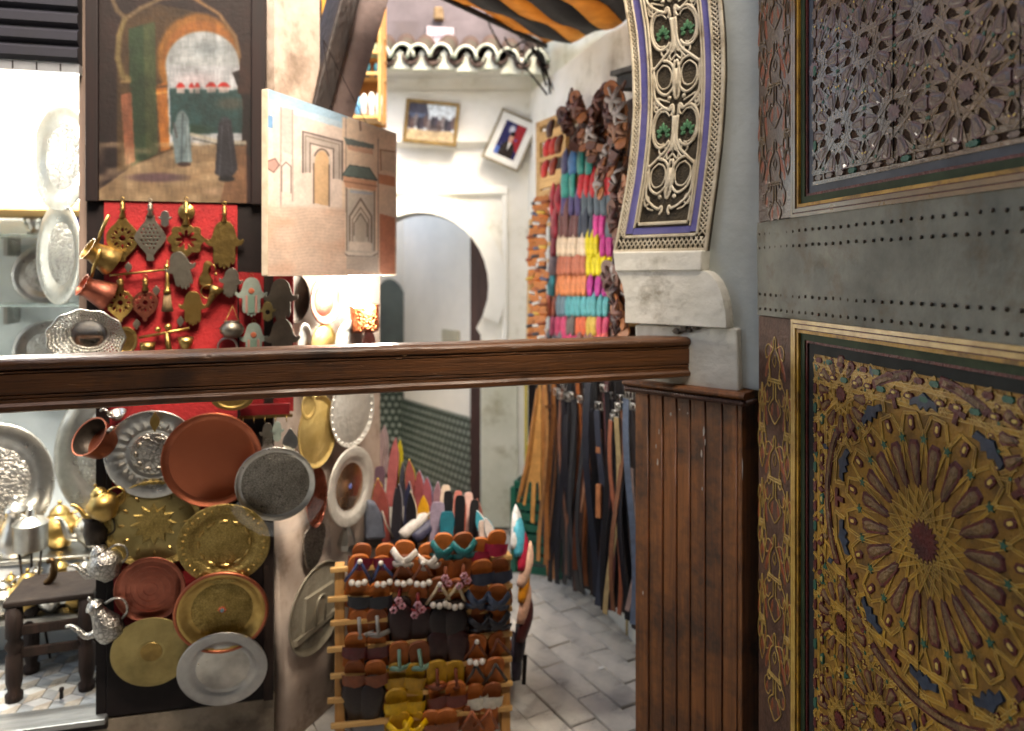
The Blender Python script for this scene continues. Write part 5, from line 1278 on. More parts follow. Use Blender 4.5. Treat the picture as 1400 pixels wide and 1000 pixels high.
# key holder below the beam
q = SF.off(0.05); c = q.sz(365, 562); k = q.mpp(365, 562)
t = thing('key_holder', 'small red key holder with hooks hanging below the beam', 'key holder', q.at(*c), q.ang)
b = MB(); b.box(-34 * k, 30 * k, -0.008, 0, -8 * k, 10 * k); b.obj('plate', mat('red_lacquer', (120, 22, 26), (90, 16, 20), 12, 0.4), t, bevel=0.002)
b = MB(); b.box(-36 * k, 34 * k, -0.011, -0.0081, -9 * k, -5 * k); b.obj('brass_edge', m_brassd, t)
for i in range(5):
    b = MB(); x = (-30 + 14 * i) * k; b.tube([(x, -0.012, -7 * k), (x, -0.02, -12 * k), (x, -0.012, -15 * k)], 0.0016, 5); b.obj('hook', m_brass, t, smooth=True)
for i, (x, y, k_, m, lab) in enumerate(((366, 592, 0.42, m_silverd, 'grey hand key charm hanging left under the key holder'), (379, 588, 0.36, m_bead, 'small enamelled hand key charm in the middle under the key holder'), (397, 600, 0.5, m_silver, 'shiny silver drop charm hanging right under the key holder'), (366, 612, 0.4, m_silver, 'second silver hand charm over the etched plate'))):
    pendant('key_charm', lab, 'charm', q, x, y, sc(hand if i != 2 else drop, k_, k_ * 1.2), [], m, 0.03 + 0.05 * (i == 2))
c = FE.sz(318, 555)
t, Rm, y0 = lathe_plate('brass_dish', 'brass dish rim peeping out just below the beam above the copper plate', FE, 318, 545, 16, m_brass, 'tray', 0.06, (0, 0), 1.7)

def wplate(name, label, cx, cy, rpx, m, style, off, tilt=(0, 0), sx=1.0, m2=None):
    return lathe_plate(name, label, LF, cx, cy, rpx, m, style, off, tilt, sx, m2)
t, Rm, y0 = wplate('copper_bowl', 'round copper bowl hanging on the side wall below the canvas', 443, 410, 34, m_copperd, 'deep', 0.03, (0, 0), 1.0, m_copperd)
t, Rm, y0 = wplate('dark_plate', 'black round plate beside the copper bowl on the side wall', 400, 408, 34, m_pewterdark, 'flat', 0.005)
t, Rm, y0 = wplate('brass_plate', 'pale brass plate lit by the lamp just above the beam', 441, 473, 31, m_giltlit, 'flat', 0.03, (0, 0), 0.9, m_giltlit)
t, Rm, y0 = wplate('silver_plate', 'silver plate with broad white rim lit by the lamp above the beam', 475, 480, 42, m_silverlit, 'tray', 0.06, (0, 0), 0.85, m_silverlit)
t, Rm, y0 = wplate('silver_plate', 'narrow bright silver plate nearest the hands above the beam', 413, 474, 32, m_silverlit, 'deep', 0.02, (0, 0), 0.5)
t, Rm, y0 = wplate('silver_platter', 'big bright silver platter with beaded rim just below the beam', 480, 560, 51, m_silverlit, 'flat', 0.05, (0, 0), 1.0, m_silverlit)
ring_marks(t, Rm, y0 - 0.03 * Rm, 0.93, 30, 0.006, 0.006, m_silverlit, 'rim_bead', 1.0)
t, Rm, y0 = wplate('gilt_plate', 'gilt plate with wavy highlights left of the big silver platter', 432, 590, 49, m_giltlit, 'flat', 0.04, (0, 0), 0.85, m_giltlit)
t, Rm, y0 = wplate('gilt_plate', 'small round gilt plate directly below the beam', 421, 556, 18, m_giltlit, 'tray', 0.09, (0, 0), 0.9)
t, Rm, y0 = wplate('oval_tray', 'oval brass lined tray with pink tinted centre on the side wall', 477, 665, 53, m_silverlit, 'tray', 0.07, (0, 0), 1.0, mat('rosy_brass', (214, 180, 150), (190, 150, 118), 10, 0.25, 1.0, bump=0.1))
b = MB(); b.cap([(0.09 * Rm * (1 if k % 2 == 0 else .5) * math.cos(math.pi * k / 6), 0.09 * Rm * (1 if k % 2 == 0 else .5) * math.sin(math.pi * k / 6)) for k in range(12)], y0 - 0.004, y0 - 0.001, 0.8); b.obj('blue_star', mat('blue_enamel', (92, 104, 168)), t)
# hammered pink copper dish and small silver bits under it
t, Rm, y0 = wplate('copper_dish', 'narrow hammered pinkish copper dish between the etched plate and the tray', 431, 680, 41, mat('hammered_copper', (210, 140, 120), (180, 110, 92), 30, 0.24, 1.0, bump=0.9, bscale=70), 'flat', 0.03, (0, 0), 0.55)
q = LF.off(0.04); c = q.sz(464, 733); k = q.mpp(464, 733)
t = thing('silver_lamp', 'small faceted silver lamp hanging below the oval tray', 'lamp ornament', q.at(*c), q.ang)
b = MB(); b.lathe([(0.0001, 18 * k), (4 * k, 16 * k), (9 * k, 4 * k), (13 * k, -8 * k), (11 * k, -16 * k), (0.0001, -16 * k)], 8, (0, -0.03, 0), axis='z'); b.obj('body', m_silver, t)
b = MB(); b.tube([(3 * k * math.cos(R(a)), -0.03, 20 * k + 3 * k * math.sin(R(a))) for a in range(0, 360, 30)], 0.001, 4, closed=True); b.obj('ring', m_silver, t)
q = LF.off(0.02); c = q.sz(428, 740); k = q.mpp(428, 740)
t = thing('silver_wall_plaque', 'rough silvery pierced plaque on the plaster under the copper dish', 'plaque', q.at(*c), q.ang)
b = MB(); b.prism([(x * k * 1.7, -y * k) for x, y in sm([(-12, -18), (8, -22), (14, -10), (12, 10), (6, 30), (-6, 34), (-12, 16)], 3)], -0.008, 0); b.obj('plate', m_silvere, t, bevel=0.002)
# embossed pewter tray leaning on the pier
q = LW.off(0.07); c = q.sz(432, 830)
t, Rm, y0 = lathe_plate('pewter_tray', 'large dull pewter tray embossed with a city gate, lowest on the pier', LW, 432, 830, 61, mat('pale_dull_pewter', (168, 160, 142), (136, 128, 112), 10, 0.5, 0.45, bump=0.2), 'flat', 0.07, (4, 0), 1.0, mat('grainy_pewter', (166, 160, 144), (136, 130, 116), 20, 0.55, 0.4, bump=0.4, bscale=90))
b = MB(); g_ = [(-.52, -.38), (.52, -.38), (.52, .42), (-.52, .42)]
b.cap([(x * Rm, z * Rm) for x, z in g_], y0 - 0.009, y0, 0.92); b.obj('gate_relief', MATS['pale_dull_pewter'], t)
b = MB(); b.cap([(x * Rm, z * Rm) for x, z in [(-.8, -.55), (.75, -.42), (.75, -.28), (-.8, -.40)]], y0 - 0.01, y0, 0.9); b.obj('base_relief', MATS['pale_dull_pewter'], t)
b = MB(); b.tube([(x * Rm, y0 - 0.0105, z * Rm) for x, z in [(-.1, -.36), (-.1, .08)] + arc(0.06, .1, .16, .17, 180, 0, 10) + [(.22, -.36)]], 0.004, 6); b.obj('arch_relief', MATS['pale_dull_pewter'], t, smooth=True)
# hammered copper mug below the lamp
q = LF.off(0.10); c = q.sz(499, 436); k = q.mpp(499, 436)
t = thing('copper_mug', 'hammered copper mug hanging right under the bright lamp', 'mug', q.at(*c), (R(-12), R(-6), 0))
b = MB(); b.lathe([(0.0001, -18 * k), (17 * k, -18 * k), (19 * k, -12 * k), (20 * k, 15 * k), (21 * k, 17 * k), (18.5 * k, 15 * k), (17 * k, -14 * k), (0.0001, -15 * k)], 28, axis='z'); b.obj('body', mat('dimpled_copper', (214, 120, 78), (184, 92, 58), 20, 0.24, 1.0, vor=0.2, vscale=90, bump=0.8, bscale=60), t, auto=45)
b = MB(); b.lathe([(0.0001, -13 * k), (16.8 * k, -13 * k), (18.3 * k, 15 * k)], 24, axis='z'); b.obj('inside', m_pewterdark, t, smooth=True)
c = q.sz(503, 468)
b = MB(); b.lathe([(0.0001, 0.01), (10 * k, 0.008), (16 * k, -0.004), (15 * k, -0.006), (0.0001, 0.006)], 20); tag(b.obj('small_dish', mat('rosy_tin', (190, 150, 146), (170, 120, 116), 12, 0.35, 1.0), loc=q.at(*c), rot=(0, 0, q.ang), smooth=True), 'small rosy tin dish below the copper mug at the beam', 'dish')

# ---- lamp on the side wall; tube hidden behind the canvas added for a door highlight
q = LF.off(0.10); c = q.sz(492, 402)
lamp = thing('tube_lamp', 'glaring white tube lamp hanging behind the lower edge of the canvas', 'lamp', q.at(*c), q.ang)
b = MB(); b.lathe([(0.0001, -0.05), (0.02, -0.047), (0.036, -0.035), (0.04, 0.0), (0.04, 0.3), (0.0001, 0.3)], 20, axis='z'); b.obj('tube', emit('lamp_glow', (0.93, 0.97, 1.0), 14.0), lamp, smooth=True)
b = MB(); b.lathe([(0.041, 0.3), (0.044, 0.31), (0.03, 0.36), (0.0001, 0.36)], 20, axis='z'); b.tube([(0, 0, 0.36), (0, 0.08, 0.44)], 0.004, 5); b.obj('cap', m_black, lamp)
ld = bpy.data.lights.new('lamp_light', 'POINT'); ld.energy = 4.0; ld.color = (0.95, 0.98, 1.0); ld.shadow_soft_size = 0.05
lo_ = bpy.data.objects.new('lamp_light', ld); COL.objects.link(lo_); lo_.parent = lamp; lo_.location = (0.0, -0.06, -0.02)

# ---- canvas with an old town scene
CV = PL((357, 2.0), (535, 2.645))
def paint_canvas(X, Y):
    p = Paint(X, Y, (226, 206, 190)); p.lw = 1.5
    p.poly([(350, 110), (475, 158), (475, 178), (400, 158), (350, 140)], (150, 186, 214)); p.poly([(350, 130), (480, 172), (480, 182), (350, 150)], (186, 206, 220), 0.6)
    p.poly([(370, 148), (400, 156), (475, 178), (475, 290), (380, 285), (372, 250)], (222, 202, 192))
    p.poly([(468, 160), (540, 186), (540, 390), (468, 390)], (228, 202, 180))
    p.poly([(355, 140), (372, 140), (374, 260), (362, 300), (355, 300)], (226, 212, 200))
    p.poly([(384, 146), (400, 150), (400, 212), (386, 208)], (208, 176, 172)); p.poly([(366, 157), (373, 159), (373, 176), (366, 174)], (104, 150, 196))
    p.line([(384, 146), (384, 290)], 0.9, (120, 100, 96), 0.6); p.line([(400, 150), (400, 275)], 0.8, (130, 110, 104), 0.6)
    p.poly([(362, 222), (376, 217), (382, 226), (374, 236), (362, 228)], (186, 140, 130)); p.line([(362, 222), (376, 217), (382, 226), (374, 236), (362, 228)], 0.7, (110, 84, 80))
    p.poly([(384, 222), (398, 224), (398, 264), (385, 262)], (220, 208, 202)); p.line([(385, 262), (385, 228), (391, 222), (398, 228), (398, 264)], 0.7, (110, 96, 92))
    # big gate: rectangular frame, horseshoe door
    p.poly([(414, 180), (468, 194), (468, 246), (456, 244), (456, 204), (424, 196), (424, 236), (414, 236)], (182, 168, 160)); p.line([(414, 236), (414, 180), (468, 194), (468, 246)], 1.0, (96, 84, 82)); p.line([(418, 236), (418, 186), (464, 198), (464, 244)], 0.6, (120, 108, 102))
    p.line([(424, 236), (424, 196), (456, 204), (456, 244)], 0.8, (100, 88, 84)); p.ell(439, 222, 15, 20, (196, 182, 174)); p.ell(440, 222, 10.5, 17, (208, 168, 128)); p.poly([(430, 224), (450, 226), (449, 282), (429, 278)], (206, 166, 126))
    p.line(arc(440, 222, 11, 18, -150, -30, 8), 0.9, (96, 80, 72)); p.line([(429, 224), (429, 278)], 0.9, (100, 84, 76)); p.line([(450, 226), (450, 282)], 0.9, (100, 84, 76))
    # right tower, canopies
    p.line([(473, 160), (473, 290)], 0.8, (150, 124, 112), 0.7); p.poly([(470, 188), (511, 198), (511, 204), (474, 198)], (92, 104, 104)); p.poly([(474, 198), (510, 204), (510, 212), (476, 205)], (206, 160, 136)); p.line([(492, 166), (493, 178)], 1.3, (140, 112, 100))
    p.poly([(478, 226), (505, 230), (516, 247), (468, 240)], (92, 110, 108)); p.line([(478, 226), (505, 230), (516, 247), (468, 240), (478, 226)], 0.6, (60, 70, 70)); p.poly([(469, 241), (515, 248), (514, 262), (472, 256)], (208, 154, 124)); p.line([(470, 248), (515, 255)], 0.8, (150, 100, 80))
    p.poly([(474, 258), (512, 263), (512, 350), (474, 350)], (190, 180, 170)); p.line([(474, 258), (474, 350)], 0.8, (120, 106, 98)); p.line([(512, 262), (512, 350)], 0.8, (120, 106, 98)); p.line([(480, 262), (508, 265)], 1.4, (160, 170, 190))
    p.ell(493, 300, 15, 25, (206, 192, 178)); p.line([(478, 330), (478, 296), (493, 272), (508, 296), (508, 332)], 1.1, (116, 100, 92)); p.line([(482, 330), (482, 300), (493, 284), (504, 300), (504, 330)], 0.7, (124, 108, 100)); p.ell(493, 312, 9, 22, (176, 164, 152)); p.line([(484, 322), (484, 306), (493, 292), (502, 306), (502, 324)], 0.6, (100, 88, 82))
    p.poly([(478, 330), (508, 332), (508, 345), (478, 342)], (216, 200, 188)); p.line([(470, 343), (476, 347), (508, 348), (516, 344)], 1.8, (216, 202, 190)); p.line([(470, 346), (476, 350), (508, 351), (516, 347)], 0.7, (104, 92, 88))
    p.poly([(520, 205), (540, 208), (540, 236), (521, 233)], (206, 184, 164)); p.line([(521, 233), (520, 205), (540, 208)], 0.8, (150, 110, 90)); p.poly([(518, 238), (540, 242), (540, 256), (518, 251)], (196, 130, 98)); p.poly([(519, 292), (540, 298), (540, 392), (519, 372)], (190, 118, 92)); p.line([(517, 190), (517, 385)], 0.7, (160, 134, 122))
    # brick paving
    gr = np.clip((Y - (278 + (X - 360) * 0.04)) / 6, 0, 1) * (X < 518) * ((X < 472) | (Y > 353)); p.mix(gr * 0.9, (214, 184, 166))
    wv = (np.sin((Y + 2 * np.sin(X / 13)) * 1.45) > 0.55) * (np.sin(X * 0.75 + Y * 3) > -0.7); p.mix(gr * wv * 0.28, (150, 122, 112))
    p.mix(gr * (p.noise(28, 16) - 0.45) * 1.2, (206, 150, 120)); p.mix(np.clip((Y - 355) / 30, 0, 1) * (X < 518) * 0.25, (160, 128, 116))
    p.poly([(474, 350), (516, 350), (516, 372), (474, 368)], (170, 158, 150), 0.7)
    p.grain(0.08, 3, 2.4); p.grain(0.1, 18); p.grain(0.06, 1.2); p.a = p.a ** 0.86; p.blur(1)
    return p
m_art = mat('painted_canvas', (255, 255, 255), (246, 246, 246), 30, 0.8, bump=0.1, bscale=300, vcol='paint')
zc0 = CV.sz(357, 378)[1]; zc1 = CV.sz(357, 122)[1]; sc1 = CV.sz(535, 380)[0]
cc = (sc1 / 2, zc0)
canvas = thing('canvas_painting', 'unframed canvas painting of an old town gate hanging out over the stall', 'painting', CV.at(*cc), CV.ang)
b = MB(); b.box(-cc[0], sc1 - cc[0], -0.022, 0.0, 0, zc1 - zc0); b.obj('stretcher', mat('raw_canvas', (214, 196, 172), (190, 170, 146), 20, 0.85, bump=0.2), canvas, bevel=0.003)
painted_sheet('picture', CV.off(0.0225), 0.001, sc1 - 0.001, zc0 + 0.001, zc1 - 0.001, 260, 250, paint_canvas, m_art, canvas, cc, -0.0225)
b = MB(); b.tube([(0, 0.01, zc1 - zc0), (0.02, 0.06, zc1 - zc0 + 0.25)], 0.0012, 4); b.tube([(sc1 * 0.3, 0.01, zc1 - zc0), (0.02, 0.06, zc1 - zc0 + 0.25)], 0.0012, 4); b.obj('hanging_wire', m_black, canvas)

# ---- dark oil painting of an archway, above the board
PT = SF.off(0.03)
def paint_arch(X, Y):
    p = Paint(X, Y, (58, 40, 36))
    p.mix(np.clip((X - 300) / 60, 0, 1) * 0.6, (66, 36, 32)); p.mix(np.clip((150 - X) / 30, 0, 1) * 0.7, (44, 28, 32)); p.mix(np.clip((Y - 60) / 150, 0, 1) * (X < 180) * 0.4, (30, 24, 32))
    p.poly([(170, 20), (218, 6), (285, 20), (330, 70), (330, 140), (340, 200), (160, 235), (160, 60)], (86, 66, 44))
    p.poly([(176, 40), (212, 30), (216, 210), (180, 228)], (56, 74, 52)); p.poly([(196, 34), (212, 30), (216, 210), (200, 216)], (90, 92, 62), 0.6)
    # inner lit arch
    p.ell(272, 82, 60, 66, (146, 104, 54), 1, 0.1); p.ell(275, 84, 54, 58, (166, 112, 62), 1, 0.1)
    p.poly([(213, 118), (228, 112), (233, 205), (220, 208)], (168, 112, 58)); p.line([(214, 120), (230, 118)], 2.2, (96, 66, 40)); p.line([(214, 128), (230, 126)], 1.6, (196, 150, 90))
    # sky and landscape through it
    p.ell(277, 90, 52, 48, (176, 180, 182), 1, 0.05); p.poly([(228, 90), (328, 90), (334, 200), (232, 200)], (178, 180, 184)); p.ell(285, 68, 34, 16, (146, 154, 158), 0.7, 0.8); p.ell(270, 110, 40, 14, (196, 182, 186), 0.7, 0.8)
    p.poly([(232, 122), (330, 124), (334, 182), (234, 184)], (52, 82, 82)); p.mix((Y > 120) * (Y < 185) * (X > 232) * (X < 333) * (p.noise(5, 4) - 0.3) * 0.8, (42, 62, 60)); p.ell(315, 142, 26, 12, (88, 86, 78), 0.8, 0.6); p.ell(262, 178, 36, 10, (44, 66, 50), 0.8, 0.6)
    for (x, w_, y) in ((247, 7, 117), (262, 4, 117), (270, 4, 117), (289, 8, 116), (306, 9, 116)):
        p.poly([(x - w_, y + 3), (x - w_ * .3, y - 3), (x + w_ * .3, y - 3), (x + w_, y + 3)], (176, 48, 44)); p.poly([(x - w_ * .8, y + 3), (x + w_ * .8, y + 3), (x + w_ * .8, y + 11), (x - w_ * .8, y + 11)], (190, 170, 166), 0.8)
    p.poly([(318, 100), (345, 90), (345, 215), (330, 210), (333, 140)], (40, 28, 26)); p.poly([(330, 60), (345, 60), (345, 130), (325, 128)], (66, 42, 34))
    # outer arch edge: pale horseshoe
    p.line([(152, -6), (160, 14), (172, 26), (192, 12), (222, -2)], 4.0, (132, 112, 86)); p.line([(170, 28), (163, 50), (161, 80), (168, 104), (176, 108)], 5.0, (128, 112, 78)); p.line([(166, 112), (178, 112)], 2.5, (146, 124, 90)); p.line([(168, 124), (180, 122)], 2.0, (90, 72, 50)); p.poly([(165, 130), (180, 126), (185, 222), (172, 226)], (150, 100, 76)); p.line([(226, -2), (262, -4), (300, 20), (322, 50), (328, 78)], 3.0, (148, 118, 84))
    # path, wall and figures
    p.poly([(135, 260), (180, 228), (235, 205), (336, 192), (338, 280), (130, 280)], (146, 124, 100)); p.mix((Y > 195) * np.clip((p.noise(22, 9) - 0.4) * 2, 0, 1) * 0.6 * (X > 135) * (X < 338), (182, 162, 136)); p.ell(215, 243, 50, 8, (96, 74, 84), 0.8, 0.5); p.ell(300, 262, 30, 8, (176, 150, 128), 0.7, 0.6); p.poly([(320, 200), (338, 196), (338, 280), (300, 280)], (128, 88, 64), 0.6)
    p.line([(262, 184), (300, 194), (335, 196)], 3.2, (176, 170, 158)); p.line([(264, 190), (300, 198), (334, 199)], 1.0, (80, 76, 66))
    p.ell(249, 166, 9, 16, (124, 138, 140), 1, 0.2); p.poly([(240, 166), (258, 160), (263, 222), (240, 224), (235, 180)], (118, 132, 136)); p.line([(250, 156), (248, 222)], 1.2, (84, 98, 104)); p.line([(256, 170), (258, 220)], 1.0, (154, 166, 168)); p.ell(252, 225, 10, 3, (66, 48, 44)); p.line([(237, 168), (242, 188)], 1.5, (90, 84, 84))
    p.ell(308, 168, 8, 9, (70, 72, 78), 1, 0.2); p.poly([(299, 168), (316, 164), (325, 232), (312, 248), (294, 238)], (58, 56, 62)); p.line([(304, 172), (300, 240)], 1.2, (90, 90, 98)); p.line([(312, 170), (318, 236)], 0.9, (84, 82, 90)); p.ell(310, 245, 12, 4, (38, 34, 36))
    p.blur(3); p.a = 0.72 * p.a ** 1.3; p.grain(0.25, 10, 16); p.grain(0.16, 2.5, 9); p.grain(0.12, 9, 2.5); p.grain(0.25, 40); p.blur(1)
    return p
m_oil = mat('oil_paint', (255, 255, 255), (236, 236, 236), 30, 0.55, bump=0.08, bscale=90, vcol='paint', spec=0.25)
a0, z0 = PT.sz(136, 274); a1, z1 = PT.sz(344, 274)[0], PT.sz(240, -40)[1]
cc = ((a0 + a1) / 2, z0)
oil = thing('oil_painting', 'dark oil painting of a horseshoe archway with two robed figures', 'painting', PT.at(*cc), PT.ang)
painted_sheet('picture', PT, a0, a1, z0, z1, 240, 330, paint_arch, m_oil, oil, cc, -0.002)
b = MB(); b.box(a0 - cc[0], a1 - cc[0], -0.0015, 0.028, 0, z1 - z0); b.obj('panel', m_black, oil)
for (x0, x1) in ((118, 136), (344, 364)):
    q0, q1 = PT.sz(x0, 274)[0], PT.sz(x1, 274)[0]
    b = MB(); b.box(q0 - cc[0] + 0.0005, q1 - cc[0] - 0.0005, -0.014, 0.028, -0.005, z1 - z0); b.obj('frame_side', mat('black_brown_frame', (34, 22, 21), (22, 15, 15), 8, 0.5, stretch=(6, 6, .6), spec=0.25), oil, bevel=0.003)

# ---- inside the shop: lit tubes, shelves, platters, pots, low table
shop_in = lambda s, y, z: SF.O.to_3d() + (SF.u * s).to_3d() + (SF.n * y).to_3d() + Vector((0, 0, z))
for (s, y, z, L_, lab) in ((-0.62, 0.75, 2.0, 0.9, 'bright fluorescent tube hanging lower inside the shop'), (-0.55, 0.35, 2.38, 0.9, 'bright fluorescent tube at the front of the shop ceiling')):
    t = thing('fluorescent_lamp', lab, 'lamp', shop_in(s, y, z), SF.ang)
    b = MB(); b.tube([(-L_ / 2, 0, 0), (L_ / 2, 0, 0)], 0.018, 12); b.obj('tube', emit('tube_glow', (0.9, 0.96, 1.0), 20.0), t, smooth=True)
    b = MB(); b.box(-L_ / 2 - 0.03, L_ / 2 + 0.03, -0.03, 0.03, 0.02, 0.05); b.obj('fitting', mat('white_enamel', (230, 232, 234), None, 8, 0.4), t, bevel=0.005)
    ld = bpy.data.lights.new('tube_light', 'AREA'); ld.shape = 'RECTANGLE'; ld.size = L_; ld.size_y = 0.06; ld.energy = 8; ld.color = (0.92, 0.97, 1.0)
    lo_ = bpy.data.objects.new('tube_light', ld); COL.objects.link(lo_); lo_.parent = t; lo_.location = (0, 0, -0.025)
m_glass = mat('green_tinted_glass', (206, 226, 220), (196, 216, 212), 6, 0.08, 0.0, bump=0)
m_glass.node_tree.nodes['Principled BSDF'].inputs['Alpha'].default_value = 0.35
for i, (z, lab) in enumerate(((1.02, 'lowest glass shelf at the back of the shop'), (1.36, 'middle glass shelf at the back of the shop'), (1.66, 'upper glass shelf at the back of the shop'))):
    t = thing('glass_shelf', lab, 'shelf', shop_in(-0.75, 1.2, z), SF.ang)
    b = MB(); b.box(-0.9, 0.72, -0.13, 0.14, -0.008, 0); b.obj('pane', m_glass, t)
    for x in (-0.8, 0.0, 0.6):
        b = MB(); b.prism([(x, -0.009), (x + 0.015, -0.009), (x + 0.015, -0.09), (x, -0.09)], 0.0, 0.14); b.obj('bracket', m_silver, t)
t = thing('timber_shelf', 'pale timber shelf carrying trays high in the shop', 'shelf', shop_in(-0.75, 0.95, 1.77), SF.ang)
b = MB(); b.box(-0.9, 0.7, -0.16, 0.35, -0.03, 0); b.obj('board', m_lwood, t, bevel=0.003)
def in_plate(name, label, s, y, z, rad, m, rz, tilt=0, sx=1.0, style='tray'):
    t = thing(name, label, 'plate', shop_in(s, y, z), (R(tilt), 0, SF.ang + R(rz)))
    pr = [(0, -.02), (.66, -.02), (.72, -.05), (.97, -.09), (1, -.08), (1, -.06), (.7, -.02), (.6, 0), (0, 0)]
    b = MB(); b.lathe([(r * rad, h * rad) for r, h in pr], 56, sx=sx); b.obj('dish', m, t, auto=40)
    b = MB(); b.tube([(rad * sx * math.cos(2 * math.pi * k / 48), -0.07 * rad, rad * math.sin(2 * math.pi * k / 48)) for k in range(48)], rad * 0.02, 5, closed=True); b.obj('rim', m, t, smooth=True)
    b = MB(); b.lathe([(0, -.022 * rad), (.6 * rad, -.022 * rad), (.62 * rad, -.02 * rad)], 40, sx=sx); b.obj('centre', m_silvere, t, auto=40)
    return t
in_plate('silver_platter', 'large round silver platter hung high at the shop doorway', -0.19, 0.22, 1.87, 0.17, m_silver, -44)
in_plate('silver_platter', 'large oval silver platter hung below the round one at the doorway', -0.21, 0.26, 1.56, 0.165, m_silver, -50)
for (s, y, z, r_, rz, lab, sx) in ((-0.60, 1.25, 1.15, 0.13, 0, 'round silver tray propped on the low glass shelf behind the beam', 1), (-0.33, 1.22, 1.5, 0.12, -10, 'round silver tray standing on the middle glass shelf', 1), (-0.60, 1.24, 1.49, 0.13, 0, 'left round tray standing on the middle glass shelf', 1),
                                (-0.20, 0.75, 0.80, 0.26, -14, 'big arched silver tray leaning in the shop below the beam', 0.8), (-0.56, 0.62, 0.72, 0.22, 10, 'large silver tray leaning at the left edge of the shop', 0.9), (-0.33, 1.2, 0.92, 0.16, 0, 'medium silver tray deep in the shop below the beam', 1), (-0.30, 1.24, 1.78, 0.1, 0, 'small silver plate on the upper glass shelf', 1)):
    in_plate('silver_tray', lab, s, y, z, r_, m_silver, rz, -8, sx)
# rectangular tray on the timber shelf
t = thing('rectangular_tray', 'rounded rectangular silver tray standing on the timber shelf', 'tray', shop_in(-0.38, 0.9, 1.785), (R(-10), 0, SF.ang))
rr_ = lambda w_, h_, r: [(w_ / 2 - r + r * math.cos(R(a)), h_ / 2 - r + r * math.sin(R(a))) for a in (0, 30, 60, 90)] + [(-w_ / 2 + r - r * math.sin(R(a)), h_ / 2 - r + r * math.cos(R(a))) for a in (0, 30, 60, 90)] + [(-w_ / 2 + r - r * math.cos(R(a)), -h_ / 2 + r - r * math.sin(R(a))) for a in (0, 30, 60, 90)] + [(w_ / 2 - r + r * math.sin(R(a)), -h_ / 2 + r - r * math.cos(R(a))) for a in (0, 30, 60, 90)]
b = MB(); b.prism([(x, z + 0.1) for x, z in rr_(0.42, 0.2, 0.04)], -0.004, 0.004); b.obj('base', m_silver, t)
b = MB(); b.tube([(x, -0.01, z + 0.1) for x, z in rr_(0.42, 0.2, 0.04)], 0.008, 6, closed=True); b.obj('rim', m_silver, t, smooth=True)
# vessels on shelves
def vessel(name, label, cat, s, y, z, h, m, prof, grp=None):
    t = thing(name, label, cat, shop_in(s, y, z), SF.ang, grp)
    b = MB(); b.lathe([(r * h, q * h) for r, q in prof], 22, axis='z'); b.obj('body', m, t, smooth=True)
    b = MB(); b.lathe([(.12 * h, 1.0 * h), (.05 * h, 1.06 * h), (.05 * h, 1.12 * h), (0.0001, 1.15 * h)], 14, axis='z'); b.obj('stopper', m, t, smooth=True)
    return t
vase = [(0.0001, 0), (.2, 0), (.22, .05), (.1, .12), (.3, .35), (.32, .5), (.16, .75), (.12, .9), (.18, 1.0)]
m_blueg = mat('blue_glaze', (84, 92, 190), (70, 78, 170), 10, 0.3)
vessel('blue_flask', 'small blue flask standing on the upper glass shelf', 'flask', -0.43, 1.2, 1.665, 0.13, m_blueg, vase)
for i, (s, z, h) in enumerate(((-0.52, 1.365, 0.16), (-0.27, 1.025, 0.18), (-0.42, 1.025, 0.15), (-0.50, 1.025, 0.2), (-0.62, 1.665, 0.14), (-0.26, 1.665, 0.15))):
    vessel('silver_vase', ['slim silver vase on the middle glass shelf', 'silver vase nearest the doorway on the low glass shelf', 'short silver vase in the middle of the low glass shelf', 'tall silver vase left on the low glass shelf', 'silver vase left on the upper glass shelf', 'silver vase nearest the doorway on the upper glass shelf'][i], 'vase', s, 1.18, z, h, m_silver, vase)
# low carved table with teapots in front
def shop_px(px, py, z):
    """floor-level placement: world point on height z under that pixel"""
    Y = (HC - z) * F / (py - HY); return Vector(((px - 700) / F * Y, Y, z))
tp = shop_px(80, 930, 0.167)
t = thing('carved_stool', 'small dark carved wooden table standing on the shop floor', 'table', tp, R(18))
b = MB(); b.box(-0.125, 0.125, -0.11, 0.11, 0.295, 0.315); b.obj('table_top', mat('worn_dark_top', (46, 38, 34), (32, 26, 24), 10, 0.7, bump=0.2, spec=0.15), t, bevel=0.006)
for sx in (-1, 1):
    for sy in (-1, 1):
        b = MB(); b.lathe([(0.0001, 0), (.024, 0), (.026, .02), (.017, .03), (.024, .06), (.025, .14), (.017, .15), (.028, .17), (.017, .19), (.025, .2), (.025, .294), (0.0001, .294)], 10, (sx * 0.1, sy * 0.085, 0), axis='z'); b.obj('leg', m_darkw, t, smooth=True)
for z in (0.2, 0.13):
    b = MB(); b.box(-0.09, 0.09, -0.091, -0.079, z, z + 0.03); b.obj('rail', m_darkw, t, bevel=0.003)
    b = MB(); b.box(-0.09, 0.09, 0.079, 0.091, z, z + 0.03); b.obj('rail', m_darkw, t, bevel=0.003)
b = MB(); b.box(-0.13, 0.13, -0.115, 0.115, -0.018, -0.001); b.obj('base_board', m_darkw, t, bevel=0.004)
c = shop_px(84, 955, 0.184)
b = MB(); b.lathe([(0.0001, 0.035), (0.006, 0.033), (0.008, 0.026), (0.005, 0.02), (0.006, 0.0), (0.0001, 0)], 10, (0, 0, 0), axis='z'); tag(b.obj('floor_bolt', m_black, loc=(c.x, c.y, 0.184), smooth=True), 'small black bolt standing on the shop sill', 'bolt')
c = tp + Vector((-0.02, 0.0, 0.316))
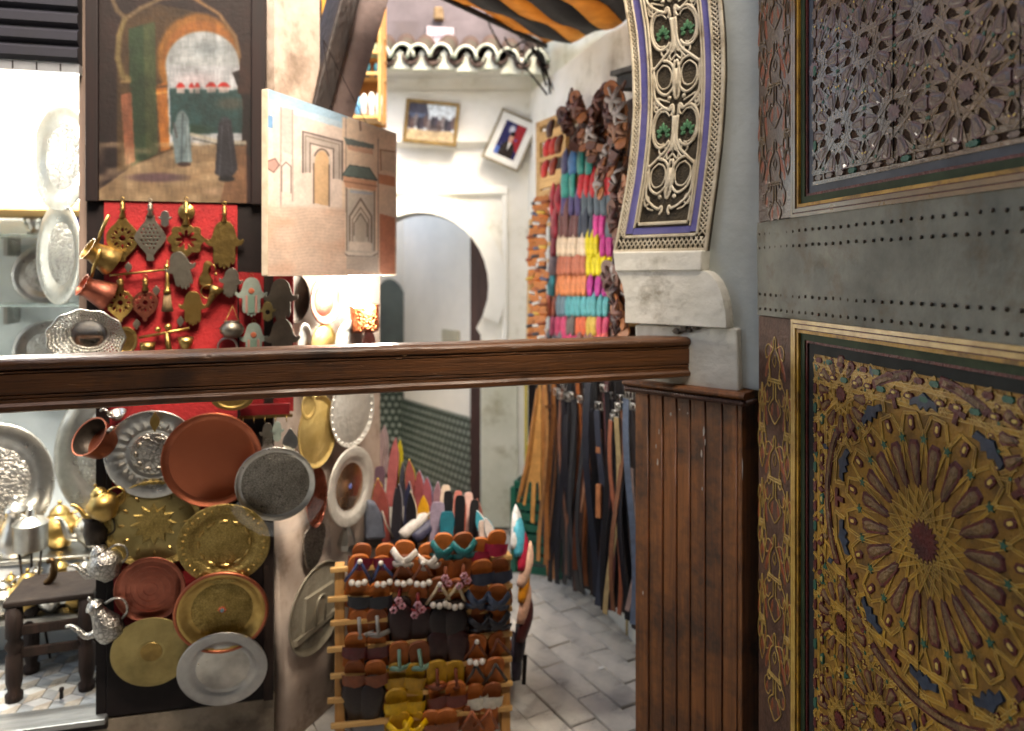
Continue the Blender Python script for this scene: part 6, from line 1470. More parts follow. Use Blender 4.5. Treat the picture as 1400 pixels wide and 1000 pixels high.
b = MB(); b.tube([(p[0], 0, p[1]) for p in smooth([(-0.02, 0.0), (0.0, 0.02), (0.005, 0.05), (0.0, 0.075), (-0.015, 0.07)], 4)], [0.012] * 9 + [0.009] * 8, 8); tag(b.obj('brass_figurine', mat('dark_bronze', (96, 72, 46), (66, 50, 34), 12, 0.35, 1.0), loc=c, smooth=True), 'small bronze bird head standing on the carved table', 'figurine')
# stand of pots behind the table
tb = thing('display_plinth', 'low white plinth carrying teapots in the shop', 'plinth', shop_in(-0.45, 0.62, 0.166), SF.ang)
b = MB(); b.box(-0.42, 0.36, -0.12, 0.18, 0.0, 0.3); b.obj('block', m_shopwall, tb, bevel=0.006)
b = MB(); b.box(-0.43, 0.37, -0.13, 0.19, 0.301, 0.315); b.obj('top_slab', m_silver, tb, bevel=0.003)
pots = [(-0.72, 0.58, 0.19, m_silver, False), (-0.58, 0.60, 0.16, m_brass, False), (-0.46, 0.56, 0.2, m_silver, True), (-0.33, 0.6, 0.17, m_brass, False), (-0.2, 0.57, 0.18, m_silver, False)]
names = ['silver teapot at the left end of the white plinth', 'small brass teapot second on the white plinth', 'tall silver coffee pot in the middle of the white plinth', 'brass teapot on the white plinth beside the coffee pot', 'silver teapot at the doorway end of the white plinth']
for (s, y, h, m, tall), lab in zip(pots, names):
    teapot(lab, 0, 0, 0, m, (0, 0, random.uniform(-40, 40)), tall=tall, loc=shop_in(s, y, 0.482 + h * 0.47), size=h, grp='teapots on the shop plinth')
rnd2 = random.Random(9)
mix_ = [('silver', m_silver), ('brass', m_brass)]
for i in range(12):
    px_ = 4 + i * 11.2; nm_, mm_ = mix_[(i * 5 // 3) % 2]; h_ = rnd2.uniform(0.09, 0.15); yy = 0.34 + 0.1 * (i % 3)
    s_ = SF.off(-yy).sz(px_, 800)[0]
    teapot('small %s pot, %s from the left in the front cluster on the shop floor' % (nm_, ('first', 'second', 'third', 'fourth', 'fifth', 'sixth', 'seventh', 'eighth', 'ninth', 'tenth', 'eleventh', 'twelfth')[i]), 0, 0, 0, mm_, (0, 0, rnd2.uniform(0, 360)), tall=i % 3 == 1, loc=shop_in(s_, yy, 0.36 + h_ * 0.47), size=h_, grp='pots on the shop step')
tb = thing('shop_step', 'low steel step in the shop carrying a cluster of small pots', 'step', shop_in(-0.4, 0.44, 0.1665), SF.ang)
b = MB(); b.box(-0.5, 0.32, -0.14, 0.14, 0.17, 0.19); b.obj('tread', m_silver, tb, bevel=0.004)
for x_ in (-0.45, 0.28):
    b = MB(); b.box(x_, x_ + 0.02, -0.12, 0.12, 0, 0.1699); b.obj('leg', m_silver, tb)
t = thing('silver_pot', 'lidded cylindrical silver pot standing on a tripod in the shop', 'pot', shop_px(56, 790, 0.482) + Vector((0, 0, 0.0)), 0)
t.location = shop_in(-0.36, 0.42, 0.166); t.scale = (0.75, 0.75, 0.82)
b = MB(); b.lathe([(0.0001, .46), (.065, .46), (.07, .47), (.07, .56), (.075, .57), (.05, .59), (.02, .6), (.015, .63), (0.0001, .64)], 26, axis='z'); b.obj('body', m_silver, t, auto=40)
for k in range(3):
    a = 2 * math.pi * k / 3; b = MB(); b.tube([(0.05 * math.cos(a), 0.05 * math.sin(a), 0.46), (0.03 * math.cos(a), 0.03 * math.sin(a), 0.3), (0.09 * math.cos(a), 0.09 * math.sin(a), 0.0)], 0.006, 6); b.obj('leg', m_pewterdark, t, smooth=True)

# ---- framed pictures on the white house
def framed(name, label, corners, fm, paintf, mount=None, mw=0.0, fw=4.5, tz=0):
    q = BK.off(0.06); cx = sum(p[0] for p in corners) / 4; cy = sum(p[1] for p in corners) / 4
    c = q.sz(cx, cy); pts = q.poly(corners, c)
    e = Vector((pts[1][0] - pts[0][0], pts[1][1] - pts[0][1])); f = Vector((pts[3][0] - pts[0][0], pts[3][1] - pts[0][1]))
    W, H = e.length, f.length; ang = math.atan2(e.y, e.x); k = q.mpp(cx, cy)
    t = thing(name, label, 'picture', q.at(*c), (R(tz), -ang, 0))
    def bars(w0, w1, y0, y1, nm, m):
        for (xa, xb, za, zb2) in ((-w0, w0, 1, 0), (-w0, w0, -1, 0)): pass
        W0, H0, W1, H1 = W / 2 - w0, H / 2 - w0, W / 2 - w1, H / 2 - w1
        for poly in ([(-W0, H0), (W0, H0), (W1, H1), (-W1, H1)], [(-W0, -H0), (W0, -H0), (W1, -H1), (-W1, -H1)], [(-W0, -H0), (-W1, -H1), (-W1, H1), (-W0, H0)], [(W0, -H0), (W1, -H1), (W1, H1), (W0, H0)]):
            b = MB(); b.prism(poly, y0, y1); b.obj(nm, m, t)
    bars(0, fw * k, -0.016, 0.02, 'frame_bar', fm)
    w1 = fw * k
    if mount: bars(fw * k + 0.0002, (fw + mw) * k, -0.008, 0.0, 'mount', mount); w1 = (fw + mw) * k
    # picture sheet: painter works in -1..1
    S, Z = np.meshgrid(np.linspace(-1, 1, 60), np.linspace(-1, 1, 60)); pa = paintf(S, -Z)
    me = bpy.data.meshes.new('print'); vs = np.stack([S * (W / 2 - w1), np.full_like(S, -0.005), Z * (H / 2 - w1)], -1).reshape(-1, 3)
    i, j = np.meshgrid(np.arange(59), np.arange(59)); kk = (j * 60 + i).ravel(); me.from_pydata(vs.tolist(), [], np.stack([kk, kk + 1, kk + 61, kk + 60], 1).tolist())
    a = pa.a.reshape(-1, 3); a = np.where(a <= .04045, a / 12.92, ((a + .055) / 1.055) ** 2.4); at = me.color_attributes.new('paint', 'FLOAT_COLOR', 'POINT'); at.data.foreach_set('color', np.concatenate([a, np.ones((len(a), 1))], 1).astype(np.float32).ravel())
    me.materials.append(mat('photo_print', (255, 255, 255), (250, 250, 250), 10, 0.25, vcol='paint')); link('print', me, t)
def photo_crowd(X, Y):
    p = Paint(X, Y, (196, 206, 212)); p.poly([(-1, -1), (-0.25, -1), (-0.1, -0.3), (-1, 0.1)], (60, 62, 78)); p.poly([(-1, -.5), (-.2, -.45), (0, 0), (-1, .1)], (96, 116, 146), .6)
    for k in range(14): p.ell(-0.95 + k * 0.145, 0.05 + 0.12 * math.sin(k * 2.3), 0.12, 0.42, [(66, 60, 70), (96, 78, 76), (120, 112, 112), (44, 42, 50)][k % 4], 1, 0.3)
    p.poly([(-1, .45), (1, .4), (1, 1), (-1, 1)], (178, 158, 126)); p.ell(-.7, .55, .3, .2, (200, 178, 140), 0.8, 0.5); p.ell(.2, .3, .5, .25, (70, 58, 56), .7, .5); p.grain(0.3, 0.1); return p
framed('framed_photo', 'old gold framed photograph of a crowd hanging under the eave', [(556, 135), (629, 142), (623, 202), (551, 194)], mat('tarnished_gold_frame', (142, 116, 66), (104, 82, 46), 16, 0.45, 0.4, bump=0.2), photo_crowd)
def photo_person(X, Y):
    p = Paint(X, Y, (38, 40, 84)); p.poly([(0.1, -1), (1, -1), (1, .6), (0.2, .2)], (150, 44, 52)); p.ell(-.2, -.6, .35, .3, (210, 214, 222), .9, .5); p.poly([(-1, .5), (-.4, .6), (-.5, 1), (-1, 1)], (80, 110, 180))
    p.ell(0.05, .75, .7, .75, (40, 36, 34), 1, .1); p.poly([(-.08, .1), (.2, .1), (.08, .6)], (222, 220, 214)); p.ell(.02, -.12, .22, .3, (196, 150, 128), 1, .2); p.ell(.02, -.38, .24, .16, (30, 26, 26), 1, .2); p.ell(.45, -.1, .18, .1, (60, 90, 150), .8, .5); p.grain(.15, .1); return p
framed('framed_portrait', 'tilted framed portrait of a person in a dark jacket beside the slipper shelves', [(686, 147), (736, 169), (710, 239), (658, 214)], mat('pale_gilt_frame', (150, 140, 118), (110, 100, 82), 16, 0.45, 0.3), photo_person, mat('white_mount', (232, 232, 226)), 9, 3, 0)

# ---- timber brace, orange cloth, awning, cables
q = PL((412, 2.5), (531, 2.75))
c = q.sz(430, 140)
brace = thing('timber_brace', 'dark slanting timber brace with a plastered flank above the canvas', 'brace', q.at(*c), q.ang)
b = MB(); b.prism(q.poly([(411, 190), (434, 200), (495, -30), (468, -30)], c), -0.03, 0.09); b.obj('timber', mat('tarred_timber', (40, 28, 24), (24, 17, 16), 8, 0.65, bump=0.6, bscale=30, stretch=(2, 2, 1)), brace, bevel=0.006)
b = MB(); b.prism(q.poly([(434.5, 200), (470, 205), (541, -30), (495.5, -30)], c), 0.0, 0.08); b.obj('plaster_flank', mat('sooty_mauve_plaster', (116, 100, 98), (84, 72, 70), 5, 0.85, bump=0.5, bscale=30, dirt=(52, 42, 40), dscale=6, damt=0.5), brace, bevel=0.006)
q = PL((430, 2.82), (460, 2.86)); c = q.sz(446, 55)
b = MB(); b.prism(q.poly([(440, -30), (470, -30), (458, 60), (440, 60)], c), 0.0, 0.01); tag(b.obj('orange_cloth', mat('orange_awning_cloth', (216, 158, 66), (190, 132, 50), 10, 0.9, trans=0.28), loc=q.at(*c), rot=(0, 0, q.ang)), 'strip of orange cloth hanging behind the timber brace', 'cloth')
q = PL((432, 2.80), (440, 2.81)); c = q.sz(436, 70)
b = MB(); b.prism(q.poly([(434, -30), (440, -30), (440, 70), (434, 70)], c), 0.0, 0.03); tag(b.obj('dark_batten', m_darkw, loc=q.at(*c), rot=(0, 0, q.ang)), 'thin dark upright batten left of the orange cloth', 'batten')
# striped awning
A_, B_, C_ = P(560, -30, 2.75), P(746, 60, 3.95), P(822, 28, 3.25)
e1, e2 = A_ - B_, C_ - B_
aw = thing('striped_awning', 'black and orange striped cloth awning stretched over the alley', 'awning', B_, 0)
cols = [mat('orange_awning_cloth', (196, 122, 44)), mat('black_awning_cloth', (34, 32, 34), (26, 24, 26), 10, 0.9, trans=0.05)]
wds = [0.22, 0.3, 0.24, 0.3, 0.24, 0.3, 0.24]; v0 = 0.0
for k, wd in enumerate(wds):
    b = MB(); n = 16
    for i in range(n + 1):
        for j in (0, 1, 2):
            v = v0 + wd * j / 2; pnt = e1 * (1.25 * i / n) + e2 * v; sag = -0.05 * math.sin(math.pi * min(v / 1.8, 1)) + 0.012 * math.sin(i * 1.1 + v * 9)
            b.v.append((pnt.x, pnt.y, pnt.z + sag))
    b.f = [(i * 3 + j, i * 3 + j + 1, (i + 1) * 3 + j + 1, (i + 1) * 3 + j) for i in range(n) for j in (0, 1)]
    o = b.obj('stripe', cols[k % 2], aw, smooth=True); sl = o.modifiers.new('thick', 'SOLIDIFY'); sl.thickness = 0.003
    v0 += wd
b = MB(); b.tube([tuple(e1 * (1.25 * i / 10) + Vector((0, 0, -0.012))) for i in range(11)], 0.014, 8); b.obj('edge_pole', m_black, aw, smooth=True)
# cables along the eave
random.seed(21)
for k, (pts, lab) in enumerate(([[(664, 0), (668, 30), (676, 48), (690, 70), (720, 95), (748, 130)], 'black cable drooping from the awning to the slipper shelf'], [[(700, 30), (712, 52), (726, 60), (742, 92), (760, 128)], 'dark cable curling beside the end of the eave'], [[(735, 62), (738, 80), (748, 100), (752, 128)], 'short dark wire hanging down the corner of the wall'], [[(690, 52), (700, 66), (716, 58), (735, 80), (747, 118)], 'looped black wire on the wall above the eave'])):
    w0 = P(*pts[0], 3.9); b = MB(); b.tube([tuple(P(p[0], p[1], 3.9 + 0.05 * math.sin(p[0])) - w0) for p in smooth(pts, 5)], 0.006, 6); tag(b.obj('cable', m_black, loc=w0, smooth=True), lab, 'cable')
# ================================================================== SHOES, BELTS, RACKS
random.seed(33)
ORD = ['first', 'second', 'third', 'fourth', 'fifth', 'sixth', 'seventh', 'eighth', 'ninth', 'tenth', 'eleventh', 'twelfth', 'thirteenth', 'fourteenth', 'fifteenth', 'sixteenth']
def leather(c, rough=0.5):
    key = 'leather_%d_%d_%d' % c
    return mat(key, c, tuple(max(0, int(v * 0.82)) for v in c), 30, rough, bump=0.15, bscale=120, rand=0.07, spec=0.4)
TAN = (196, 108, 46)

# ---- pointed slipper: closed upper and sole, toe up (z), front toward -y
def slipper_mesh(name, m, pointy=1.0):
    b = MB(); secs = [(0.0, 0.030, 0.022), (0.03, 0.036, 0.03), (0.09, 0.036, 0.036), (0.14, 0.040, 0.036), (0.185, 0.035, 0.028), (0.215, 0.022, 0.018), (0.235, 0.009, 0.010), (0.248, 0.002, 0.004)]
    if pointy < 0.5: secs = [(0.0, 0.030, 0.022), (0.03, 0.036, 0.03), (0.09, 0.036, 0.036), (0.14, 0.041, 0.036), (0.185, 0.040, 0.028), (0.21, 0.032, 0.02), (0.228, 0.018, 0.012), (0.235, 0.006, 0.006)]
    n = 9
    for z, w_, d in secs:
        for k in range(n):
            a = math.pi * k / (n - 1); b.v.append((-w_ * math.cos(a), -d * math.sin(a) ** 0.8, z))
    for j in range(len(secs) - 1):
        b.f += [(j * n + k, j * n + k + 1, (j + 1) * n + k + 1, (j + 1) * n + k) for k in range(n - 1)]
        b.f.append((j * n + n - 1, j * n, (j + 1) * n, (j + 1) * n + n - 1))
    b.f += [tuple(range(n))]
    return b.mesh(name, m, True)
SLM = {}
def slip_me(c, pt=1.0):
    k = (c, pt)
    if k not in SLM: SLM[k] = slipper_mesh('babouche', leather(c), pt)
    return SLM[k]

# ---- slipper display on the right wall: rows of toes
rackp = RW.off(0.10)
c = rackp.sz(790, 465)
disp = thing('slipper_shelving', 'pale pine shelving against the right wall filled with coloured slippers', 'shelves', RW.at(0, 0), RW.ang)
s_a, s_b = rackp.sz(728, 300)[0], rackp.sz(862, 300)[0]
ROWS = [ # y top, y bottom (photo), pieces: (x0, x1, n, colour, name)
    (203, 236, [(767, 778, 1, (52, 48, 92), 'navy'), (778, 790, 1, (44, 108, 160), 'blue'), (790, 811, 2, (24, 140, 130), 'teal')]),
    (226, 268, [(768, 789, 2, (28, 140, 128), 'teal'), (790, 840, 6, (206, 34, 46), 'red')]),
    (250, 292, [(752, 768, 2, (206, 44, 60), 'red'), (768, 796, 3, (74, 62, 116), 'purple'), (796, 840, 5, (78, 96, 108), 'slate grey')]),
    (274, 322, [(752, 765, 1, (196, 44, 70), 'crimson'), (765, 791, 4, (116, 72, 70), 'brown'), (791, 812, 3, (52, 62, 80), 'dark slate'), (812, 827, 2, (220, 60, 150), 'pink'), (827, 840, 1, (84, 98, 110), 'grey')]),
    (312, 348, [(752, 762, 1, (190, 48, 76), 'crimson'), (762, 803, 6, (238, 214, 184), 'cream'), (803, 820, 3, (240, 222, 30), 'yellow'), (820, 839, 2, (190, 36, 130), 'magenta')]),
    (341, 374, [(750, 762, 1, (140, 116, 120), 'grey brown'), (762, 803, 6, (194, 112, 84), 'salmon brown'), (803, 836, 5, (240, 222, 24), 'yellow')]),
    (370, 402, [(749, 760, 1, (50, 150, 160), 'teal'), (760, 803, 6, (240, 146, 92), 'peach orange'), (803, 833, 3, (192, 40, 146), 'magenta')]),
    (398, 430, [(747, 762, 2, (206, 108, 80), 'salmon'), (762, 774, 2, (110, 138, 152), 'blue grey'), (774, 832, 8, (86, 178, 184), 'turquoise')]),
    (426, 456, [(752, 775, 3, (214, 76, 118), 'pink'), (775, 788, 2, (110, 100, 96), 'grey'), (788, 803, 2, (226, 104, 64), 'orange'), (803, 817, 2, (226, 190, 84), 'mustard'), (817, 832, 2, (220, 70, 110), 'rose')]),
    (448, 480, [(748, 770, 3, (120, 116, 124), 'grey'), (770, 790, 3, (214, 58, 110), 'pink'), (790, 812, 3, (140, 96, 90), 'brown'), (812, 832, 3, (226, 96, 90), 'coral')])]
zsh = []
for ri, (yt, yb, items) in enumerate(ROWS):
    q = RW.off(0.16)
    for (x0, x1, n, colr, nm) in items:
        for i in range(n):
            px = x0 + (x1 - x0) * (i + 0.5) / n
            a, zt2 = q.sz(px, yt + random.uniform(-2, 2)); _, zb2 = q.sz(px, yb)
            h = zt2 - zb2; sc_ = 0.55 + 0.0 * h
            wpx = (x1 - x0) / n; wm = abs(q.sz(px + wpx / 2, yt)[0] - q.sz(px - wpx / 2, yt)[0])
            o = link('babouche', slip_me(colr), None, q.at(a, zb2 - 0.01), (R(random.uniform(-8, 0)), R(random.uniform(-4, 4)), RW.ang + R(random.uniform(-8, 8))))
            o.scale = (wm / 0.092, 0.5, (h + 0.012) / 0.245 * random.uniform(0.94, 1.04))
            rowname = ['top', 'second', 'third', 'fourth', 'fifth', 'sixth', 'seventh', 'eighth', 'ninth', 'lowest'][ri]
            tag(o, ('%s leather slipper in the %s row of the wall shelves' % (nm, rowname)) if n == 1 else '%s from the left of the %s slippers in the %s row of wall shelves' % (ORD[i], nm, rowname), 'slipper', 'slippers on the wall shelves')
    xa, xb = min(p[0] for p in items) - 2, max(p[1] for p in items) + 2
    s0, z0 = RW.off(0.14).sz(xa, yb); s1, _ = RW.off(0.14).sz(xb, yb); zz = RW.off(0.14).sz((xa + xb) / 2, yb)[1]
    b = MB(); b.box(s0, s1, -0.15, -0.01, zz - 0.03, zz - 0.012); b.obj('shelf', m_lwood, disp)
b = MB(); b.box(s_a + 0.02, s_b, -0.012, -0.001, 1.16, 2.2); b.obj('back_panel', mat('dark_shelf_back', (70, 50, 40), (50, 36, 30), 8, 0.8), disp)
# pine end box with pigeon holes
e0 = RW.off(0.14)
for (pts, nm) in (([(735, 168), (776, 152), (776, 160), (735, 176)], 'top_board'), ([(735, 168), (740, 166), (740, 272), (735, 272)], 'upright'), ([(770, 155), (776, 152), (776, 260), (770, 262)], 'upright'), ([(740, 216), (770, 206), (770, 213), (740, 223)], 'shelf'), ([(738, 238), (770, 230), (770, 252), (738, 260)], 'drawer_front'), ([(738, 262), (768, 254), (768, 268), (738, 276)], 'drawer_front'), ([(740, 182), (770, 172), (770, 188), (740, 196)], 'face_board')):
    b = MB(); b.prism(e0.poly(pts), -0.15, -0.13 if nm != 'top_board' else -0.02); b.obj(nm, m_lwood, disp, loc=(0, 0, 0), bevel=0.003)
b = MB(); b.prism(e0.poly([(728, 300), (731, 300), (729, 470), (724, 470)]), -0.16, -0.13); b.obj('upright', m_lwood, disp, bevel=0.003)
# slots and red shoes in the pigeon holes
for (px, py, colr, lab) in ((748, 204, (204, 40, 40), 'red shoe left in the top pigeon hole'), (756, 202, (196, 52, 34), 'red shoe second in the top pigeon hole'), (764, 200, (116, 60, 30), 'brown shoe right in the top pigeon hole'), (745, 233, (206, 52, 44), 'red shoe left in the second pigeon hole'), (756, 230, (150, 60, 40), 'rust shoe right in the second pigeon hole'), (752, 178, (90, 60, 50), 'dark shoe tip in the topmost slot')):
    q = RW.off(0.30); a, z = q.sz(px, py + 10)
    o = link('small_shoe', slip_me(colr, 0.0), None, q.at(a, z), (R(-10), 0, RW.ang)); o.scale = (0.7, 0.6, 0.33); tag(o, lab, 'shoe', 'shoes in the pigeon holes')
# sandals crowded on the narrow end column
def small_sandal_mesh(colr, strapc):
    b = MB(); b.prism(sm([(-0.03, 0), (0, -0.012), (0.03, 0), (0.034, 0.06), (0.028, 0.11), (0, 0.135), (-0.028, 0.11), (-0.034, 0.06)], 2), -0.01, 0.0); me = b.mesh('sole', leather(colr))
    c2 = MB(); c2.tube([(0.036 * math.cos(R(a)), -0.01 - 0.022 * math.sin(R(a)), 0.05) for a in range(0, 181, 30)], 0.016, 5, up=(0, 0, 1)); me2 = c2.mesh('strap', leather(strapc), True)
    return me, me2
ssm = [small_sandal_mesh((196, 120, 60), cc_) for cc_ in ((60, 62, 70), (200, 110, 50), (220, 216, 210), (90, 100, 130), (150, 80, 50), (230, 190, 90))]
cnames = ['dark grey', 'orange', 'white', 'blue grey', 'brown', 'mustard']
for j in range(14):
    for i in range(3):
        py = 268 + j * 15; px = 729 + i * 7.5 - 2 + (j < 2) * 4; k = (j * 3 + i * 2 + (j // 3)) % 6
        q = RW.off(0.24 + 0.01 * (i % 2)); a, z = q.sz(px + random.uniform(-1.5, 1.5), py + random.uniform(-3, 3))
        t = thing('small_sandal', 'tan sandal with %s strap, %s in the %s row of the end column' % (cnames[k], ['left', 'middle', 'right'][i], ORD[j]), 'sandal', q.at(a, z - 0.06), (R(-12), R(random.uniform(-15, 15)), RW.ang + R(42)), 'sandals on the end column')
        t.scale = (0.5, 0.5, 0.46)
        link('sole', ssm[k][0], t); link('strap', ssm[k][1], t)
# woven brown sandals heaped over the top and hanging right of the slippers
def woven_mesh(m1):
    b = MB()
    for sg in (-1, 1): b.tube([(0.042 * sg, -0.01, 0.04), (0.015 * sg, -0.036, 0.065), (-0.02 * sg, -0.036, 0.09), (-0.042 * sg, -0.01, 0.12)], 0.015, 5, flat=0.35)
    b.tube([(-0.042, -0.01, 0.03), (0, -0.034, 0.035), (0.042, -0.01, 0.03)], 0.012, 5, flat=0.35, up=(0, 0, 1)); b.tube([(0, -0.036, 0.08), (0, -0.02, 0.15)], 0.008, 5, flat=0.4)
    return b.mesh('straps', m1, True)
wv = [woven_mesh(leather(c_)) for c_ in ((118, 74, 62), (92, 54, 48), (170, 160, 156), (150, 104, 78), (64, 42, 42))]
wsole = [MB().prism(sm([(-0.034, 0), (0, -0.012), (0.034, 0), (0.04, 0.08), (0.034, 0.16), (0, 0.18), (-0.034, 0.16), (-0.04, 0.08)], 2), -0.012, 0.0).mesh('sole', leather(c_)) for c_ in ((110, 70, 52), (168, 104, 62))]
wn = ['brown', 'dark brown', 'grey', 'light brown', 'blackish']
wpos = []
for j in range(6):
    for i in range(6):
        px = 783 + i * 14.0 - j * 0.5; py = 140 + j * 21 - i * 2.2 + (i % 2) * 5
        if py < 118 or px > 862: continue
        if py > 200 and px < 818: continue
        wpos.append((px, py, '%s from left, %s tier of the heap above the slippers' % (ORD[i], ORD[j])))
for j in range(11):
    wpos.append((846 - (6 if j > 6 else 0), 262 + j * 17, 'left in the %s pair down the string by the arch' % ORD[j])); wpos.append((856, 268 + j * 17, 'right in the %s pair down the string by the arch' % ORD[j]))
for n_, (px, py, where) in enumerate(wpos):
    q = RW.off(0.22 + 0.02 * (n_ % 3)); a, z = q.sz(px + random.uniform(-2, 2), py + random.uniform(-3, 3)); k = random.randrange(5)
    t = thing('woven_sandal', '%s woven sandal, %s' % (wn[k], where), 'sandal', q.at(a, z - 0.06), (R(random.uniform(-30, 10)), R(random.uniform(-35, 35)), RW.ang + R(random.uniform(-25, 25))), 'woven sandals on the right wall')
    t.scale = (0.78, 0.6, 0.72)
    link('straps', wv[k], t); link('sole', wsole[n_ % 2], t)

# ---- belts hanging down to the paving
def belt(label, px, y0, y1, wpx, colr, off, lean=0.0, buckle=True, two=None):
    q = RW.off(off); a, zt2 = q.sz(px, y0); zb2 = max(0.015, q.sz(px, y1)[1]); L_ = zt2 - zb2
    wm = max(0.02, wpx * q.mpp(px, y0) * 1.25)
    t = thing('leather_belt', label, 'belt', q.at(a, zb2), RW.ang + R(random.uniform(15, 50)), 'belts hanging on the right wall')
    n = 10; b = MB(); ph = random.uniform(0, 6)
    for i in range(n + 1):
        z = L_ * i / n; y = 0.016 * math.sin(ph + i * 0.55); x = lean * (1 - i / n) + 0.012 * math.sin(ph + i * 0.4)
        b.v += [(x - wm / 2, y - 0.002, z), (x + wm / 2, y - 0.002, z), (x + wm / 2, y + 0.002, z), (x - wm / 2, y + 0.002, z)]
    for i in range(n):
        o = i * 4; b.f += [(o + k, o + (k + 1) % 4, o + 4 + (k + 1) % 4, o + 4 + k) for k in range(4)]
    b.f += [(0, 1, 2, 3), (n * 4 + 3, n * 4 + 2, n * 4 + 1, n * 4)]
    b.obj('strap', leather(colr, 0.4), t)
    if buckle:
        b = MB(); h = wm * 0.75
        b.tube([(-h * 0.8, -0.004, L_), (h * 0.8, -0.004, L_), (h * 0.8, -0.006, L_ + h * 1.5), (-h * 0.8, -0.006, L_ + h * 1.5)], 0.0032, 6, closed=True); b.tube([(0, -0.006, L_ - 0.004), (0, -0.008, L_ + h * 1.5)], 0.0022, 5); b.obj('buckle', m_silver, t, smooth=True)
        b = MB(); b.tube([(0, -0.002, L_ + h * 1.5), (0, 0.0, L_ + h * 1.5 + 0.12)], 0.0025, 5); b.obj('hook_cord', m_black, t)
    else:
        b = MB(); b.box(-wm / 2 - 0.002, wm / 2 + 0.002, -0.005, 0.005, L_ * 0.8, L_ * 0.8 + 0.012); b.obj('keeper', leather(tuple(int(v * 0.8) for v in colr)), t)
    if two:
        for (f0, f1) in two:
            b = MB(); b.box(-wm * 0.4, wm * 0.4, -0.014, 0.0, L_ * f0, L_ * f1); b.obj('inset', leather((196, 128, 86)), t, bevel=0.001)
    return t
BL = (30, 30, 36); TN = (186, 122, 66); BR = (110, 62, 42)
belts = [(741, 520, 770, 7, BL, 'black belt hanging leftmost against the wall', False), (748, 515, 775, 5, TN, 'light tan belt at the left of the bunch', False), (752, 500, 788, 5, (170, 108, 58), 'second light tan belt beside the leftmost one', False), (757, 535, 790, 6, TN, 'curled tan belt hanging in front of black belts', True), (762, 540, 796, 6, BL, 'black belt right of the curled tan belt', True),
         (767, 545, 798, 6, (36, 36, 44), 'second black belt right of the curled tan belt', True), (772, 540, 802, 6, BL, 'third black belt with silver buckle in the left bunch', True), (777, 548, 804, 6, (40, 40, 48), 'glossy black belt in the middle of the left bunch', True), (782, 545, 806, 6, BL, 'black belt before the dark brown one', True), (787, 552, 806, 6, (70, 44, 38), 'dark brown belt in the middle of the bunch', False), (790, 500, 720, 5, (176, 100, 56), 'tan belt ending high above the paving', False),
         (794, 550, 812, 6, BL, 'black belt right of the dark brown one', True), (797, 520, 700, 5, (206, 140, 100), 'pale tan belt with large silver buckle', True), (800, 500, 780, 5, BR, 'reddish brown belt under the pale tan one', False), (806, 500, 815, 9, (34, 38, 52), 'broad navy black belt reaching the paving', False), (812, 500, 818, 8, (26, 26, 32), 'broad black belt beside the navy one', False), (820, 560, 828, 7, (60, 66, 82), 'slate belt with two tan insets', True), (826, 535, 832, 6, BL, 'black belt right of the slate belt', True),
         (833, 520, 835, 6, (108, 66, 70), 'maroon belt hanging behind silver buckles', True), (839, 575, 838, 6, (150, 84, 58), 'rust brown belt with bright buckle', True), (843, 570, 842, 5, (186, 164, 120), 'cream belt beside the rust brown one', True), (849, 550, 846, 7, (34, 34, 40), 'black belt with eyelets near the wainscot', True), (855, 580, 850, 6, (40, 42, 50), 'black belt with grey edge near the wainscot', True), (861, 545, 854, 7, (104, 120, 144), 'steel blue belt hanging by the wainscot', True), (866, 560, 856, 6, (46, 42, 46), 'dark belt half hidden by the wainscot', True), (869, 640, 840, 7, (140, 118, 112), 'taupe belt partly hidden at the wainscot edge', False)]
belts += [(744, 505, 768, 5, (196, 134, 74), 'honey tan belt at the far left of the bunch', False), (760, 525, 770, 4, (176, 112, 62), 'narrow tan belt between black belts on the left', False), (770, 530, 786, 4, (120, 70, 46), 'narrow chestnut belt in the left bunch', True), (779, 520, 790, 5, (30, 30, 36), 'slim black belt in the middle bunch', True), (803, 540, 800, 4, (150, 90, 56), 'narrow russet belt before the broad navy one', True), (836, 545, 830, 5, (30, 32, 40), 'slim blue black belt by the maroon one', True), (846, 560, 838, 4, (128, 84, 60), 'slim brown belt behind the eyelet belt', True), (858, 555, 850, 5, (28, 28, 34), 'slim black belt next to the steel blue one', True)]
for i, (px, y0, y1, w_, colr, lab, bk_) in enumerate(belts):
    belt(lab, px, y0, y1, w_, colr, 0.16 + 0.05 * ((i * 7) % 3) / 2, random.uniform(-0.03, 0.03), bk_, [(0.78, 0.9), (0.45, 0.62)] if 'insets' in lab else None)
# dense dark mass of further straps behind
q = RW.off(0.13)
for k in range(16):
    px = 739 + k * 8.2; belt('%s dark strap from the left in the back layer of belts' % ORD[k], px, 500, 765 + k * 5.0, 15, random.choice([(24, 24, 28), (34, 30, 34), (52, 36, 32)]), 0.12, 0, False)
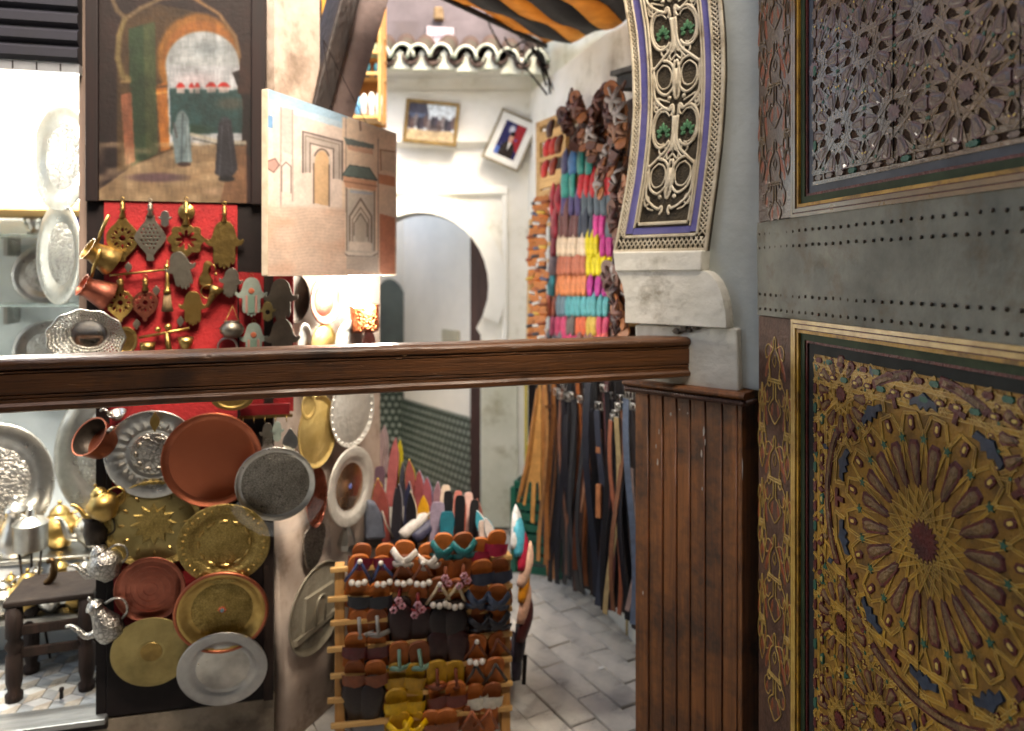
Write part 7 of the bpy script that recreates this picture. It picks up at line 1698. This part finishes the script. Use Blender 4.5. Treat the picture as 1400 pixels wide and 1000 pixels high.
# tan leather apron with three tails
q = RW.off(0.30); c = q.sz(726, 648); k = q.mpp(726, 648) * 0.84
t = thing('leather_apron', 'tan leather apron with long cut tails hanging left of the belts', 'apron', q.at(*c), RW.ang + R(40))
ap = [(14, -150), (9, -100), (-2, -40), (-6, 10), (-14, 52), (-10, 54), (-3, 14), (2, 12), (0, 78), (6, 80), (9, 14), (14, 10), (15, 40), (18, 40), (18, -40), (18, -150)]
b = MB(); b.prism([(x * k * 1.1, -y * k) for x, y in ap], -0.004, 0.002); b.obj('hide', leather((206, 150, 84)), t)
b = MB(); b.tube([(14 * k, -0.006, 140 * k), (-4 * k, -0.008, 20 * k), (-24 * k, -0.006, -50 * k)], [0.008, 0.014, 0.008], 6, flat=0.3); b.obj('strap', leather((176, 118, 60)), t)
b = MB(); b.tube([(10 * k, -0.004, 120 * k), (-6 * k, -0.004, 10 * k), (-16 * k, -0.004, -40 * k)], [0.006, 0.012, 0.006], 6, flat=0.3); b.obj('dark_strap', leather((52, 42, 38)), t)
# yellow and black upright ends of the stand
q = BK.off(0.25)
for (x0, x1, m, lab, nm) in ((717, 721, mat('yellow_paint', (214, 190, 60)), 'thin yellow upright at the end of the belt stand', 'yellow_upright'), (722, 737, m_black, 'black upright board at the end of the belt stand', 'black_upright')):
    c = q.sz((x0 + x1) / 2, 765); b = MB(); b.prism(q.poly([(x0, 500), (x1, 500), (x1, 740), (x0, 740)], c), -0.01, 0.02); tag(b.obj(nm, m, loc=q.at(*c), bevel=0.002), lab, 'upright')
# green plastic crate
gc = P(742, 762, 3.72); gc.z = 0.0
m_crate = mat('green_plastic', (20, 104, 82), (16, 84, 68), 12, 0.4)
t = thing('plastic_crate', 'dark green slatted plastic crate on the paving under the apron', 'crate', gc, R(-20))
H_ = 0.42; W_, D_ = 0.24, 0.2
for z in np.arange(0.0, H_, 0.052):
    for (x0, x1, y0, y1) in ((-W_ / 2, W_ / 2, -D_ / 2, -D_ / 2 + 0.01), (-W_ / 2, W_ / 2, D_ / 2 - 0.01, D_ / 2), (-W_ / 2, -W_ / 2 + 0.01, -D_ / 2 + 0.0101, D_ / 2 - 0.0101), (W_ / 2 - 0.01, W_ / 2, -D_ / 2 + 0.0101, D_ / 2 - 0.0101)):
        b = MB(); b.box(x0, x1, y0, y1, z, z + 0.036); b.obj('slat', m_crate, t)
for sx in (-1, 1):
    for sy in (-1, 1):
        b = MB(); b.box(sx * W_ / 2 - 0.014, sx * W_ / 2 + 0.014, sy * D_ / 2 - 0.014, sy * D_ / 2 + 0.014, 0, H_ + 0.003); b.obj('corner_post', m_crate, t)
c = P(830, 838, 3.0); c.z = 0
t = thing('plastic_crate', 'dark green crate low behind the belt ends', 'crate', Vector((0.50, 3.02, 0)), RW.ang)
for z in (0.0, 0.05, 0.1):
    b = MB(); b.box(-0.2, 0.22, -0.02, 0.0, z, z + 0.038); b.obj('slat', m_crate, t)
b = MB(); b.box(-0.2, -0.18, -0.021, 0.03, 0, 0.14); b.obj('corner_post', m_crate, t)
c = P(868, 862, 3.05)
b = MB(); b.box(-0.04, 0.08, -0.04, 0.04, 0, 0.14); tag(b.obj('cardboard_box', mat('yellow_cardboard', (206, 178, 108), (190, 160, 92), 8, 0.8), loc=(c.x, c.y, 0.0), rot=(0, 0, RW.ang + R(70)), bevel=0.004), 'yellow cardboard box on the paving beside the wooden wainscot', 'box')
# a scrap of paper on the paving
c = P(821, 914, 1500 / (914 - HY)); b = MB(); b.prism([(-0.012, 0), (0.01, -0.004), (0.013, 0.008), (-0.006, 0.012)], 0, 0.001); o = b.obj('paper_scrap', mat('white_paper', (236, 236, 232)), loc=(c.x, c.y, 0.004), rot=(R(90), 0, 0.4)); tag(o, 'tiny white scrap of paper lying on the paving', 'paper')

# ---- sandal rack in front
RK = PL((453, 2.30), (692, 2.40))
rack = thing('sandal_rack', 'pale wooden rack of horizontal rails holding rows of sandals', 'rack', RK.at(0, 0), RK.ang)
rails = [(768, 759), (808, 796), (840, 827), (875, 861), (911, 895), (944, 926), (979, 958)]
for i, (yl, yr) in enumerate(rails):
    a, z = RK.sz(460, yl); a2, z2 = RK.sz(695, yr); zz = (z + z2) / 2
    b = MB(); b.box(0.0 - 0.01 * (i % 2), RK.len + 0.012, -0.050, -0.036, zz - 0.008, zz + 0.008); b.obj('rail', m_lwood, rack, rot=(0, R(random.uniform(-0.5, 0.5)), 0), bevel=0.003)
zt2 = RK.sz(695, 752)[1]
m_lw2 = mat('raw_pine_upright', (200, 150, 88), (172, 122, 66), 6, 0.65, bump=0.2, bscale=25, stretch=(9, 9, 1))
for x in (0.012, RK.len - 0.022):
    b = MB(); b.box(x, x + 0.03, -0.035, 0.0, 0, zt2); b.obj('post', m_lw2, rack, bevel=0.003)
b = MB(); b.box(RK.len - 0.02, RK.len + 0.012, 0.0355, 0.28, 0.0, 0.03); b.obj('foot', m_lw2, rack, bevel=0.003)
b = MB(); b.box(0.05, RK.len - 0.03, 0.1, 0.115, 0, zt2 - 0.05); b.obj('back_sheet', mat('dark_rack_back', (44, 34, 30), (32, 24, 22), 6, 0.9), rack)

def sole_poly(L_, w_): return sm([(0, 0), (w_ * 0.42, 0.02 * L_), (w_ * 0.5, 0.2 * L_), (w_ * 0.42, 0.42 * L_), (w_ * 0.40, 0.7 * L_), (w_ * 0.44, 0.86 * L_), (w_ * 0.3, 0.97 * L_), (0, L_), (-w_ * 0.3, 0.97 * L_), (-w_ * 0.44, 0.86 * L_), (-w_ * 0.42, 0.7 * L_), (-w_ * 0.46, 0.42 * L_), (-w_ * 0.5, 0.2 * L_), (-w_ * 0.42, 0.02 * L_)], 2)
SOLE = {}
def sole_me(colr):
    if colr not in SOLE:
        b = MB(); b.cap(sole_poly(0.19, 0.088), -0.0065, 0.0, 0.97); SOLE[colr] = b.mesh('sole', leather(colr))
    return SOLE[colr]
STRAP = {}
def strap_parts(style, colr):
    """list of (name, mesh) sitting on a sole whose heel is up"""
    key = (style, colr)
    if key in STRAP: return STRAP[key]
    L = leather(colr, 0.35); out = []
    def band(z, w_, h=0.02, half=0.046):
        b = MB(); n = 8
        for k in range(n + 1):
            a = math.pi * k / n
            for dz_ in (-w_ / 2, w_ / 2): b.v.append((half * math.cos(a), -0.010 - h * math.sin(a), z + dz_ * (1 - 0.25 * abs(math.cos(a)))))
        b.f = [(2 * k, 2 * k + 1, 2 * k + 3, 2 * k + 2) for k in range(n)]
        return b
    if style == 'band': out.append(('strap', band(0.085, 0.052).mesh('strap', L, True)))
    elif style == 'cross':
        b = MB()
        for sg in (-1, 1): b.tube([(0.046 * sg, -0.01, 0.06), (0.02 * sg, -0.036, 0.075), (-0.02 * sg, -0.038, 0.1), (-0.046 * sg, -0.01, 0.115)], 0.014, 6, flat=0.4)
        out.append(('strap', b.mesh('strap', L, True)))
    elif style == 'thong':
        b = MB()
        for sg in (-1, 1): b.tube([(0.0, -0.016, 0.135), (0.015 * sg, -0.03, 0.115), (0.046 * sg, -0.014, 0.055)], 0.006, 6)
        out.append(('strap', b.mesh('strap', L, True)))
    elif style == 'tee':
        b = MB(); b.tube([(0, -0.014, 0.125), (0.0, -0.034, 0.07)], 0.007, 6); b.tube([(-0.046, -0.012, 0.055), (0, -0.036, 0.062), (0.046, -0.012, 0.055)], 0.011, 6, flat=0.5); out.append(('strap', b.mesh('strap', L, True)))
    elif style == 'closed':
        out.append(('upper', slipper_mesh('upper', L, 0.0)))
    STRAP[key] = out
    return out
bead_me = MB().ball((0, 0, 0), 0.0105, 10, 6).mesh('pearl', mat('pearl', (226, 218, 206), (206, 196, 184), 10, 0.2, coat=0.5), True)
flower_me = None
b = MB()
for k in range(6): b.ball((0.0085 * math.cos(k * math.pi / 3), 0, 0.0085 * math.sin(k * math.pi / 3)), 0.005, 6, 4)
flower_me = b.mesh('flower', mat('pink_white_flower', (222, 186, 190), (196, 110, 130), 60, 0.5), True)
W_ = 'band'
SAND = [ # px, top y, rail row, style, strap colour, extra, label
    (497, 742, 0, 'band', (126, 22, 46), None, 'maroon strap sandal leftmost on the top rail'), (527, 742, 0, 'band', (140, 24, 54), None, 'maroon strap sandal second on the top rail'), (555, 738, 0, 'cross', (226, 216, 206), None, 'left sandal of the white crossed pair on the top rail'), (583, 742, 0, 'cross', (226, 216, 206), None, 'right sandal of the white crossed pair on the top rail'), (608, 728, 0, 'cross', (20, 104, 106), None, 'left sandal of the teal crossed pair on the top rail'), (633, 727, 0, 'cross', (20, 104, 106), None, 'right sandal of the teal crossed pair on the top rail'), (657, 734, 0, 'band', (166, 20, 60), None, 'left sandal of the crimson pair at the right of the top rail'), (681, 724, 0, 'band', (180, 24, 68), None, 'right sandal of the crimson pair at the right of the top rail'),
    (492, 757, 1, 'thong', (70, 84, 130), 'pearl', 'left sandal of the blue thong pair with pearls'), (520, 759, 1, 'thong', (70, 84, 130), 'pearl', 'right sandal of the blue thong pair with pearls'), (551, 758, 1, 'thong', (130, 70, 44), 'pearl', 'left sandal of the brown thong pair with pearls'), (577, 759, 1, 'thong', (130, 70, 44), 'pearl', 'right sandal of the brown thong pair with pearls'), (610, 762, 1, 'tee', (150, 80, 50), 'flower', 'left sandal of the pair with pink flowers'), (634, 759, 1, 'tee', (150, 80, 50), 'flower', 'right sandal of the pair with pink flowers'), (658, 764, 1, 'band', (52, 62, 84), None, 'left sandal of the woven navy pair'), (682, 762, 1, 'band', (52, 62, 84), None, 'right sandal of the woven navy pair'),
    (494, 795, 2, 'band', (36, 38, 46), None, 'black strap sandal left under the blue pearl pair'), (518, 795, 2, 'band', (36, 38, 46), None, 'second black strap sandal under the blue pearl pair'), (549, 792, 2, 'tee', (150, 50, 50), 'flower', 'left sandal of the red flower pair'), (571, 798, 2, 'tee', (150, 50, 50), 'flower', 'right sandal of the red flower pair'), (600, 788, 2, 'thong', (226, 206, 170), 'pearl', 'left sandal of the cream thong pair with white beads'), (626, 790, 2, 'thong', (226, 206, 170), 'pearl', 'right sandal of the cream thong pair with white beads'), (656, 796, 2, 'cross', (58, 70, 92), None, 'left sandal of the navy crossed pair by the post'), (681, 798, 2, 'cross', (70, 80, 100), None, 'right sandal of the navy crossed pair by the post'),
    (490, 832, 3, 'tee', (170, 166, 160), None, 'left sandal of the silver tee strap pair'), (514, 830, 3, 'tee', (170, 166, 160), None, 'right sandal of the silver tee strap pair'), (546, 828, 3, 'closed', (52, 30, 32), None, 'left clog of the dark brown pair in the middle'), (574, 828, 3, 'closed', (52, 30, 32), None, 'right clog of the dark brown pair in the middle'), (602, 832, 3, 'closed', (34, 22, 24), None, 'left clog of the glossy black pair'), (624, 832, 3, 'closed', (34, 22, 24), None, 'right clog of the glossy black pair'), (654, 828, 3, 'cross', (40, 38, 44), None, 'left sandal of the black crossed pair by the post'), (678, 826, 3, 'cross', (40, 38, 44), None, 'right sandal of the black crossed pair by the post'),
    (487, 864, 4, 'band', (96, 32, 36), None, 'left sandal of the dark maroon pair on the fifth rail'), (513, 864, 4, 'band', (96, 32, 36), None, 'right sandal of the dark maroon pair on the fifth rail'), (545, 876, 4, 'tee', (130, 170, 150), None, 'left sandal of the sea green bow pair'), (571, 876, 4, 'tee', (130, 170, 150), None, 'right sandal of the sea green bow pair'), (600, 862, 4, 'closed', (58, 28, 28), None, 'left clog of the dark red brown pair'), (625, 862, 4, 'closed', (58, 28, 28), None, 'right clog of the dark red brown pair'), (652, 866, 4, 'thong', (120, 60, 34), 'pearl', 'left sandal of the brown thong pair with a stone by the post'), (678, 864, 4, 'thong', (120, 60, 34), None, 'right sandal of the brown thong pair by the post'),
    (485, 902, 5, 'band', (134, 68, 34), None, 'left sandal of the plain brown pair at the left'), (512, 902, 5, 'band', (134, 68, 34), None, 'right sandal of the plain brown pair at the left'), (541, 906, 5, 'band', (186, 140, 30), None, 'left sandal of the mustard pair'), (570, 906, 5, 'band', (186, 140, 30), None, 'right sandal of the mustard pair'), (597, 902, 5, 'tee', (128, 60, 34), None, 'left sandal of the rust brown pair right of the mustard one'), (622, 902, 5, 'tee', (128, 60, 34), None, 'right sandal of the rust brown pair right of the mustard one'), (650, 900, 5, 'thong', (60, 50, 44), None, 'left sandal of the dark thong pair low by the post'), (676, 898, 5, 'thong', (60, 50, 44), None, 'right sandal of the dark thong pair low by the post'),
    (482, 932, 6, 'closed', (38, 28, 28), None, 'left clog of the black pair at the bottom left'), (512, 934, 6, 'closed', (38, 28, 28), None, 'right clog of the black pair at the bottom left'), (542, 940, 6, 'band', (216, 170, 20), None, 'left sandal of the bright yellow pair'), (567, 938, 6, 'band', (216, 170, 20), None, 'right sandal of the bright yellow pair'), (597, 932, 6, 'band', (110, 44, 36), None, 'left sandal of the red brown pair on the lowest rail'), (623, 930, 6, 'band', (110, 44, 36), None, 'right sandal of the red brown pair on the lowest rail'), (648, 934, 6, 'band', (226, 220, 206), None, 'left sandal of the white band pair on the lowest rail'), (674, 932, 6, 'band', (226, 220, 206), None, 'right sandal of the white band pair on the lowest rail'),
    (545, 972, 7, 'cross', (216, 170, 20), None, 'left yellow sandal below the lowest rail'), (568, 970, 7, 'cross', (216, 170, 20), None, 'right yellow sandal below the lowest rail'), (590, 970, 7, 'band', (130, 70, 40), None, 'left brown sandal below the lowest rail'), (610, 968, 7, 'band', (130, 70, 40), None, 'right brown sandal below the lowest rail'), (645, 962, 7, 'thong', (150, 80, 46), None, 'left plain tan sandal below the lowest rail'), (670, 960, 7, 'thong', (150, 80, 46), None, 'right plain tan sandal below the lowest rail')]
for n_, (px, yt, row, style, colr, ex, lab) in enumerate(SAND):
    q = RK.off(0.05 + 0.004 * (n_ % 3)); a, zt3 = q.sz(px, yt)
    big_ = style == 'closed'
    t = thing('clog' if big_ else 'sandal', lab, 'clog' if big_ else 'sandal', q.at(a, zt3), (R(14), R(random.uniform(-9, 9)), RK.ang + R(random.uniform(-6, 6))), 'sandals on the rack')
    sole_c = TAN if n_ % 5 else (150, 78, 34)
    if 'yellow' in lab or 'mustard' in lab: sole_c = (206, 156, 34)
    if big_:
        o = link('upper', strap_parts(style, colr)[0][1], t, (0, 0, -0.15)); o.scale = (1.0, 0.6, 0.66)
        link('sole', sole_me((52, 34, 28)), t, (0, 0.012, -0.165)); continue
    s_ = link('sole', sole_me(sole_c), t, (0, 0, -0.19)); s_.scale = (random.choice((-1, 1)) * 0.78, 1, 1) if False else (0.76 + 0.05 * (n_ % 3), 1, 1)
    dz_ = -0.178
    for nm, me in strap_parts(style, colr):
        o = link(nm, me, t, (0, 0, -0.136)); o.scale = (0.84, 0.85, 0.9)
    if ex == 'pearl':
        for k in (-1, 0, 1): link('pearl', bead_me, t, (0.019 * k, -0.034 + 0.006 * abs(k), -0.082))
        link('pearl', bead_me, t, (0, -0.024, -0.012)).scale = (0.8,) * 3
    if ex == 'flower':
        for k in range(3): link('flower', flower_me, t, (0.014 * math.sin(k * 2), -0.042, -0.045 - 0.018 * k))

# ---- slippers standing upright on the table behind the rack
tbl = thing('shoe_table', 'low covered table behind the rack crowded with upright slippers', 'table', Vector((-0.22, 2.58, 0)), RK.ang)
b = MB(); b.box(-0.3, 0.2, -0.02, 0.3, 0.0, 0.5); b.obj('cloth', mat('dark_cloth', (40, 36, 40), (30, 28, 30), 8, 0.9), tbl, bevel=0.01)
b = MB(); b.box(-0.29, 0.19, -0.01, 0.29, 0.5001, 0.51); b.obj('top_board', m_darkw, tbl)
def up_slip(label, px, yt, yb, wpx, sole_c, up_c, Y, pt=1.0, lean=0.0):
    p = P(px, yb, Y); h = (yb - yt) / F * Y; w_ = wpx / F * Y
    t = thing('upright_slipper', label, 'slipper', p, (R(-6), R(lean), R(random.uniform(-20, 25))), 'slippers standing behind the rack')
    o = link('upper', slip_me(up_c, pt), t, (0, 0, 0), (0, 0, math.pi)); o.scale = (w_ / 0.078, 1.0, h / 0.245)
    b = MB(); r = 0.0 if pt > 0.5 else 0.03
    tip = 0.008 if pt > 0.5 else 0.03
    b.prism([(x * w_ / 0.078, z * h / 0.245) for x, z in sm([(-0.03, 0), (0, -0.006), (0.03, 0), (0.034, 0.06), (0.036, 0.14), (0.030 if pt > .5 else 0.038, 0.19), (tip, 0.236), (0, 0.242), (-tip, 0.236), (-0.030 if pt > .5 else -0.038, 0.19), (-0.036, 0.14), (-0.034, 0.06)], 2)], -0.008, 0.0)
    b.obj('sole', leather(sole_c), t)
UPS = [(517, 588, 650, 11, (176, 150, 150), (196, 170, 170), 3.0, 1, 'pale pinkish slipper standing farthest back'), (525, 583, 648, 11, (170, 146, 148), (200, 176, 176), 3.02, 1, 'second pale pinkish slipper standing farthest back'), (533, 601, 690, 14, (176, 96, 96), (196, 110, 130), 2.86, 1, 'pink slipper with long rose sole'), (541, 604, 672, 12, (190, 170, 40), (236, 222, 40), 2.9, 1, 'lemon yellow slipper standing behind the pink one'), (553, 634, 690, 10, (70, 72, 84), (120, 126, 138), 2.84, 1, 'slim grey slipper in the middle of the pile'),
       (564, 630, 700, 15, (150, 78, 72), (226, 206, 60), 2.8, 1, 'brown soled yellow slipper in the middle of the pile'), (575, 645, 705, 13, (150, 74, 76), (170, 176, 200), 2.78, 1, 'lavender slipper with brown sole'), (586, 654, 712, 13, (160, 84, 92), (110, 122, 160), 2.76, 1, 'blue slipper with pink sole'), (595, 660, 714, 12, (150, 110, 120), (196, 186, 210), 2.78, 1, 'lilac slipper right of the blue one'),
       (519, 638, 690, 14, (96, 70, 84), (226, 190, 196), 2.74, 0, 'flowered white and pink slipper beside the oval tray'), (518, 656, 726, 18, (146, 76, 66), (226, 200, 60), 2.68, 1, 'broad brown soled slipper next to the oval tray'), (528, 668, 740, 14, (140, 66, 60), (120, 60, 56), 2.66, 1, 'rust coloured slipper sole low by the tray'), (540, 664, 745, 14, (34, 32, 40), (150, 150, 160), 2.62, 1, 'black soled slipper left in the front row'), (548, 668, 746, 12, (44, 40, 44), (90, 80, 86), 2.63, 1, 'dark brown soled slipper in the front row'), (556, 660, 720, 10, (40, 44, 70), (206, 206, 210), 2.7, 1, 'narrow navy and white slipper in the pile'),
       (565, 674, 752, 15, (26, 26, 32), (220, 206, 180), 2.58, 1, 'black soled cream slipper in the front row'), (578, 680, 740, 16, (206, 150, 30), (220, 166, 30), 2.62, 1, 'golden yellow slipper leaning in the front row'), (596, 687, 745, 20, (150, 136, 156), (206, 200, 214), 2.58, 0, 'grey lilac rounded slipper in the front row'), (610, 700, 742, 20, (24, 112, 130), (20, 96, 116), 2.54, 0, 'teal rounded slipper in the front row'), (606, 664, 735, 14, (220, 200, 180), (232, 216, 200), 2.66, 0, 'cream slipper with a turquoise tuft'),
       (613, 672, 740, 13, (26, 26, 30), (226, 210, 196), 2.6, 0, 'black soled slipper right of the teal one'), (624, 672, 735, 12, (206, 128, 116), (226, 150, 140), 2.68, 0, 'coral slipper behind the black soles'), (628, 678, 745, 15, (24, 24, 28), (220, 120, 100), 2.6, 0, 'black soled coral slipper in the front row'), (638, 674, 740, 13, (226, 190, 180), (236, 206, 196), 2.66, 0, 'blush slipper behind the black soles'), (645, 684, 745, 13, (26, 26, 30), (230, 216, 206), 2.6, 0, 'third black soled slipper in the front row'), (653, 684, 748, 14, (130, 70, 62), (150, 96, 86), 2.62, 1, 'brown slipper at the right end of the front row'),
       (668, 698, 752, 14, (60, 160, 180), (230, 226, 224), 2.56, 1, 'turquoise striped slipper leaning at the right end'), (679, 706, 756, 13, (220, 210, 206), (70, 170, 190), 2.54, 1, 'white and turquoise slipper leaning at the right end'), (662, 712, 752, 12, (210, 190, 180), (226, 216, 210), 2.55, 0, 'pale slipper low at the right end')]
for (px, yt, yb, w_, sc2, uc, Y, pt, lab) in UPS:
    up_slip(lab, px, yt, yb, w_, sc2, uc, Y, pt, -18 if 'leaning at' in lab else random.uniform(-5, 4))
# grey handbag folds and a stick in the corner by the tray
q = P(513, 735, 2.62)
t = thing('folded_bag', 'folded slate grey leather bag between the tray and the slippers', 'bag', q, R(20))
b = MB(); b.prism([(x * 0.0026, z * 0.0026) for x, z in [(-14, 0), (14, -2), (10, 30), (0, 48), (-10, 52), (-14, 30)]], -0.02, 0.03); b.obj('body', leather((92, 98, 112)), t, bevel=0.01)
b = MB(); b.tube([(0.02, -0.025, 0.10), (0.035, -0.03, 0.05), (0.06, -0.03, 0.0)], 0.003, 6); b.obj('handle', leather((150, 140, 130)), t, smooth=True)
for (px, yt, yb, colr, lab) in ((548, 705, 750, (206, 200, 196), 'white slipper lying flat on the table edge'), (566, 712, 752, (60, 60, 84), 'navy slipper lying flat on the table edge')):
    p = P(px, (yt + yb) / 2 + 6, 2.55); o = link('babouche', slip_me(colr), None, p, (R(-30), R(62), R(10))); o.scale = (0.6, 0.6, 0.55); tag(o, lab, 'slipper', 'slippers lying behind the rack')

# ---- slippers strung down the side of the rack
SIDE = [(703, 742, (206, 206, 206), 'pale slipper at the top of the rack side'), (708, 752, (70, 170, 196), 'sky blue slipper curving over the rack corner'), (713, 772, (176, 30, 60), 'crimson slipper on the rack side'), (711, 792, (232, 190, 166), 'blush slipper on the rack side under the crimson one'), (713, 815, (214, 136, 24), 'orange slipper on the rack side'), (711, 842, (226, 176, 150), 'peach slipper on the rack side under the orange one'), (710, 868, (84, 30, 28), 'dark red slipper on the rack side'), (708, 895, (40, 30, 36), 'black slipper on the rack side'), (706, 920, (52, 44, 56), 'lowest dark slipper on the rack side')]
for i, (px, py, colr, lab) in enumerate(SIDE):
    q = P(px - 2, py + 10, 2.52); o = link('side_slipper', slip_me(colr), None, q, (R(random.uniform(-10, 10)), R(24 + random.uniform(-6, 6)), RK.ang + R(60))); o.scale = (0.85, 0.8, 0.62); tag(o, lab, 'slipper', 'slippers hung down the rack side')
q = P(716, 936, 2.5); b = MB(); b.tube([(0, 0, 0), (0.005, 0, 0.1)], 0.007, 6, flat=0.4); tag(b.obj('hanging_strap', m_black, loc=q), 'short black strap hanging at the bottom of the rack side', 'strap')

# ---- babouches on the narrow shelf column left of the eave
q = PL((470, 3.5), (526, 3.5)); c = q.sz(505, 170)
col_ = thing('wall_shelf_column', 'narrow pine shelf column of slippers left of the tiled eave', 'shelves', q.at(*c), 0)
b = MB(); b.prism(q.poly([(470, 0), (525, 0), (525, 172), (470, 172)], c), 0.05, 0.07); b.obj('back_board', mat('ochre_board', (176, 122, 60), (146, 96, 46), 8, 0.7), col_)
for y in (52, 82, 110, 168):
    b = MB(); b.prism(q.poly([(470, y - 4), (525, y - 4), (525, y), (470, y)], c), -0.1, 0.0499); b.obj('shelf', m_lwood, col_, bevel=0.002)
b = MB(); b.prism(q.poly([(522, 0), (525.5, 0), (525.5, 172), (522, 172)], c), -0.101, 0.0); b.obj('upright', m_lwood, col_, bevel=0.002)
CS_ = [(498, 128, 160, (226, 220, 214), 'left white slipper on the lowest shelf by the eave'), (508, 126, 162, (230, 224, 218), 'middle white slipper on the lowest shelf by the eave'), (518, 126, 162, (234, 228, 222), 'right white slipper on the lowest shelf by the eave'), (490, 132, 160, (90, 150, 190), 'blue slipper on the lowest shelf by the eave'), (502, 86, 106, (24, 84, 96), 'left dark teal slipper on the second shelf by the eave'), (516, 86, 106, (24, 84, 96), 'right dark teal slipper on the second shelf by the eave'), (504, 58, 80, (150, 156, 120), 'left sage slipper on the upper shelf by the eave'), (511, 58, 80, (150, 156, 120), 'middle sage slipper on the upper shelf by the eave'), (518, 58, 80, (156, 160, 126), 'right sage slipper on the upper shelf by the eave'), (516, 30, 50, (170, 90, 40), 'orange brown slipper on the top shelf by the eave')]
for (px, yt, yb, colr, lab) in CS_:
    p = P(px, yb, 3.43); h = (yb - yt) / F * 3.43; o = link('babouche', slip_me(colr, 0.0), None, p, (0, 0, R(random.uniform(-8, 8)))); o.scale = (0.42, 0.7, h / 0.235); tag(o, lab, 'slipper', 'slippers on the shelf by the eave')
    if 'white' in lab:
        b = MB(); b.tube([(0.012 * math.cos(a), -0.02 + 0.012 * math.sin(a), h * 0.98) for a in np.linspace(0, 6.28, 10)], 0.006, 5);
